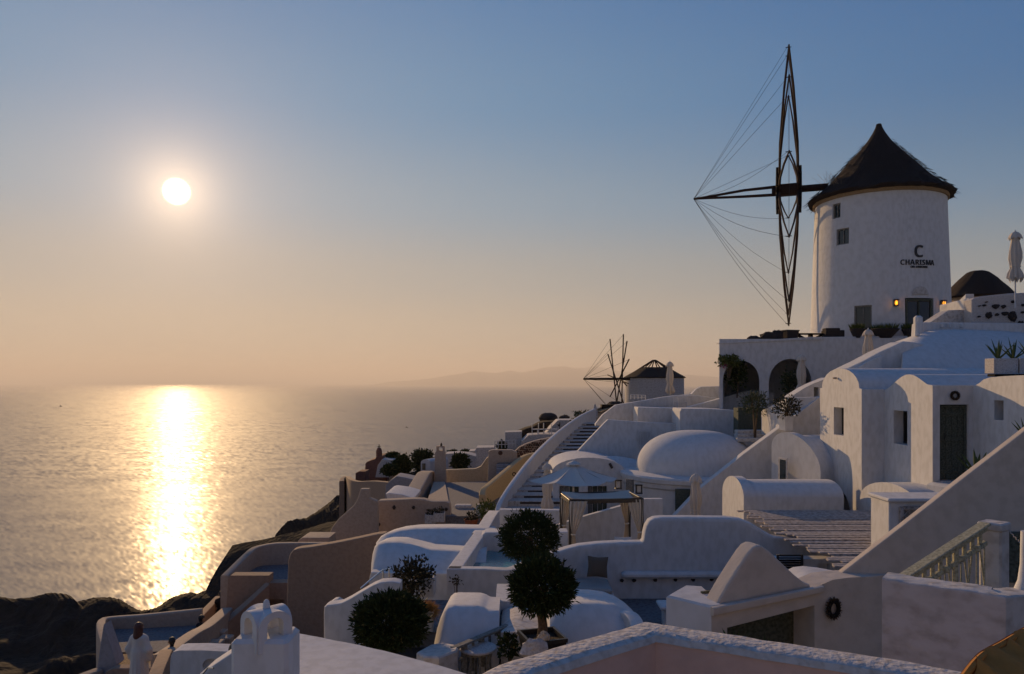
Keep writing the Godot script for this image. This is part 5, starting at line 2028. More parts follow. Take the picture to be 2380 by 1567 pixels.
func near_far_middle() -> void:
	# tan curved wall with its chimney stub
	var mb := Mb.new()
	slab(mb, [[752, 1300], [762, 1250], [772, 1226], [786, 1207], [805, 1190], [822, 1175], [831, 1160], [836, 1143], [838, 1137], [857, 1137], [858, 1158], [866, 1161], [876, 1166], [880, 1300]], 34.0, 0.4, 0.04)
	solo("swooping_wall", "tan wall swooping down to the left from a square chimney stub", "wall", mb, M.sand)
	var o := thing("tan_house_wall", "long weathered tan wall with dark drain holes, in the middle distance", "wall", at(960, 1230, 36))
	mb = Mb.new()
	slab(mb, [[872, 1300], [874, 1170], [880, 1164], [960, 1160], [984, 1161], [1004, 1166], [1036, 1166], [1044, 1170], [1047, 1180], [1047, 1300]], 36.0, 0.6, 0.05)
	part("wall", mb, M.sand, o)
	for e in [[916, 1180, 4, 5], [961, 1180, 4, 4], [881, 1219, 3, 4], [1037, 1184, 4, 4]]:
		mb = Mb.new()
		rock(mb, at(e[0], e[1], 35.99), Vector3(e[2], e[3], 4) * 36 / F, 140 + int(e[0]), 6, 9, 0.4)
		part("drain_hole", mb, M.stone, o, 25)
	mb = Mb.new()
	slab(mb, [[900, 1161], [896, 1148], [905, 1146], [935, 1150], [962, 1158], [962, 1166], [900, 1166]], 39.0, 3.0, 0.04)
	solo("flat_roof", "small white flat roof behind the weathered tan wall", "roof", mb, M.white)
	# bell tower
	o = thing("bell_tower", "slender tapering tan bell tower with one open arch, a bird on top", "bell tower", at(1023, 1120, 48))
	var px := func(e): var w := at(e[0], e[1], 48); return [w.x, w.y]
	var c0 := at(1023, 1042, 48)
	mb = await carve(poly2([[1008, 1180], [1011, 1052], [1014, 1049], [1014, 1037.5], [1032, 1037.5], [1032, 1049], [1034, 1052], [1038, 1180]].map(px)), front(48), 0.55, [[px_arch(1018, 1028.5, 1040, 1044, 1048.5, 48), front(47.9), 1.0]])
	part("tower", mb, M.sand, o)
	mb = Mb.new()
	rock(mb, c0 + Vector3(0.05, 0.19, -0.2), Vector3(0.07, 0.1, 0.12), 145, 7, 9, 0.2)
	rock(mb, c0 + Vector3(0.06, 0.3, -0.14), Vector3(0.04, 0.045, 0.05), 146, 6, 8, 0.1)
	mb.tube([c0 + Vector3(0.05, 0.16, -0.3), c0 + Vector3(0.05, 0.1, -0.5)], 0.03, 0.015, 5)
	solo("bird", "small dark bird perched on the bell tower", "bird", mb, M.dark_cloth)
	mb = Mb.new()
	sweep(mb, smooth([at(968, 1163, 40), at(978, 1142, 42), at(992, 1116, 45), at(1002, 1098, 47.5), at(1010, 1095, 48.5)], 4), 0.9, -9.0, 0.12)
	solo("tower_ramp", "sloping tan parapet climbing to the bell tower", "wall", mb, M.sand)
	mb = Mb.new()
	prism(mb, [at(990, 1172, 39), at(1044, 1172, 39), at(1034, 1120, 47.4), at(1008, 1120, 47.4)], -9.0, 0.0)
	solo("tower_slope", "smooth shaded slope at the foot of the bell tower", "roof", mb, M.sand)
	mb = Mb.new()
	slab(mb, [[1030, 1140], [1034, 1093], [1080, 1091], [1105, 1090], [1118, 1084], [1130, 1066], [1138, 1060], [1140, 1140]], 50, 0.5, 0.04)
	solo("cream_wall", "cream wall behind the blue-grey roof terrace, curving up at its right end", "wall", mb, M.cream)
	mb = Mb.new()
	prism(mb, [lev(1036, 1200, -6.35), lev(1190, 1200, -6.35), lev(1160, 1118, -6.35), lev(1034, 1122, -6.35)], -9.0, 0.0)
	solo("roof_terrace", "blue-grey roof terrace between the bell tower and the ochre wall", "terrace", mb, M.paving)
	white_bench_block("low white bench block on the blue-grey roof terrace", at(1077, 1183, 38.2), Vector3(0.85, 0.45, 0.5))
	for k in 2:
		var p := Vector3(at([1001, 1022][k], 0, 35.3).x, hy([1216, 1210][k], 35.3), -35.3 + 0.2 * k)
		o = planter(["square pale planter, nearer of two on the terrace below the drain-holed wall", "square pale planter, farther of two on the terrace below the drain-holed wall"][k], p, Vector3(0.5, 0.42, 0.5), M.white_old)
		bush("potted_plant", ["low dark plant in the nearer square pale planter", "low dark plant in the farther square pale planter"][k], p + Vector3(0, 0.5, 0), Vector3(0.22, 0.12, 0.2), 120, 0.1, 0.06, 420 + k, M.leaf_red, p.y + 0.38)
	for k in 2:
		var p := at([1095, 1132][k], 1226, 32.5)
		pot("terracotta_tub", ["round terracotta tub, left of two at the end of the white roof", "round terracotta tub, right of two at the end of the white roof"][k], p, 0.22, 0.3, 0.36, M.terracotta)
		bush("potted_shrub", ["sparse reddish plant in the left terracotta tub", "leafy green shrub in the right terracotta tub"][k], p + Vector3(0.02, [0.45, 0.72][k], 0), [Vector3(0.26, 0.16, 0.22), Vector3(0.48, 0.42, 0.45)][k], [160, 700][k], 0.12, 0.06, 424 + k, [M.leaf_red, M.leaf_light][k], p.y + 0.3)
	white_bench_block("low cream block behind the right terracotta tub", at(1122, 1187, 36), Vector3(0.6, 0.6, 0.5))
	# ochre parapets and steps
	mb = Mb.new()
	sweep(mb, smooth([at(1129, 1150, 38.5), at(1131, 1136, 39.2), at(1142, 1126, 40), at(1170, 1102, 42.5), at(1200, 1077, 45.5), at(1222, 1060, 48), at(1240, 1054, 49.5), at(1275, 1050, 51)], 4), 0.35, -10.0, 0.08)
	solo("ochre_parapet", "ochre parapet curving up towards the rubble wall", "wall", mb, M.ochre)
	mb = Mb.new()
	var ring := []
	for i in 13:
		ring.append(at(1195, 1102, 43.6) + Vector3(0.1 * cos(TAU * i / 12), 0.1 * sin(TAU * i / 12), 0.12))
	mb.tube(ring, 0.03, 0.03, 6)
	solo("iron_ring", "small dark iron ring on the ochre parapet", "ring", mb, M.dark_timber)
	mb = Mb.new()
	slab(mb, [[1133, 1140], [1135, 1050], [1142, 1046], [1190, 1046], [1202, 1052], [1202, 1075], [1156, 1075], [1156, 1140]], 47.5, 0.5, 0.04)
	o = thing("porch_wall", "tan porch wall with a round dark opening, above dark steps", "wall", at(1160, 1140, 47.5))
	part("wall", mb, M.sand, o)
	mb = Mb.new()
	mb.lathe([Vector2(0.12, -0.02), Vector2(0.14, 0.0), Vector2(0.12, 0.02)], Vector3.ZERO, 20)
	var mb2 := Mb.new()
	for p in mb.v:
		mb2.v.append(at(1163, 1053, 47.47) + Basis(Vector3.RIGHT, PI / 2) * p)
	part("opening", mb2, M.lava, o)
	o = thing("dark_steps", "flight of shaded steps below the round dark opening", "stairs", at(1175, 1130, 47))
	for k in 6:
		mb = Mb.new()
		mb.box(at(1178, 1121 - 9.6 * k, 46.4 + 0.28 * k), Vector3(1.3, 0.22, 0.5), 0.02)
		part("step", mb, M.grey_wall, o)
	# rubble wall with stones
	o = thing("rubble_wall", "arched wall of dark rubble stones in pale mortar, beside the long stairway", "wall", at(1245, 1060, 52))
	var outline := [[1194, 1062], [1196, 1050], [1206, 1040], [1222, 1032], [1245, 1024], [1275, 1018], [1304, 1013], [1310, 1013], [1310, 1050], [1270, 1052], [1235, 1058], [1215, 1068], [1202, 1070]]
	mb = Mb.new()
	slab(mb, outline, 52, 0.5, 0.03)
	part("mortar", mb, M.sand, o)
	var poly := poly2(outline)
	var inner: Array = Geometry2D.offset_polygon(poly, -2.6)
	rng.seed = 88
	var kinds := []
	for k in 4:
		var m := Mb.new()
		rock(m, Vector3.ZERO, Vector3(0.1, 0.085, 0.06), 150 + k, 5, 8, 0.5)
		kinds.append(finish(m, Vector3.ZERO, 30))
	for gy in 12:
		for gx in 24:
			var p := Vector2(1192 + gx * 5.2 + (gy % 2) * 2.6 + rng.randf_range(-1, 1), 1010 + gy * 5.0 + rng.randf_range(-0.8, 0.8))
			if inner.size() and Geometry2D.is_point_in_polygon(p, inner[0]):
				var s := MeshInstance3D.new()
				s.name = "stone"
				s.mesh = kinds[rng.randi() % 4]
				s.material_override = M.lava if rng.randf() < 0.7 else M.stone
				s.position = at(p.x, p.y, 52.0) - o.position
				s.rotation.z = rng.randf() * TAU
				s.scale = Vector3.ONE * rng.randf_range(0.65, 0.95)
				o.add_child(s, true)


func far_village() -> void:
	var mb := Mb.new()
	var white := [
		[[[1174, 1060], [1174, 1005], [1213, 1003.5], [1213, 1060]], 62, 2.0, "white box house left of the rubble wall", "house"],
		[[[1107, 1090], [1107, 1041], [1148, 1040], [1148, 1090]], 56, 2.0, "white box house between the bell tower and the round dark opening", "house"],
		[[[1036, 1100], [1036, 1055], [1062, 1054], [1088, 1056], [1110, 1062], [1110, 1100]], 62, 2.0, "long low white house behind the cream wall", "house"],
		[[[1086, 1064], [1090, 1049], [1104, 1048], [1107, 1064]], 66, 2.0, "tiny white house with a dark window far behind the cream wall", "house"],
		[[[1212, 1040], [1213, 1026], [1228, 1012], [1262, 1010], [1310, 1010], [1310, 1040]], 60, 2.5, "white terrace with furniture above the rubble wall", "terrace"],
		[[[1264, 1014], [1280, 994], [1296, 978], [1300, 977], [1372, 976], [1382, 982], [1384, 1020], [1262, 1020]], 70, 3.0, "wide white house with a dark window, highest of the far houses", "house"],
		[[[1379, 990], [1379, 960], [1420, 956], [1436, 955], [1436, 990]], 60, 2.0, "white hut under the straw pergola", "house"],
	]
	var ws := {1: [], 5: [[1327, 1344, 989, 997]], 3: [[1096, 1100, 1054, 1060]], 2: [[1053, 1056, 1070, 1084]]}
	for i in white.size():
		var e: Array = white[i]
		var pts := []
		for p in e[0]:
			var w := at(p[0], p[1], e[1])
			pts.append(Vector2(w.x, w.y))
		var cuts := []
		for q in ws.get(i, []):
			cuts.append([px_rect(q[0], q[2], q[1], q[3], e[1]), front(e[1] - 0.1), 0.5])
		mb = await carve(PackedVector2Array(pts), front(e[1]), e[2], cuts)
		var o := thing("white_house" if e[4] == "house" else "white_terrace", e[3], e[4], at(e[0][0][0], e[0][0][1], e[1]), "small far white houses" if e[4] == "house" else "")
		part("wall", mb, M.white_old, o)
		for q in ws.get(i, []):
			mb = Mb.new()
			var c := at((q[0] + q[1]) / 2.0, (q[2] + q[3]) / 2.0, e[1] + 0.3)
			mb.box(c, Vector3((q[1] - q[0]) * e[1] / F, (q[3] - q[2]) * e[1] / F, 0.05))
			part("window", mb, M.glass, o)
	# furniture on the far terrace
	for k in 4:
		var p := at([1243, 1258, 1270, 1288][k], 1010, 60.6)
		var o := thing("terrace_chair", ["white chair, leftmost on the far terrace above the rubble wall", "white chair, second from left on the far terrace", "white chair, third from left on the far terrace", "white chair, rightmost on the far terrace"][k], "chair", p, "chairs on the far terrace")
		mb = Mb.new()
		mb.box(p + Vector3(0, 0.42, 0), Vector3(0.5, 0.06, 0.5))
		part("seat", mb, M.white, o)
		mb = Mb.new()
		mb.box(p + Vector3(-0.22, 0.66, 0), Vector3(0.05, 0.5, 0.5))
		part("backrest", mb, M.white, o)
		for s in 4:
			mb = Mb.new()
			mb.box(p + Vector3(0.22 * (s % 2 * 2 - 1), 0.2, 0.22 * (s / 2 * 2 - 1)), Vector3(0.05, 0.42, 0.05))
			part("leg", mb, M.white, o)
	var o2 := thing("lamp_post", "thin dark ornamental lamp post on the far terrace", "lamp post", at(1301, 1013, 58))
	mb = Mb.new()
	mb.tube([at(1301, 1014, 58), at(1301, 982, 58)], 0.05, 0.04, 6)
	part("post", mb, M.black, o2)
	for y in [988, 998, 1005]:
		mb = Mb.new()
		rock(mb, at(1301 + (3 if y == 998 else -2), y, 58), Vector3(0.12, 0.1, 0.1), 160 + int(y), 6, 8, 0.3)
		part("ornament", mb, M.black, o2)
	railing("white railing in front of the white box house left of the rubble wall", at(1150, 1043, 56.5), at(1198, 1040, 56.5), 0.55, 7, M.white, 0.03)
	# straw pergola, chimney
	o2 = thing("straw_pergola", "slanting straw pergola roof on the ridge left of the small mill", "pergola", at(1400, 950, 60))
	for k in 5:
		mb = Mb.new()
		var a := at(1374 + k * 5, 958 - k * 0.6, 59.4 + k * 0.2)
		var b := at(1408 + k * 3.4, 943 + k * 0.5, 60.6 + k * 0.2)
		mb.tube([a, b], 0.06, 0.06, 5)
		part("pole", mb, M.straw, o2)
	mb = Mb.new()
	prism(mb, [at(1378, 956, 59.6), at(1396, 957, 58.6), at(1428, 943, 60.4), at(1411, 942, 61.6)].map(func(p): return p + Vector3.UP * 0.08), -2.6, 0.0)
	mb = Mb.new()
	var pr := [at(1376, 957.5, 59.8), at(1398, 957.5, 58.8), at(1426, 944, 60.4), at(1409, 942, 61.4)]
	mb.quad(pr[0], pr[1], pr[2], pr[3])
	var dn := pr.map(func(p): return p + Vector3.DOWN * 0.08)
	mb.quad(dn[3], dn[2], dn[1], dn[0])
	for k in 4:
		mb.quad(dn[k], dn[(k + 1) % 4], pr[(k + 1) % 4], pr[k])
	part("straw_mat", mb, M.straw, o2, 10)
	mb = Mb.new()
	mb.box(at(1416, 952, 60.6), Vector3(1.3, 0.8, 1.0))
	part("dark_back", mb, M.dark_timber, o2)
	mb = Mb.new()
	mb.lathe([Vector2(0.26, 0), Vector2(0.17, 0.6), Vector2(0.08, 0.95), Vector2(0.03, 1.05)], at(1383, 970, 59), 14)
	solo("pointed_chimney", "small pointed white chimney beside the straw pergola", "chimney", mb, M.white_old)
	mb = Mb.new()
	rock(mb, at(1430, 946, 61.4), Vector3(0.75, 0.45, 0.6), 171, 9, 14, 0.4)
	solo("boulder", "dark boulder at the foot of the small mill's sails", "boulder", mb, M.stone, "", 25)
	mb = Mb.new()
	rock(mb, at(1274, 971.5, 80), Vector3(1.02, 0.55, 0.8), 172, 12, 20, 0.12)
	solo("boulder", "large dark oval boulder balanced on the far ridge", "boulder", mb, M.stone, "", 25)
	mb = Mb.new()
	slab(mb, [[1185, 1012], [1195, 1006], [1208, 1002], [1222, 996], [1238, 992], [1252, 984], [1262, 981], [1290, 979], [1300, 978], [1302, 1020], [1185, 1020]], 76, 3.0, 0.3)
	solo("rocky_ridge", "dark rocky ridge under the oval boulder", "rock", mb, M.rock)
	mb = Mb.new()
	rock(mb, at(1312, 972, 78), Vector3(0.6, 0.34, 0.5), 173, 8, 12, 0.4)
	solo("boulder", "angular dark boulder right of the large oval one on the far ridge", "boulder", mb, M.stone, "", 25)
	# plants
	bush("ridge_plant", "open branching plant on the ridge left of the pointed chimney", at(1356, 968, 66), Vector3(0.8, 0.42, 0.5), 260, 0.3, 0.13, 430, M.leaf_olive, at(1356, 979, 66).y, 0.1, 0.5)
	var trees := [[934, 1083, 20, 22, 60, "round dark green tree left of the white vaulted shed"], [983, 1072, 26, 25, 66, "broad dark tree behind the white vaulted shed"], [914, 1061, 14, 8, 68, "low dark bush left of the broad dark tree"], [1069, 1074, 19, 17, 57, "round dark green tree behind the cream wall"], [1052, 1054, 10, 6, 70, "small far bush right of the bell tower"], [1081, 1052, 10, 5, 72, "small far bush right of the other far bush by the bell tower"], [906, 1093, 18, 10, 57, "low dark hedge below the round dark green tree"], [1166, 1038, 8, 10, 60, "dark shrub at the corner of the white box house"]]
	for i in trees.size():
		var e: Array = trees[i]
		var s: float = e[4] / F
		bush("tree" if e[3] > 12 else "shrub", e[5], at(e[0], e[1], e[4]), Vector3(e[2] * s, e[3] * s, e[2] * s), int(140 + e[2] * e[3] * 3.0), 0.26, 0.16, 440 + i, M.leaf, at(e[0], e[1] + e[3] * 1.05, e[4]).y, 0.2, 0.25, 0.8, "tree" if e[3] > 12 else "shrub")
	# vaulted shed
	mb = Mb.new()
	vault(mb, at(978, 1076, 58), at(1000, 1076, 58), Vector3(1.2, 0, -2.2), 0.27, at(980, 1102, 58).y)
	var shed := thing("vaulted_shed", "small white vaulted shed with a dim round-topped window among the dark trees", "house", at(990, 1102, 58))
	part("wall", mb, M.white, shed)
	mb = Mb.new()
	mb.box(at(985, 1085, 57.97), Vector3(0.26, 0.5, 0.04), 0.02)
	part("window", mb, M.glass, shed)
	# red chapel
	o2 = thing("red_chapel", "small red-brown chapel with a round-topped belfry and a cross", "chapel", at(870, 1105, 68))
	var body := []
	for e in [[846, 1120], [849, 1078], [852, 1074], [862, 1070], [872, 1067], [874, 1062], [888, 1060], [892, 1066], [898, 1075], [900, 1120]]:
		var w := at(e[0], e[1], 68)
		body.append(Vector2(w.x, w.y))
	mb = Mb.new()
	extrude(mb, PackedVector2Array(body), front(68), 3.0, 0.05)
	part("wall", mb, M.red, o2)
	mb = Mb.new()
	mb.lathe([Vector2(0.28, -0.2), Vector2(0.27, 0.75), Vector2(0.24, 0.85), Vector2(0.2, 0.98), Vector2(0.1, 1.08), Vector2(0.0, 1.1)], at(881, 1068, 68.4), 18)
	part("belfry", mb, M.red, o2)
	mb = Mb.new()
	var cr := at(881, 1040, 68.4)
	mb.box(cr, Vector3(0.06, 0.55, 0.06))
	mb.box(cr + Vector3(0, 0.08, 0), Vector3(0.28, 0.06, 0.06))
	part("cross", mb, M.dark_timber, o2)
	mb = Mb.new()
	slab(mb, [[872, 1110], [878, 1082], [888, 1068], [918, 1070], [918, 1110]], 66, 2.0, 0.04)
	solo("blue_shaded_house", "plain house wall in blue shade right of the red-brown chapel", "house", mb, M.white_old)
	# round wall, grey roof
	mb = Mb.new()
	sweep(mb, smooth([at(800, 1118, 61), at(803, 1108, 62.5), at(812, 1114, 58), at(830, 1119, 56), at(865, 1118, 54), at(900, 1121, 52)], 5), 0.4, -15.0, 0.08)
	solo("round_wall", "rounded brown terrace wall at the cliff edge below the chapel", "wall", mb, M.tan)
	mb = Mb.new()
	slab(mb, [[826, 1100], [834, 1096], [850, 1096], [852, 1125], [826, 1125]], 63, 1.5, 0.05)
	solo("ruin_wall", "broken brown wall at the cliff edge left of the chapel", "wall", mb, M.red)
	mb = Mb.new()
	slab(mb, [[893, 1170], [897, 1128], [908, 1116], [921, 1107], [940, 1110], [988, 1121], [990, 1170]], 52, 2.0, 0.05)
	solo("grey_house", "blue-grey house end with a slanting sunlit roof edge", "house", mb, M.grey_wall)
	mb = Mb.new()
	mb.box(at(966, 1143, 51.8), Vector3(0.36, 0.42, 0.3), 0.02)
	solo("white_block", "small white cube in front of the blue-grey house", "block", mb, M.white)
	mb = Mb.new()
	sweep(mb, [at(905, 1094, 58), at(925, 1102, 57), at(950, 1106, 56), at(985, 1114, 55)], 0.25, -12, 0.04)
	solo("garden_wall", "thin garden wall with a sunlit rim below the dark trees", "wall", mb, M.tan)
	# cliff and headland
	var cliff := [[560, 1400], [600, 1320], [632, 1262], [640, 1244], [655, 1225], [668, 1212], [690, 1207], [712, 1204], [735, 1190], [752, 1178], [770, 1164], [782, 1152], [797, 1150], [800, 1132], [820, 1124], [850, 1112], [880, 1105], [930, 1100], [990, 1095], [1060, 1085], [1130, 1070], [1180, 1040], [1230, 1010], [1290, 996], [1340, 990], [1400, 975], [1450, 962], [1500, 950], [1560, 940]]
	ground("cliff", "dark rocky cliff falling to the sea", land(cliff, 78, 65, 1420, 31, 1.9, [150, 3, 130]), M.rock, 25)
	var head := [[-260, 1400], [-120, 1384], [0, 1387], [35, 1392], [75, 1388], [95, 1382], [115, 1378], [140, 1379], [156, 1383], [168, 1395], [178, 1400], [196, 1394], [220, 1389], [255, 1388], [275, 1392], [295, 1403], [312, 1414], [326, 1419], [345, 1417], [362, 1413], [378, 1403], [395, 1391], [420, 1382], [445, 1377], [458, 1380], [472, 1374], [490, 1369], [510, 1366], [540, 1368], [600, 1380]]
	ground("headland", "dark brown headland above the water at the lower left", land(head, 64, 47, 1700, 33, 1.6, [60, 5, 160]), M.rock, 25)


func land(crest: Array, d0: float, d1: float, y1: float, sd: int, amp: float, back: Array) -> Mb:   # a slope that falls from the crest towards the viewer, and behind it to the sea
	var nz := noise(0.07, FastNoiseLite.TYPE_SIMPLEX_SMOOTH, 5, sd)
	var fine := []
	for i in crest.size() - 1:
		for k in 6:
			var t := k / 6.0
			fine.append([lerpf(crest[i][0], crest[i + 1][0], t), lerpf(crest[i][1], crest[i + 1][1], t) + 2.2 * nz.get_noise_2d(i * 60.0 + k * 10.0, 5.0)])
	var rows := []
	var n := 44
	for j in n + 1:
		var t := float(j) / n
		var row := []
		for e in fine:
			var d := lerpf(d1, d0, t)
			var y: float = lerpf(y1, e[1], pow(t, 0.8))
			var p := at(e[0], y, d)
			if j < n:
				var q := Vector3(nz.get_noise_3dv(p * 1.0), nz.get_noise_3dv(p * 1.3 + Vector3(50, 0, 0)), nz.get_noise_3dv(p + Vector3(0, 70, 0)))
				p += q * amp * minf(1.0, (n - j) / 4.0)
				p.y = minf(p.y, at(e[0], e[1] + 1.0, d0).y * d / d0)
			row.append(p)
		rows.append(row)
	for k in back[1]:
		var u: float = (k + 1.0) / back[1]
		var row := []
		for i in fine.size():
			var c: Vector3 = rows[n][i]
			row.append(Vector3(c.x * (1.0 + 0.3 * u), lerpf(c.y, SEA - 4, pow(u, 0.8)) + nz.get_noise_2d(c.x * 2, u * 90.0) * 6.0 * (1 - u) - 0.5, c.z - back[0] * 0.5 * u))
		rows.append(row)
	var mb := Mb.new()
	mb.grid(rows)
	return mb


# ------------------------------------------------------------------ the near side: parapet, stair rail, peaked roof, chimney, topiary
func foreground() -> void:
	var hp := -1.05
	var line := [lev(960, 1720, hp), lev(1230, 1567, hp), lev(1525, 1473, hp), lev(2120, 1567, hp), lev(2700, 1690, hp)]
	var o := thing("near_parapet", "pink balcony parapet with a rough white coping across the foreground", "parapet", Vector3(0.6, -2.4, -3.0))
	var mb := Mb.new()
	var fine := []
	rng.seed = 3
	var nz := noise(3.0, FastNoiseLite.TYPE_SIMPLEX_SMOOTH, 3, 5)
	for i in line.size() - 1:
		for k in 14:
			var p: Vector3 = line[i].lerp(line[i + 1], k / 14.0)
			if i == 2 and k == 0 or (i == 1 and k == 13) or (i == 2 and k == 1):
				p.y -= 0.0
			fine.append(p + Vector3(0, nz.get_noise_3dv(p * 2.0) * 0.008, 0))
	fine.append(line[-1])
	sweep(mb, fine, 0.165, hp - 0.035, 0.035)
	part("coping", mb, M.white_rough, o)
	mb = Mb.new()
	sweep(mb, line.map(func(p): return p + Vector3(0, -0.03, -0.008)), 0.14, -2.4, 0.002)
	part("wall", mb, M.pink, o)
	# white block wall and the column at the right edge
	o = thing("white_side_wall", "white wall block with a chipped sloping top at the lower right", "wall", at(2200, 1560, 4.5))
	mb = Mb.new()
	var top := []
	var seg := [lev(2050, 1344, -1.2), lev(2338, 1386, -1.2), at(2460, 1382, 4.5)]
	for i in 2:
		for k in 8:
			var p: Vector3 = seg[i].lerp(seg[i + 1], k / 8.0)
			top.append(p + Vector3(0, 0.008 * nz.get_noise_3dv(p * 3.0), 0))
	top.append(seg[2])
	sweep(mb, top, 0.2, -2.6, 0.02)
	part("wall", mb, M.white_old, o)
	mb = Mb.new()
	mb.lathe([Vector2(0.10, -1.4), Vector2(0.075, -1.27), Vector2(0.05, -1.2), Vector2(0.038, -1.1), Vector2(0.034, -0.9)], at(2388, 889, 4.55), 20)
	solo("white_column", "slim white column with a flared foot cut by the right edge of the photo", "column", mb, M.white)
	# ochre cloth in the corner
	o = thing("ochre_parasol", "ochre cloth edge of a parasol in the bottom right corner, very near", "umbrella", at(2400, 1600, 1.3))
	var ridge := [at(2205, 1620, 1.25), at(2245, 1566, 1.25), at(2268, 1537, 1.27), at(2290, 1517, 1.3), at(2335, 1492, 1.34), at(2380, 1466, 1.38), at(2450, 1430, 1.45)]
	var rows := []
	var sm := smooth(ridge, 5)
	for k in 8:
		var t := k / 7.0
		rows.append(sm.map(func(p): return p + Vector3(0.16 * t + 0.01 * sin(p.x * 60.0 + t * 3), -0.20 * t * t - 0.10 * t + 0.006 * sin(p.x * 130.0), 0.30 * t)))
	rows.reverse()
	mb = Mb.new()
	mb.grid(rows)
	var bk := rows.map(func(r): return r.map(func(p): return p + Vector3(0.0, -0.004, -0.003)))
	bk.reverse()
	mb.grid(bk)
	part("panel", mb, M.ochre_cloth, o, 60)
	rows = []
	for k in 6:
		var t := k / 5.0
		rows.append(sm.map(func(p): return p + Vector3(-0.008 * sin(p.x * 90.0) * t, -0.11 * t, -0.006 - 0.012 * t * sin(p.x * 70.0))))
	rows.reverse()
	mb = Mb.new()
	var f2 := rows.map(func(r): return r.map(func(p): return p + Vector3(0, 0, -0.004)))
	mb.grid(rows)
	f2.reverse()
	mb.grid(f2)
	part("valance", mb, M.ochre_cloth, o, 60)
	mb = Mb.new()
	mb.tube(sm.map(func(p): return p + Vector3(0, -0.004, -0.002)), 0.006, 0.006, 6)
	part("hem", mb, M.ochre_cloth, o)
	# stair rail with its pillar
	o = thing("stair_railing", "olive cream wooden stair railing with crossed rods, ending at a square pillar", "railing", at(2200, 1360, 6.0))
	var a := at(2098, 1352, 5.9)
	var b := at(2292, 1226, 6.2)
	for e in [[0.0, 0.045, 0.05, "rail"], [-0.125, 0.04, 0.04, "rail"]]:
		mb = Mb.new()
		var d := (b - a).normalized()
		var bs := Basis(d, d.cross(Vector3.FORWARD.cross(d)).normalized() * -1.0, Vector3.ZERO)
		var up := Vector3.UP - d * d.y
		up = up.normalized()
		bs = Basis(d, up, d.cross(up))
		mb.box((a + b) / 2 + Vector3.UP * e[0], Vector3((b - a).length(), e[1], e[2]), 0.008, bs)
		part(e[3], mb, M.painted_rail, o)
	mb = Mb.new()
	var d0 := (b - a).normalized()
	var up0 := (Vector3.UP - d0 * d0.y).normalized()
	mb.box((a + b) / 2 + Vector3.UP * 0.035, Vector3((b - a).length(), 0.02, 0.10), 0.006, Basis(d0, up0, d0.cross(up0)))
	part("handrail", mb, M.painted_rail, o)
	for k in 10:
		var p := a.lerp(b, (k + 0.6) / 10.4)
		mb = Mb.new()
		mb.box(p + Vector3.DOWN * 0.06, Vector3(0.03, 0.1, 0.025), 0.004)
		part("spindle", mb, M.painted_rail, o)
		if k % 2 == 0:
			mb = Mb.new()
			mb.box(p + Vector3(0.04, -0.1, 0.0), Vector3(0.06, 0.05, 0.035), 0.008)
			part("block", mb, M.painted_rail, o)
		mb = Mb.new()
		mb.tube([p + Vector3.DOWN * 0.14, p + Vector3(0.05 * (1 if k % 2 else -1), -0.55, 0)], 0.007, 0.007, 5)
		part("rod", mb, M.painted_rail, o)
		mb = Mb.new()
		mb.tube([p + Vector3(0.03, -0.13, 0.012), p + Vector3(0.03, -0.56, 0.012)], 0.006, 0.006, 5)
		part("rod", mb, M.painted_rail, o)
	mb = Mb.new()
	var mid := a.lerp(b, 0.62)
	mb.box(mid + Vector3.DOWN * 0.3, Vector3(0.035, 0.6, 0.035), 0.004)
	part("post", mb, M.painted_rail, o)
	o = thing("pillar", "square white pillar with a flat cap at the top of the stair railing", "pillar", at(2312, 1380, 6.3))
	mb = Mb.new()
	var pc := at(2311, 889, 6.3)
	mb.box(pc + Vector3(0, -1.75, 0), Vector3(0.17, 1.1, 0.17), 0.015, Basis(Vector3.UP, 0.62))
	part("shaft", mb, M.white_old, o)
	mb = Mb.new()
	mb.box(pc + Vector3(0, -1.2, 0), Vector3(0.19, 0.07, 0.19), 0.012, Basis(Vector3.UP, 0.62))
	part("cap", mb, M.white_old, o)
	mb = Mb.new()
	mb.box(at(2213, 1268, 6.6), Vector3(0.06, 0.09, 0.06), 0.02)
	solo("dark_finial", "small dark post head behind the stair railing", "post", mb, M.dark_timber)
	o = thing("chain", "pale chain hanging from the pillar to the right edge", "chain", at(2345, 1250, 6.2))
	var ca := at(2344, 1232, 6.15)
	var cb := at(2420, 1290, 5.6)
	for k in 22:
		var t := (k + 0.5) / 22.0
		var p := ca.lerp(cb, t) + Vector3.DOWN * 0.03 * sin(PI * t)
		mb = Mb.new()
		var ring := []
		var dd := (cb - ca).normalized()
		var sd := (Vector3.UP if k % 2 else dd.cross(Vector3.UP)).normalized()
		for i in 9:
			ring.append(p + dd * 0.011 * cos(TAU * i / 8) + sd * 0.006 * sin(TAU * i / 8))
		mb.tube(ring, 0.0025, 0.0025, 4)
		part("link", mb, M.bleached, o)
	# diagonal wall
	mb = Mb.new()
	slab(mb, [[1948, 1342], [1955, 1333], [1990, 1306], [2100, 1221], [2240, 1111], [2380, 1003], [2520, 893], [2520, 1640], [1948, 1640]], 7.75, 0.1, 0.015)
	solo("diagonal_wall", "big plain wall with a straight diagonal top at the right", "wall", mb, M.sand_pale)
	mb = Mb.new()
	mb.box(at(2362, 1295, 7.7), Vector3(0.26, 0.5, 0.1), 0.0)
	solo("shade_box", "dark box for the shade of an opening behind the hanging chain, right edge", "door", mb, M.green_door)  # added dark box, coloured like the shade in an opening; no door here
	# front building with peaked gable
	var og := Vector3(1.86, 0, -7.0)
	var u := Vector3(0.942, 0, -0.335)
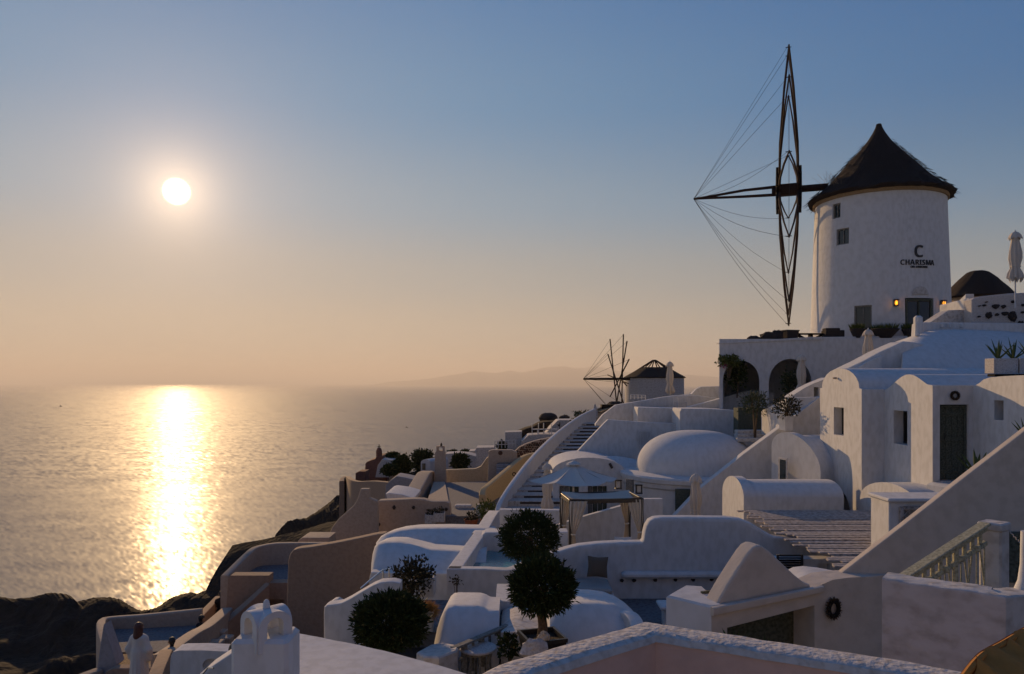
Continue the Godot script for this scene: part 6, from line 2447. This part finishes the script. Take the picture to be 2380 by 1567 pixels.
	var fr := Transform3D(Basis(u, Vector3.UP, u.cross(Vector3.UP)), og)
	o = thing("peaked_house", "low house with a peaked white gable over a wide dark doorway", "house", Vector3(2.6, -4.5, -7.4))
	mb = await carve(poly2([[0, -4.5], [2.35, -4.5], [2.35, -1.97], [1.9, -1.97], [1.6, -1.955], [1.4, -1.96], [1.25, -2.0], [1.12, -2.06], [0, -2.085]]), fr, 0.3, [[poly2([[0.2, -4.6], [1.215, -4.6], [1.215, -2.19], [0.2, -2.3]]), fr.translated(Vector3(0, 0, 0.1)), 0.55]])
	part("wall", mb, M.sand_pale, o, 30)
	mb = Mb.new()
	mb.v.append_array(PackedVector3Array())
	prism(mb, [Vector3(1.5, -2.07, -7.32), Vector3(1.852, -2.08, -7.0), fr * Vector3(0.12, -2.08, -0.002), fr * Vector3(0.3, -2.07, -0.6), Vector3(1.75, -2.05, -7.62)], -4.5, 0.02)
	part("side_block", mb, M.white, o)
	mb = Mb.new()
	extrude(mb, poly2([[0.06, -2.12], [0.12, -2.02], [0.2, -1.91], [0.32, -1.76], [0.43, -1.63], [0.48, -1.585], [0.53, -1.567], [0.58, -1.572], [0.66, -1.62], [0.8, -1.74], [0.97, -1.885], [1.08, -1.965], [1.16, -2.0], [1.2, -2.12]]), fr.translated(Vector3(0, 0, -0.05)), 0.22, 0.03)
	part("gable", mb, M.sand_pale, o)
	mb = Mb.new()
	extrude(mb, poly2([[0.0, -2.16], [1.28, -2.06], [1.28, -2.0], [0.0, -2.085]]), fr.translated(Vector3(0, 0, 0.05)), 0.06, 0.012)
	part("lintel", mb, M.sand_pale, o)
	mb = Mb.new()
	mb.box(fr * Vector3(0.7, -3.3, -0.36), Vector3(1.15, 2.5, 0.03), 0.0, fr.basis)
	part("door", mb, M.green_door, o)
	for k in 2:
		o = thing("doorway_plant", ["spiky dark plant at the left side of the wide dark doorway", "low dark plant inside the wide dark doorway"][k], "plant", fr * Vector3([0.12, 0.75][k], -2.75, 0.1))
		agave(o, fr * Vector3([0.12, 0.75][k], [-2.52, -2.72][k], [0.16, -0.2][k]), [0.27, 0.2][k], 10, 80 + k)
	o = thing("wreath", "dark spiky round wreath on the wall right of the wide dark doorway", "wreath", fr * Vector3(1.4, -2.35, 0.03))
	mb = Mb.new()
	var wc := fr * Vector3(1.385, -2.235, 0.035)
	var ring2 := []
	for i in 21:
		ring2.append(wc + u * 0.058 * cos(TAU * i / 20) + Vector3.UP * 0.075 * sin(TAU * i / 20))
	mb.tube(ring2, 0.022, 0.022, 6)
	part("hoop", mb, M.dark_timber, o)
	mb = Mb.new()
	rng.seed = 91
	for i in 170:
		var an := rng.randf() * TAU
		leaf(mb, wc + u * 0.06 * cos(an) + Vector3.UP * 0.078 * sin(an), (u * cos(an) + Vector3.UP * sin(an) + rdir() * 0.9).normalized(), rdir(), 0.045, 0.016)
	part("twigs", mb, M.bark, o, 0)
	mb = Mb.new()
	slab(mb, [[1862, 1352], [1880, 1343], [1905, 1340], [1940, 1344], [1985, 1352], [1985, 1400], [1862, 1400]], 8.1, 0.5, 0.04)
	solo("rounded_parapet", "small white rounded parapet between the peaked gable and the diagonal wall", "wall", mb, M.white)
	# vaulted roof and chimney at the bottom left
	rows = []
	var nz2 := noise(0.9, FastNoiseLite.TYPE_SIMPLEX_SMOOTH, 3, 15)
	for k in 15:
		var row := []
		for i in 19:
			var uu := i / 18.0
			var edge := Vector3(lerpf(-2.84, 0.05, uu), 0, lerpf(-9.0, -7.45, uu))
			var near := Vector3(lerpf(-1.45, 0.9, uu), 0, -4.6)
			var p := near.lerp(edge, k / 14.0)
			p.y = -2.955 + 0.035 * sin(PI * clampf(uu * 1.1, 0, 1)) - 0.07 * uu * uu + 0.01 * nz2.get_noise_2d(p.x * 1.2, p.z * 1.2)
			row.append(p)
		rows.append(row)
	rows.append(rows[-1].map(func(p): return p + Vector3(0, -0.03, -0.03)))
	rows.append(rows[-1].map(func(p): return Vector3(p.x, -6.5, p.z)))
	mb = Mb.new()
	mb.grid(rows)
	solo("vaulted_roof", "smooth white vaulted roof sweeping down to the right of the chimney", "roof", mb, M.white)
	o = thing("chimney", "white chimney with a cross-vaulted cap of four small arches and a round finial", "chimney", at(620, 1600, 6.0))
	var cc := at(619, 889, 6.0)
	var q := 0.686
	mb = Mb.new()
	mb.box(cc + Vector3(0, -2.45, 0), Vector3(0.445, 0.91, 0.36), 0.03)
	part("stack", mb, M.white, o)
	var whole := CSGCombiner3D.new()
	add_child(whole)
	for pas in 2:
		for s in [-1, 1]:
			var w: float = [0.2, 0.1][pas] * q
			var hh: float = [0.3, 0.225][pas] * q
			var pg := PackedVector2Array([Vector2(-w, -0.1 if pas == 0 else 0.006), Vector2(w, -0.1 if pas == 0 else 0.006)])
			for i in 15:
				var t := PI * i / 14
				pg.append(Vector2(w * cos(t), (hh - w * 0.85) + w * 0.85 * sin(t)))
			var c := CSGPolygon3D.new()
			c.polygon = ccw(pg)
			c.depth = [0.44, 0.8][pas] * q
			c.transform = Transform3D(Basis(Vector3.UP, PI / 4 * s), cc + Vector3(0, -2.0, 0)) * Transform3D(Basis(), Vector3(0, 0, c.depth / 2))
			if pas == 1:
				c.operation = CSGShape3D.OPERATION_SUBTRACTION
			whole.add_child(c)
	await get_tree().process_frame
	mb = Mb.new()
	mb.raw(whole.bake_static_mesh())
	remove_child(whole)
	whole.free()
	part("cap", mb, M.white, o, 32)
	mb = Mb.new()
	mb.lathe([Vector2(0.03, -1.82), Vector2(0.027, -1.77), Vector2(0.021, -1.742), Vector2(0.009, -1.73), Vector2(0, -1.728)], cc, 16)
	part("finial", mb, M.white, o)
	mb = Mb.new()
	slab(mb, [[440, 1590], [466, 1566], [556, 1506], [640, 1506], [640, 1660], [440, 1660]], 9.3, 0.5, 0.03)
	solo("side_roof", "white sloping roof edge left of the cross-vaulted chimney", "roof", mb, M.white)
	o = thing("globe_lantern", "black globe lantern behind the cross-vaulted chimney", "lantern", at(546, 1525, 10))
	mb = Mb.new()
	mb.lathe([Vector2(0.03, -0.09), Vector2(0.075, -0.05), Vector2(0.09, 0.0), Vector2(0.075, 0.05), Vector2(0.03, 0.085), Vector2(0.012, 0.12)], at(547, 1508, 10), 20)
	part("globe", mb, M.black, o)
	mb = Mb.new()
	mb.tube([at(540, 1530, 10), at(547, 1515, 10), at(556, 1494, 10.05)], 0.014, 0.014, 6)
	part("bracket", mb, M.black, o)
	o = thing("handrail", "short bent metal handrail below the round recess", "handrail", at(488, 1560, 9.2))
	mb = Mb.new()
	mb.tube([at(470, 1568, 9.2), at(483, 1552, 9.2), at(496, 1553, 9.15)], 0.012, 0.012, 6)
	part("rail", mb, M.steel, o)


func topiary(label: String, ce: Vector3, r: Vector3, low: float, sd: int, n: int, trunk := 0.055) -> Node3D:
	var o := thing("topiary_tree", label, "topiary", Vector3(ce.x, low, ce.z))
	var mb := Mb.new()
	mb.tube(smooth([Vector3(ce.x - 0.02, low, ce.z), Vector3(ce.x + 0.01, lerpf(low, ce.y, 0.3), ce.z), Vector3(ce.x - 0.015, lerpf(low, ce.y, 0.6), ce.z), ce], 4), trunk * 1.25, trunk * 0.75, 12)
	part("trunk", mb, M.bark, o)
	rng.seed = sd + 5
	for i in 9:
		var d := rdir()
		mb = Mb.new()
		mb.tube([ce + Vector3.DOWN * r.y * 0.7, ce + d * r * 0.4, ce + d * r * 0.85], 0.02, 0.006, 5)
		part("limb", mb, M.bark, o)
	mb = Mb.new()
	crown(mb, ce, r, n, 0.075, 0.034, sd, 0.58, 0.15, 0.8)
	crown(mb, ce, r * 1.03, int(n * 0.1), 0.1, 0.03, sd + 1, 0.9, 0.14, 0.6)
	part("crown", mb, M.leaf, o, 0)
	return o


func near_plants() -> void:
	var c1 := at(1260, 1363, 10.2)
	var low1 := at(1257, 1483, 10.2).y
	topiary("ball topiary on a thick bare trunk in the black pot, nearest of the dark balls", c1, Vector3(0.42, 0.345, 0.42), low1 - 0.1, 501, 5200, 0.06)
	var o := pot("black_pot", "square black pot under the nearest ball topiary", Vector3(c1.x, low1 - 0.55, -10.2), 0.26, 0.36, 0.6, M.black, true)
	var mb := Mb.new()
	rock(mb, at(1264, 1482, 9.98), Vector3(0.075, 0.085, 0.06), 191, 8, 11, 0.6)
	solo("pale_rock", "angular sunlit quartz rock leaning on the topiary trunk", "rock", mb, M.quartz, "", 20)
	mb = Mb.new()
	rock(mb, at(1242, 1512, 9.7), Vector3(0.17, 0.15, 0.1), 192, 9, 13, 0.5)
	solo("pale_rock", "large white rock in front of the square black pot", "rock", mb, M.white_rough, "", 20)
	topiary("ball topiary behind the nearest one, in front of the plunge pool", at(1230, 1248, 14.35), Vector3(0.535, 0.45, 0.5), -4.3, 503, 5200, 0.075)
	pot("round_pot", "round pale pot under the ball topiary in front of the plunge pool", Vector3(at(1230, 0, 14.35).x, -4.74, -14.35), 0.22, 0.3, 0.5, M.white_old)
	o = thing("round_bush", "big round clipped dark bush left of the golden grass", "shrub", at(905, 1530, 11.2))
	mb = Mb.new()
	for i in 7:
		var a := TAU * i / 7
		mb.tube([at(908, 1540, 11.2), at(908, 1490, 11.2) + Vector3(sin(a), 0.3, cos(a)) * 0.12, at(908, 1447, 11.2) + Vector3(sin(a), 0.2, cos(a)) * 0.35], 0.03, 0.008, 5)
	part("stem", mb, M.bark, o)
	mb = Mb.new()
	crown(mb, at(908, 1446, 11.2), Vector3(0.51, 0.4, 0.48), 6200, 0.085, 0.038, 505, 0.55, 0.17, 0.8)
	crown(mb, at(908, 1446, 11.2), Vector3(0.53, 0.42, 0.5), 520, 0.11, 0.03, 506, 0.9, 0.14, 0.6)
	part("crown", mb, M.leaf, o, 0)
	mb = Mb.new()
	prism(mb, [lev(800, 1500, -4.35), lev(1010, 1500, -4.35), lev(1010, 1560, -4.35), lev(800, 1560, -4.35)], -5.2, 0.0)
	solo("bush_bed", "earth bed under the big round clipped bush", "flower bed", mb, M.soil)
	# balustrade, table
	o = thing("balustrade", "short grey wooden balustrade between two white piers", "balustrade", at(1120, 1530, 10.8))
	var a := at(1052, 1508, 10.3)
	var b := at(1180, 1454, 11.3)
	var d := (b - a).normalized()
	var up := (Vector3.UP - d * d.y).normalized()
	var bs := Basis(d, up, d.cross(up))
	for e in [[0.0, 0.035, 0.1], [-0.19, 0.03, 0.05]]:
		mb = Mb.new()
		mb.box((a + b) / 2 + Vector3.UP * e[0], Vector3((b - a).length(), e[1], e[2]), 0.006, bs)
		part("rail", mb, M.grey_paint, o)
	for k in 7:
		mb = Mb.new()
		var p := a.lerp(b, (k + 0.3) / 6.6)
		mb.box(p + Vector3.DOWN * 0.22, Vector3(0.09 if k % 2 else 0.04, 0.42, 0.04), 0.005)
		part("baluster", mb, M.grey_paint, o)
	mb = Mb.new()
	prism(mb, [at(968, 1516, 10.1), at(1000, 1498, 10.8), at(1030, 1493, 10.9), at(1066, 1500, 10.5), at(1062, 1512, 10.0), at(1020, 1528, 9.7), at(985, 1526, 9.75)], -5.2, 0.02)
	solo("pier", "white pier with a flat pale cap, left end of the grey balustrade", "pier", mb, M.white_old)
	mb = Mb.new()
	shell(mb, [[1164, 1452], [1168, 1445], [1180, 1438], [1198, 1433], [1215, 1434], [1235, 1440], [1262, 1450], [1290, 1458]], 1470, 10.9, 11.6, 1.2, 7)
	solo("pier", "white pier with a curved cap, right end of the grey balustrade behind the black pot", "pier", mb, M.white_old)
	o = thing("round_table", "small round table with a pale mosaic top and short apron legs", "table", at(1111, 1560, 10.6))
	var tc := at(1111, 1504, 10.6)
	mb = Mb.new()
	mb.lathe([Vector2(0.245, -0.035), Vector2(0.262, -0.03), Vector2(0.266, -0.012), Vector2(0.258, 0.0), Vector2(0.0, 0.003)], tc, 48)
	part("top", mb, M.white_rough, o)
	for k in 8:
		var an := TAU * k / 8 + 0.2
		mb = Mb.new()
		mb.tube([tc + Vector3(sin(an) * 0.2, -0.03, cos(an) * 0.2), tc + Vector3(sin(an) * 0.17, -0.18, cos(an) * 0.17), tc + Vector3(sin(an) * 0.2, -0.62, cos(an) * 0.2)], 0.022, 0.014, 6)
		part("leg", mb, M.grey_paint, o)
	mb = Mb.new()
	mb.lathe([Vector2(0.19, -0.08), Vector2(0.2, -0.08), Vector2(0.2, -0.03), Vector2(0.19, -0.03)], tc, 32, 1, 1, 0.03, 8, false)
	part("apron", mb, M.grey_paint, o)
	bush("leafy_plant", "dark leafy plant beside the round mosaic table", at(1182, 1500, 10.4), Vector3(0.15, 0.16, 0.14), 160, 0.08, 0.055, 431, M.leaf, at(1182, 1540, 10.4).y, 0.1, 0.4)
	mb = Mb.new()
	prism(mb, [lev(940, 1580, -4.35), lev(1330, 1580, -4.35), lev(1330, 1500, -4.35), lev(1060, 1500, -4.35)], -5.2, 0.0)
	solo("table_terrace", "reddish tiled terrace under the round table", "terrace", mb, M.terracotta)


func hillside() -> void:
	var pts := []
	for e in [[560, 1640, 22], [560, 1500, 30], [800, 1480, 20], [700, 1300, 34], [1000, 1240, 36], [900, 1400, 17], [1200, 1250, 28], [1300, 1140, 42], [1250, 1060, 58], [1350, 1010, 70], [1450, 960, 66], [1500, 1090, 34], [1800, 1040, 36], [1650, 950, 42], [1800, 930, 36], [2000, 860, 38], [2300, 790, 42], [900, 1570, 12], [1200, 1600, 11], [1500, 1520, 14], [1900, 1400, 16], [2300, 1300, 14], [950, 1120, 64], [850, 1160, 66], [1100, 1100, 60]]:
		var p := at(e[0], e[1], e[2])
		pts.append(Vector3(p.x, p.y - 1.3, p.z))
	pts += [Vector3(0, -3.0, 2), Vector3(4, -3, -2), Vector3(-6, -9, 2), Vector3(-9, -17, -14), Vector3(-11, -18, -22), Vector3(-16, -22, -38), Vector3(8, -2.6, 2), Vector3(-25, -22, -20), Vector3(-30, -30, -50), Vector3(-14, -24, -60), Vector3(25, -1, -10), Vector3(30, 1, -40), Vector3(3, -4.6, -6)]
	var rows := []
	var nz := noise(0.12, FastNoiseLite.TYPE_SIMPLEX_SMOOTH, 4, 37)
	for j in 56:
		var row := []
		for i in 60:
			var q := Vector3(lerpf(-26, 32, i / 59.0), 0, lerpf(3, -70, j / 55.0))
			var s := 0.0
			var w := 0.0
			for p in pts:
				var k := 1.0 / (pow(Vector2(p.x - q.x, p.z - q.z).length(), 3.0) + 0.4)
				s += p.y * k
				w += k
			q.y = s / w - 0.5 + nz.get_noise_2d(q.x, q.z) * 0.5
			row.append(q)
		rows.append(row)
	var mb := Mb.new()
	mb.grid(rows)
	ground("hillside", "bare brown hillside under the terraces", mb, M.rock, 40)


# ------------------------------------------------------------------ people
func field(bones: Array, cell: float, k := 0.05) -> Mb:    # surface nets of joined tapered capsules; a bone is [a, b, ra, rb]
	var lo := Vector3.INF
	var hi := -Vector3.INF
	for b in bones:
		var r: float = maxf(b[2], b[3]) + k + cell
		lo = lo.min(b[0] - Vector3.ONE * r).min(b[1] - Vector3.ONE * r)
		hi = hi.max(b[0] + Vector3.ONE * r).max(b[1] + Vector3.ONE * r)
	var n := Vector3i(((hi - lo) / cell).ceil()) + Vector3i.ONE
	var f := PackedFloat32Array()
	f.resize(n.x * n.y * n.z)
	f.fill(1.0)
	for b in bones:
		var a: Vector3 = b[0]
		var ab: Vector3 = b[1] - a
		var l2 := maxf(ab.length_squared(), 1e-9)
		var r := Vector3.ONE * (maxf(b[2], b[3]) + k + cell * 2.0)
		var i0 := Vector3i(((a.min(b[1]) - r - lo) / cell).floor()).clamp(Vector3i.ZERO, n - Vector3i.ONE)
		var i1 := Vector3i(((a.max(b[1]) + r - lo) / cell).ceil()).clamp(Vector3i.ZERO, n - Vector3i.ONE)
		for z in range(i0.z, i1.z + 1):
			for y in range(i0.y, i1.y + 1):
				for x in range(i0.x, i1.x + 1):
					var p := lo + Vector3(x, y, z) * cell
					var t := clampf((p - a).dot(ab) / l2, 0, 1)
					var d := p.distance_to(a + ab * t) - lerpf(b[2], b[3], t)
					var at_ := (z * n.y + y) * n.x + x
					var o := f[at_]
					var h := maxf(k - absf(o - d), 0.0) / k
					f[at_] = minf(o, d) - h * h * k * 0.25
	var idx := {}
	var pts := PackedVector3Array()
	for z in n.z - 1:
		for y in n.y - 1:
			for x in n.x - 1:
				var base := (z * n.y + y) * n.x + x
				var m := 0
				var c := PackedFloat32Array()
				c.resize(8)
				for q in 8:
					c[q] = f[base + (q & 1) + ((q >> 1) & 1) * n.x + ((q >> 2) & 1) * n.x * n.y]
					if c[q] < 0:
						m |= 1 << q
				if m == 0 or m == 255:
					continue
				var s := Vector3.ZERO
				var cnt := 0
				for q in 8:
					for ax in 3:
						var w := q | (1 << ax)
						if w != q and (c[q] < 0) != (c[w] < 0):
							var p := Vector3(q & 1, (q >> 1) & 1, (q >> 2) & 1)
							p[ax] += c[q] / (c[q] - c[w])
							s += p
							cnt += 1
				idx[base] = pts.size()
				pts.append(lo + (Vector3(x, y, z) + s / cnt) * cell)
	var mb := Mb.new()
	var st := [1, n.x, n.x * n.y]
	for key in idx:
		for ax in 3:
			var u: int = st[(ax + 1) % 3]
			var v: int = st[(ax + 2) % 3]
			var i0: int = key
			var i1: int = key + st[ax]
			if i1 >= f.size() or (f[i0] < 0) == (f[i1] < 0):
				continue
			if not (idx.has(key - u) and idx.has(key - v) and idx.has(key - u - v)):
				continue
			var a := pts[idx[key]]
			var b := pts[idx[key - u]]
			var c := pts[idx[key - u - v]]
			var d := pts[idx[key - v]]
			if f[i0] < 0:
				mb.quad(a, b, c, d)
			else:
				mb.quad(a, d, c, b)
	return mb


func person(label: String, foot: Vector3, turn: float, h: float, robe: bool, cloth: Material, hair: Material, group := "") -> void:
	var o := thing("person", label, "person", foot, group)
	var xf := Transform3D(Basis(Vector3.UP, turn), foot)
	var s := h / 1.7
	var V := func(x: float, y: float, z: float) -> Vector3: return xf * (Vector3(x, y, z) * s)
	var B := func(a, b, ra, rb) -> Array: return [a, b, ra * s, rb * s]
	var bones := [B.call(V.call(0, 0.98, 0), V.call(0, 1.22, -0.01), 0.115, 0.12), B.call(V.call(-0.09, 1.36, 0), V.call(0.09, 1.36, 0), 0.085, 0.085), B.call(V.call(0, 1.22, 0), V.call(0, 1.36, 0), 0.12, 0.1), B.call(V.call(0, 1.38, 0), V.call(0, 1.5, 0.015), 0.05, 0.048)]
	for q in [-1, 1]:
		var elbow: Vector3 = V.call(0.27 * q, 1.12, -0.03) if robe else V.call(0.22 * q, 1.1, -0.02)
		var wrist: Vector3 = V.call(0.2 * q, 0.97, 0.14) if robe else V.call(0.235 * q, 0.86, 0.06)
		bones.append(B.call(V.call(0.165 * q, 1.38, 0), elbow, 0.052, 0.042))
		bones.append(B.call(elbow, wrist, 0.04, 0.028))
		bones.append(B.call(V.call(0.09 * q, 0.94, 0), V.call(0.1 * q, 0.5, 0.01), 0.085, 0.055))
		bones.append(B.call(V.call(0.1 * q, 0.5, 0.01), V.call(0.1 * q, 0.09, -0.02), 0.053, 0.036))
		bones.append(B.call(V.call(0.1 * q, 0.06, -0.03), V.call(0.11 * q, 0.035, 0.13), 0.04, 0.03))
		var fwd := (wrist - elbow).normalized()
		bones.append([wrist, wrist + fwd * 0.07 * s, 0.03 * s, 0.032 * s])
	var mb := field(bones, 0.03 * s, 0.05 * s)
	var fine := []
	for q in [-1, 1]:
		var elbow: Vector3 = V.call(0.27 * q, 1.12, -0.03) if robe else V.call(0.22 * q, 1.1, -0.02)
		var wrist: Vector3 = V.call(0.2 * q, 0.97, 0.14) if robe else V.call(0.235 * q, 0.86, 0.06)
		var fwd := (wrist - elbow).normalized()
		var side := xf.basis * Vector3(0, 0, 1) if not robe else xf.basis * Vector3(0, 1, 0)
		fine = [[wrist, wrist + fwd * 0.075 * s, 0.026 * s, 0.03 * s]]
		for k in 4:
			var r0 := wrist + fwd * 0.08 * s + side * (k - 1.5) * 0.019 * s
			var kn: Vector3 = r0 + fwd * [0.03, 0.036, 0.034, 0.026][k] * s
			fine.append([r0, kn, 0.0095 * s, 0.0085 * s])
			fine.append([kn, kn + (fwd * 0.8 - (xf.basis * Vector3(q * 0.5, 0.1, 0))).normalized() * 0.032 * s, 0.0085 * s, 0.007 * s])
		fine.append([wrist + fwd * 0.02 * s, wrist + fwd * 0.06 * s + side * 0.05 * s, 0.012 * s, 0.009 * s])
		mb.v.append_array(field(fine, 0.008 * s, 0.008 * s).v)
	# head with brow, nose, jaw, ears
	var head := [B.call(V.call(0, 1.62, 0.0), V.call(0, 1.625, 0.03), 0.082, 0.078), B.call(V.call(0, 1.6, 0.03), V.call(0, 1.545, 0.06), 0.06, 0.038), B.call(V.call(0, 1.61, 0.105), V.call(0, 1.585, 0.122), 0.01, 0.014), B.call(V.call(-0.02, 1.555, 0.092), V.call(0.02, 1.555, 0.092), 0.01, 0.01), B.call(V.call(0, 1.48, 0.012), V.call(0, 1.57, 0.015), 0.05, 0.05)]
	for q in [-1, 1]:
		head.append(B.call(V.call(0.082 * q, 1.62, 0.01), V.call(0.084 * q, 1.585, 0.012), 0.014, 0.01))
		head.append(B.call(V.call(0.032 * q, 1.612, 0.088), V.call(0.034 * q, 1.612, 0.09), 0.012, 0.012))
	mb.v.append_array(field(head, 0.012 * s, 0.02 * s).v)
	part("body", mb, M.skin, o, 60)
	var hb := [B.call(V.call(0, 1.66, -0.025), V.call(0, 1.64, 0.02), 0.085, 0.08), B.call(V.call(0, 1.62, -0.05), V.call(0, 1.44, -0.085), 0.082, 0.075 if robe else 0.05)]
	if robe:
		hb.append(B.call(V.call(-0.06, 1.58, -0.02), V.call(-0.07, 1.42, -0.05), 0.05, 0.045))
		hb.append(B.call(V.call(0.06, 1.58, -0.02), V.call(0.07, 1.42, -0.05), 0.05, 0.045))
	else:
		hb[1] = B.call(V.call(0, 1.63, -0.05), V.call(0, 1.54, -0.05), 0.07, 0.05)
	part("hair", field(hb, 0.018 * s, 0.03 * s), hair, o, 60)
	var cl := []
	if robe:
		cl = [B.call(V.call(-0.1, 1.37, 0), V.call(0.1, 1.37, 0), 0.095, 0.095), B.call(V.call(0, 1.36, 0), V.call(0, 1.05, 0), 0.13, 0.15), B.call(V.call(0, 1.05, 0), V.call(-0.03, 0.3, -0.02), 0.155, 0.2), B.call(V.call(0, 1.05, 0), V.call(0.04, 0.3, 0.03), 0.155, 0.2)]
		for q in [-1, 1]:
			cl.append(B.call(V.call(0.15 * q, 1.36, 0), V.call(0.245 * q, 1.12, -0.02), 0.075, 0.075))
			cl.append(B.call(V.call(0.245 * q, 1.12, -0.02), V.call(0.215 * q, 0.92, 0.05), 0.075, 0.085))
		mb = field(cl, 0.03 * s, 0.05 * s)
		for i in mb.v.size():          # hanging folds
			var l := xf.affine_inverse() * mb.v[i] / s
			var a := atan2(l.x, l.z)
			var k := 1.0 + 0.075 * sin(a * 13.0 + l.y * 2.0) * clampf((1.3 - l.y) * 1.3, 0.0, 1.0)
			l = Vector3(l.x * k, maxf(l.y, 0.12), l.z * k)
			mb.v[i] = xf * (l * s)
	else:
		cl = [B.call(V.call(-0.1, 1.36, 0), V.call(0.1, 1.36, 0), 0.1, 0.1), B.call(V.call(0, 1.36, 0), V.call(0, 0.98, 0), 0.135, 0.14)]
		for q in [-1, 1]:
			cl.append(B.call(V.call(0.165 * q, 1.37, 0), V.call(0.22 * q, 1.14, -0.01), 0.07, 0.062))
			cl.append(B.call(V.call(0.09 * q, 0.95, 0), V.call(0.1 * q, 0.5, 0.01), 0.1, 0.075))
			cl.append(B.call(V.call(0.1 * q, 0.5, 0.01), V.call(0.1 * q, 0.12, -0.02), 0.075, 0.06))
		mb = field(cl, 0.03 * s, 0.05 * s)
	part("robe" if robe else "clothes", mb, cloth, o, 60)


func people() -> void:
	person("woman with long auburn hair in a flowing white robe, seen from behind", at(323, 1449, 17.4) + Vector3(0, -1.73, 0), PI - 0.15, 1.72, true, M.robe, M.hair)
	var mb := Mb.new()
	prism(mb, [at(250, 1500, 16.4), at(400, 1500, 16.4), at(400, 1500, 18.6), at(250, 1500, 18.6)].map(func(p): return Vector3(p.x, at(323, 1449, 17.4).y - 1.73, p.z)), -9.5, 0.0)
	solo("lower_landing", "landing on which the woman in the white robe stands", "terrace", mb, M.sand)
	person("person in dark clothes standing beside the tan house at the top of the descending stair", at(514, 1376, 29.4) + Vector3(0, -1.72, 0), PI + 0.3, 1.72, false, M.dark_cloth, M.dark_hair)
	person("person in dark clothes halfway down the descending stair, hidden from the waist", at(469, 1432, 24.4) + Vector3(0, -1.68, 0), PI - 0.5, 1.68, false, M.dark_cloth, M.dark_hair)
	person("dark-haired person at the foot of the descending stair, mostly hidden by the parapet", at(399, 1484, 19.9) + Vector3(0, -1.7, 0), PI + 0.6, 1.7, false, M.dark_cloth, M.dark_hair)
	mb = Mb.new()
	rock(mb, at(449, 1481, 22.9), Vector3(0.2, 0.24, 0.16), 195, 8, 12, 0.3)
	solo("dark_bag", "dark bag standing on the parapet beside the person halfway down the stair", "bag", mb, M.dark_cloth)


func umbrellas() -> void:
	var a := closed_umbrella("closed umbrella cut by the right edge, standing high above the stone studded wall", at(2360, 537, 24) + Vector3.DOWN * 2.45, 1.0, 0.3)
	for e in [[2018, 763, 27.0, 0.95, "closed umbrella below the windmill, its foot hidden behind the white roof"], [1863, 823, 29.0, 0.95, "closed umbrella in front of the right dark arch"], [1557, 839, 42.0, 1.12, "closed umbrella standing in front of the small distant mill"], [1617, 1099, 23.0, 1.0, "closed umbrella between the round house and the small free-standing vault"]]:
		copy(a, e[4], at(e[0], e[1], e[2]) + Vector3.DOWN * 2.47 * e[3], e[3], e[0] * 0.7)
	closed_umbrella("closed umbrella with a tasselled hem, half behind the open parasol", at(1272, 1076, 26.0) + Vector3.DOWN * 2.45, 1.0, 1.1, true)


func small_plants() -> void:
	bush("bougainvillea", "bougainvillea trailing over the top of the left dark arch", at(1694, 840, 30.9), Vector3(0.42, 0.2, 0.2), 420, 0.13, 0.08, 450, M.leaf_light, at(1700, 880, 30.9).y, 0.1, 0.5)
	bush("hanging_plant", "dark hanging plant inside the left dark arch", at(1712, 868, 31.4), Vector3(0.42, 0.62, 0.3), 620, 0.14, 0.08, 451, M.leaf, at(1712, 925, 31.4).y, 0.1, 0.4)
	bush("arch_shrub", "dark shrub inside the right dark arch", at(1838, 888, 31.0), Vector3(0.42, 0.5, 0.3), 520, 0.14, 0.07, 452, M.leaf_olive, at(1838, 930, 31.0).y, 0.1, 0.4)
	var mb := Mb.new()
	rng.seed = 453
	for i in 26:
		leaf(mb, at(1682, 850, 30.8) + rdir() * Vector3(0.16, 0.08, 0.08), rdir(), rdir(), 0.07, 0.06)
	solo("pink_blossom", "pink blossoms at the left end of the bougainvillea", "flowers", mb, M.flower, "", 0)


func boats() -> void:
	for e in [[141, 945, "tiny boat on the open sea at the far left"], [945, 994, "tiny motor boat on the sea right of the sun's glitter"]]:
		var p := lev(e[0], e[1], SEA)
		var o := thing("boat", e[2], "boat", p, "")
		var mb := Mb.new()
		var k: float = -p.z / 900.0
		var rows := []
		for q in [[-1.6, 0.1, 0.9], [-1.0, 0.8, 0.6], [0.6, 0.8, 0.5], [1.8, 0.02, 0.8]]:
			rows.append([p + Vector3(q[0], q[2], -q[1]) * k, p + Vector3(q[0] * 0.9, -0.1, 0) * k, p + Vector3(q[0], q[2], q[1]) * k])
		rows.reverse()
		mb.grid(rows)
		mb.quad(rows[0][0], rows[1][0], rows[1][2], rows[0][2])
		mb.quad(rows[1][0], rows[2][0], rows[2][2], rows[1][2])
		mb.quad(rows[2][0], rows[3][0], rows[3][2], rows[2][2])
		part("hull", mb, M.dark_timber, o)
		mb = Mb.new()
		mb.box(p + Vector3(-0.2, 0.95, 0) * k, Vector3(1.0, 0.9, 0.8) * k, 0.05 * k)
		part("cabin", mb, M.white_old, o)


func _ready() -> void:
	rng.seed = 7
	eye_and_light()
	materials()
	sea_and_islands()
	hillside()
	await crest()
	big_mill()
	far_mill()
	thatch_behind()
	await houses_right()
	await dome_and_terraces()
	long_stair()
	gazebo_terrace()
	await pool_and_lounge()
	white_roofs()
	await tan_houses()
	await near_far_middle()
	await far_village()
	await foreground()
	near_plants()
	umbrellas()
	small_plants()
	people()
	boats()
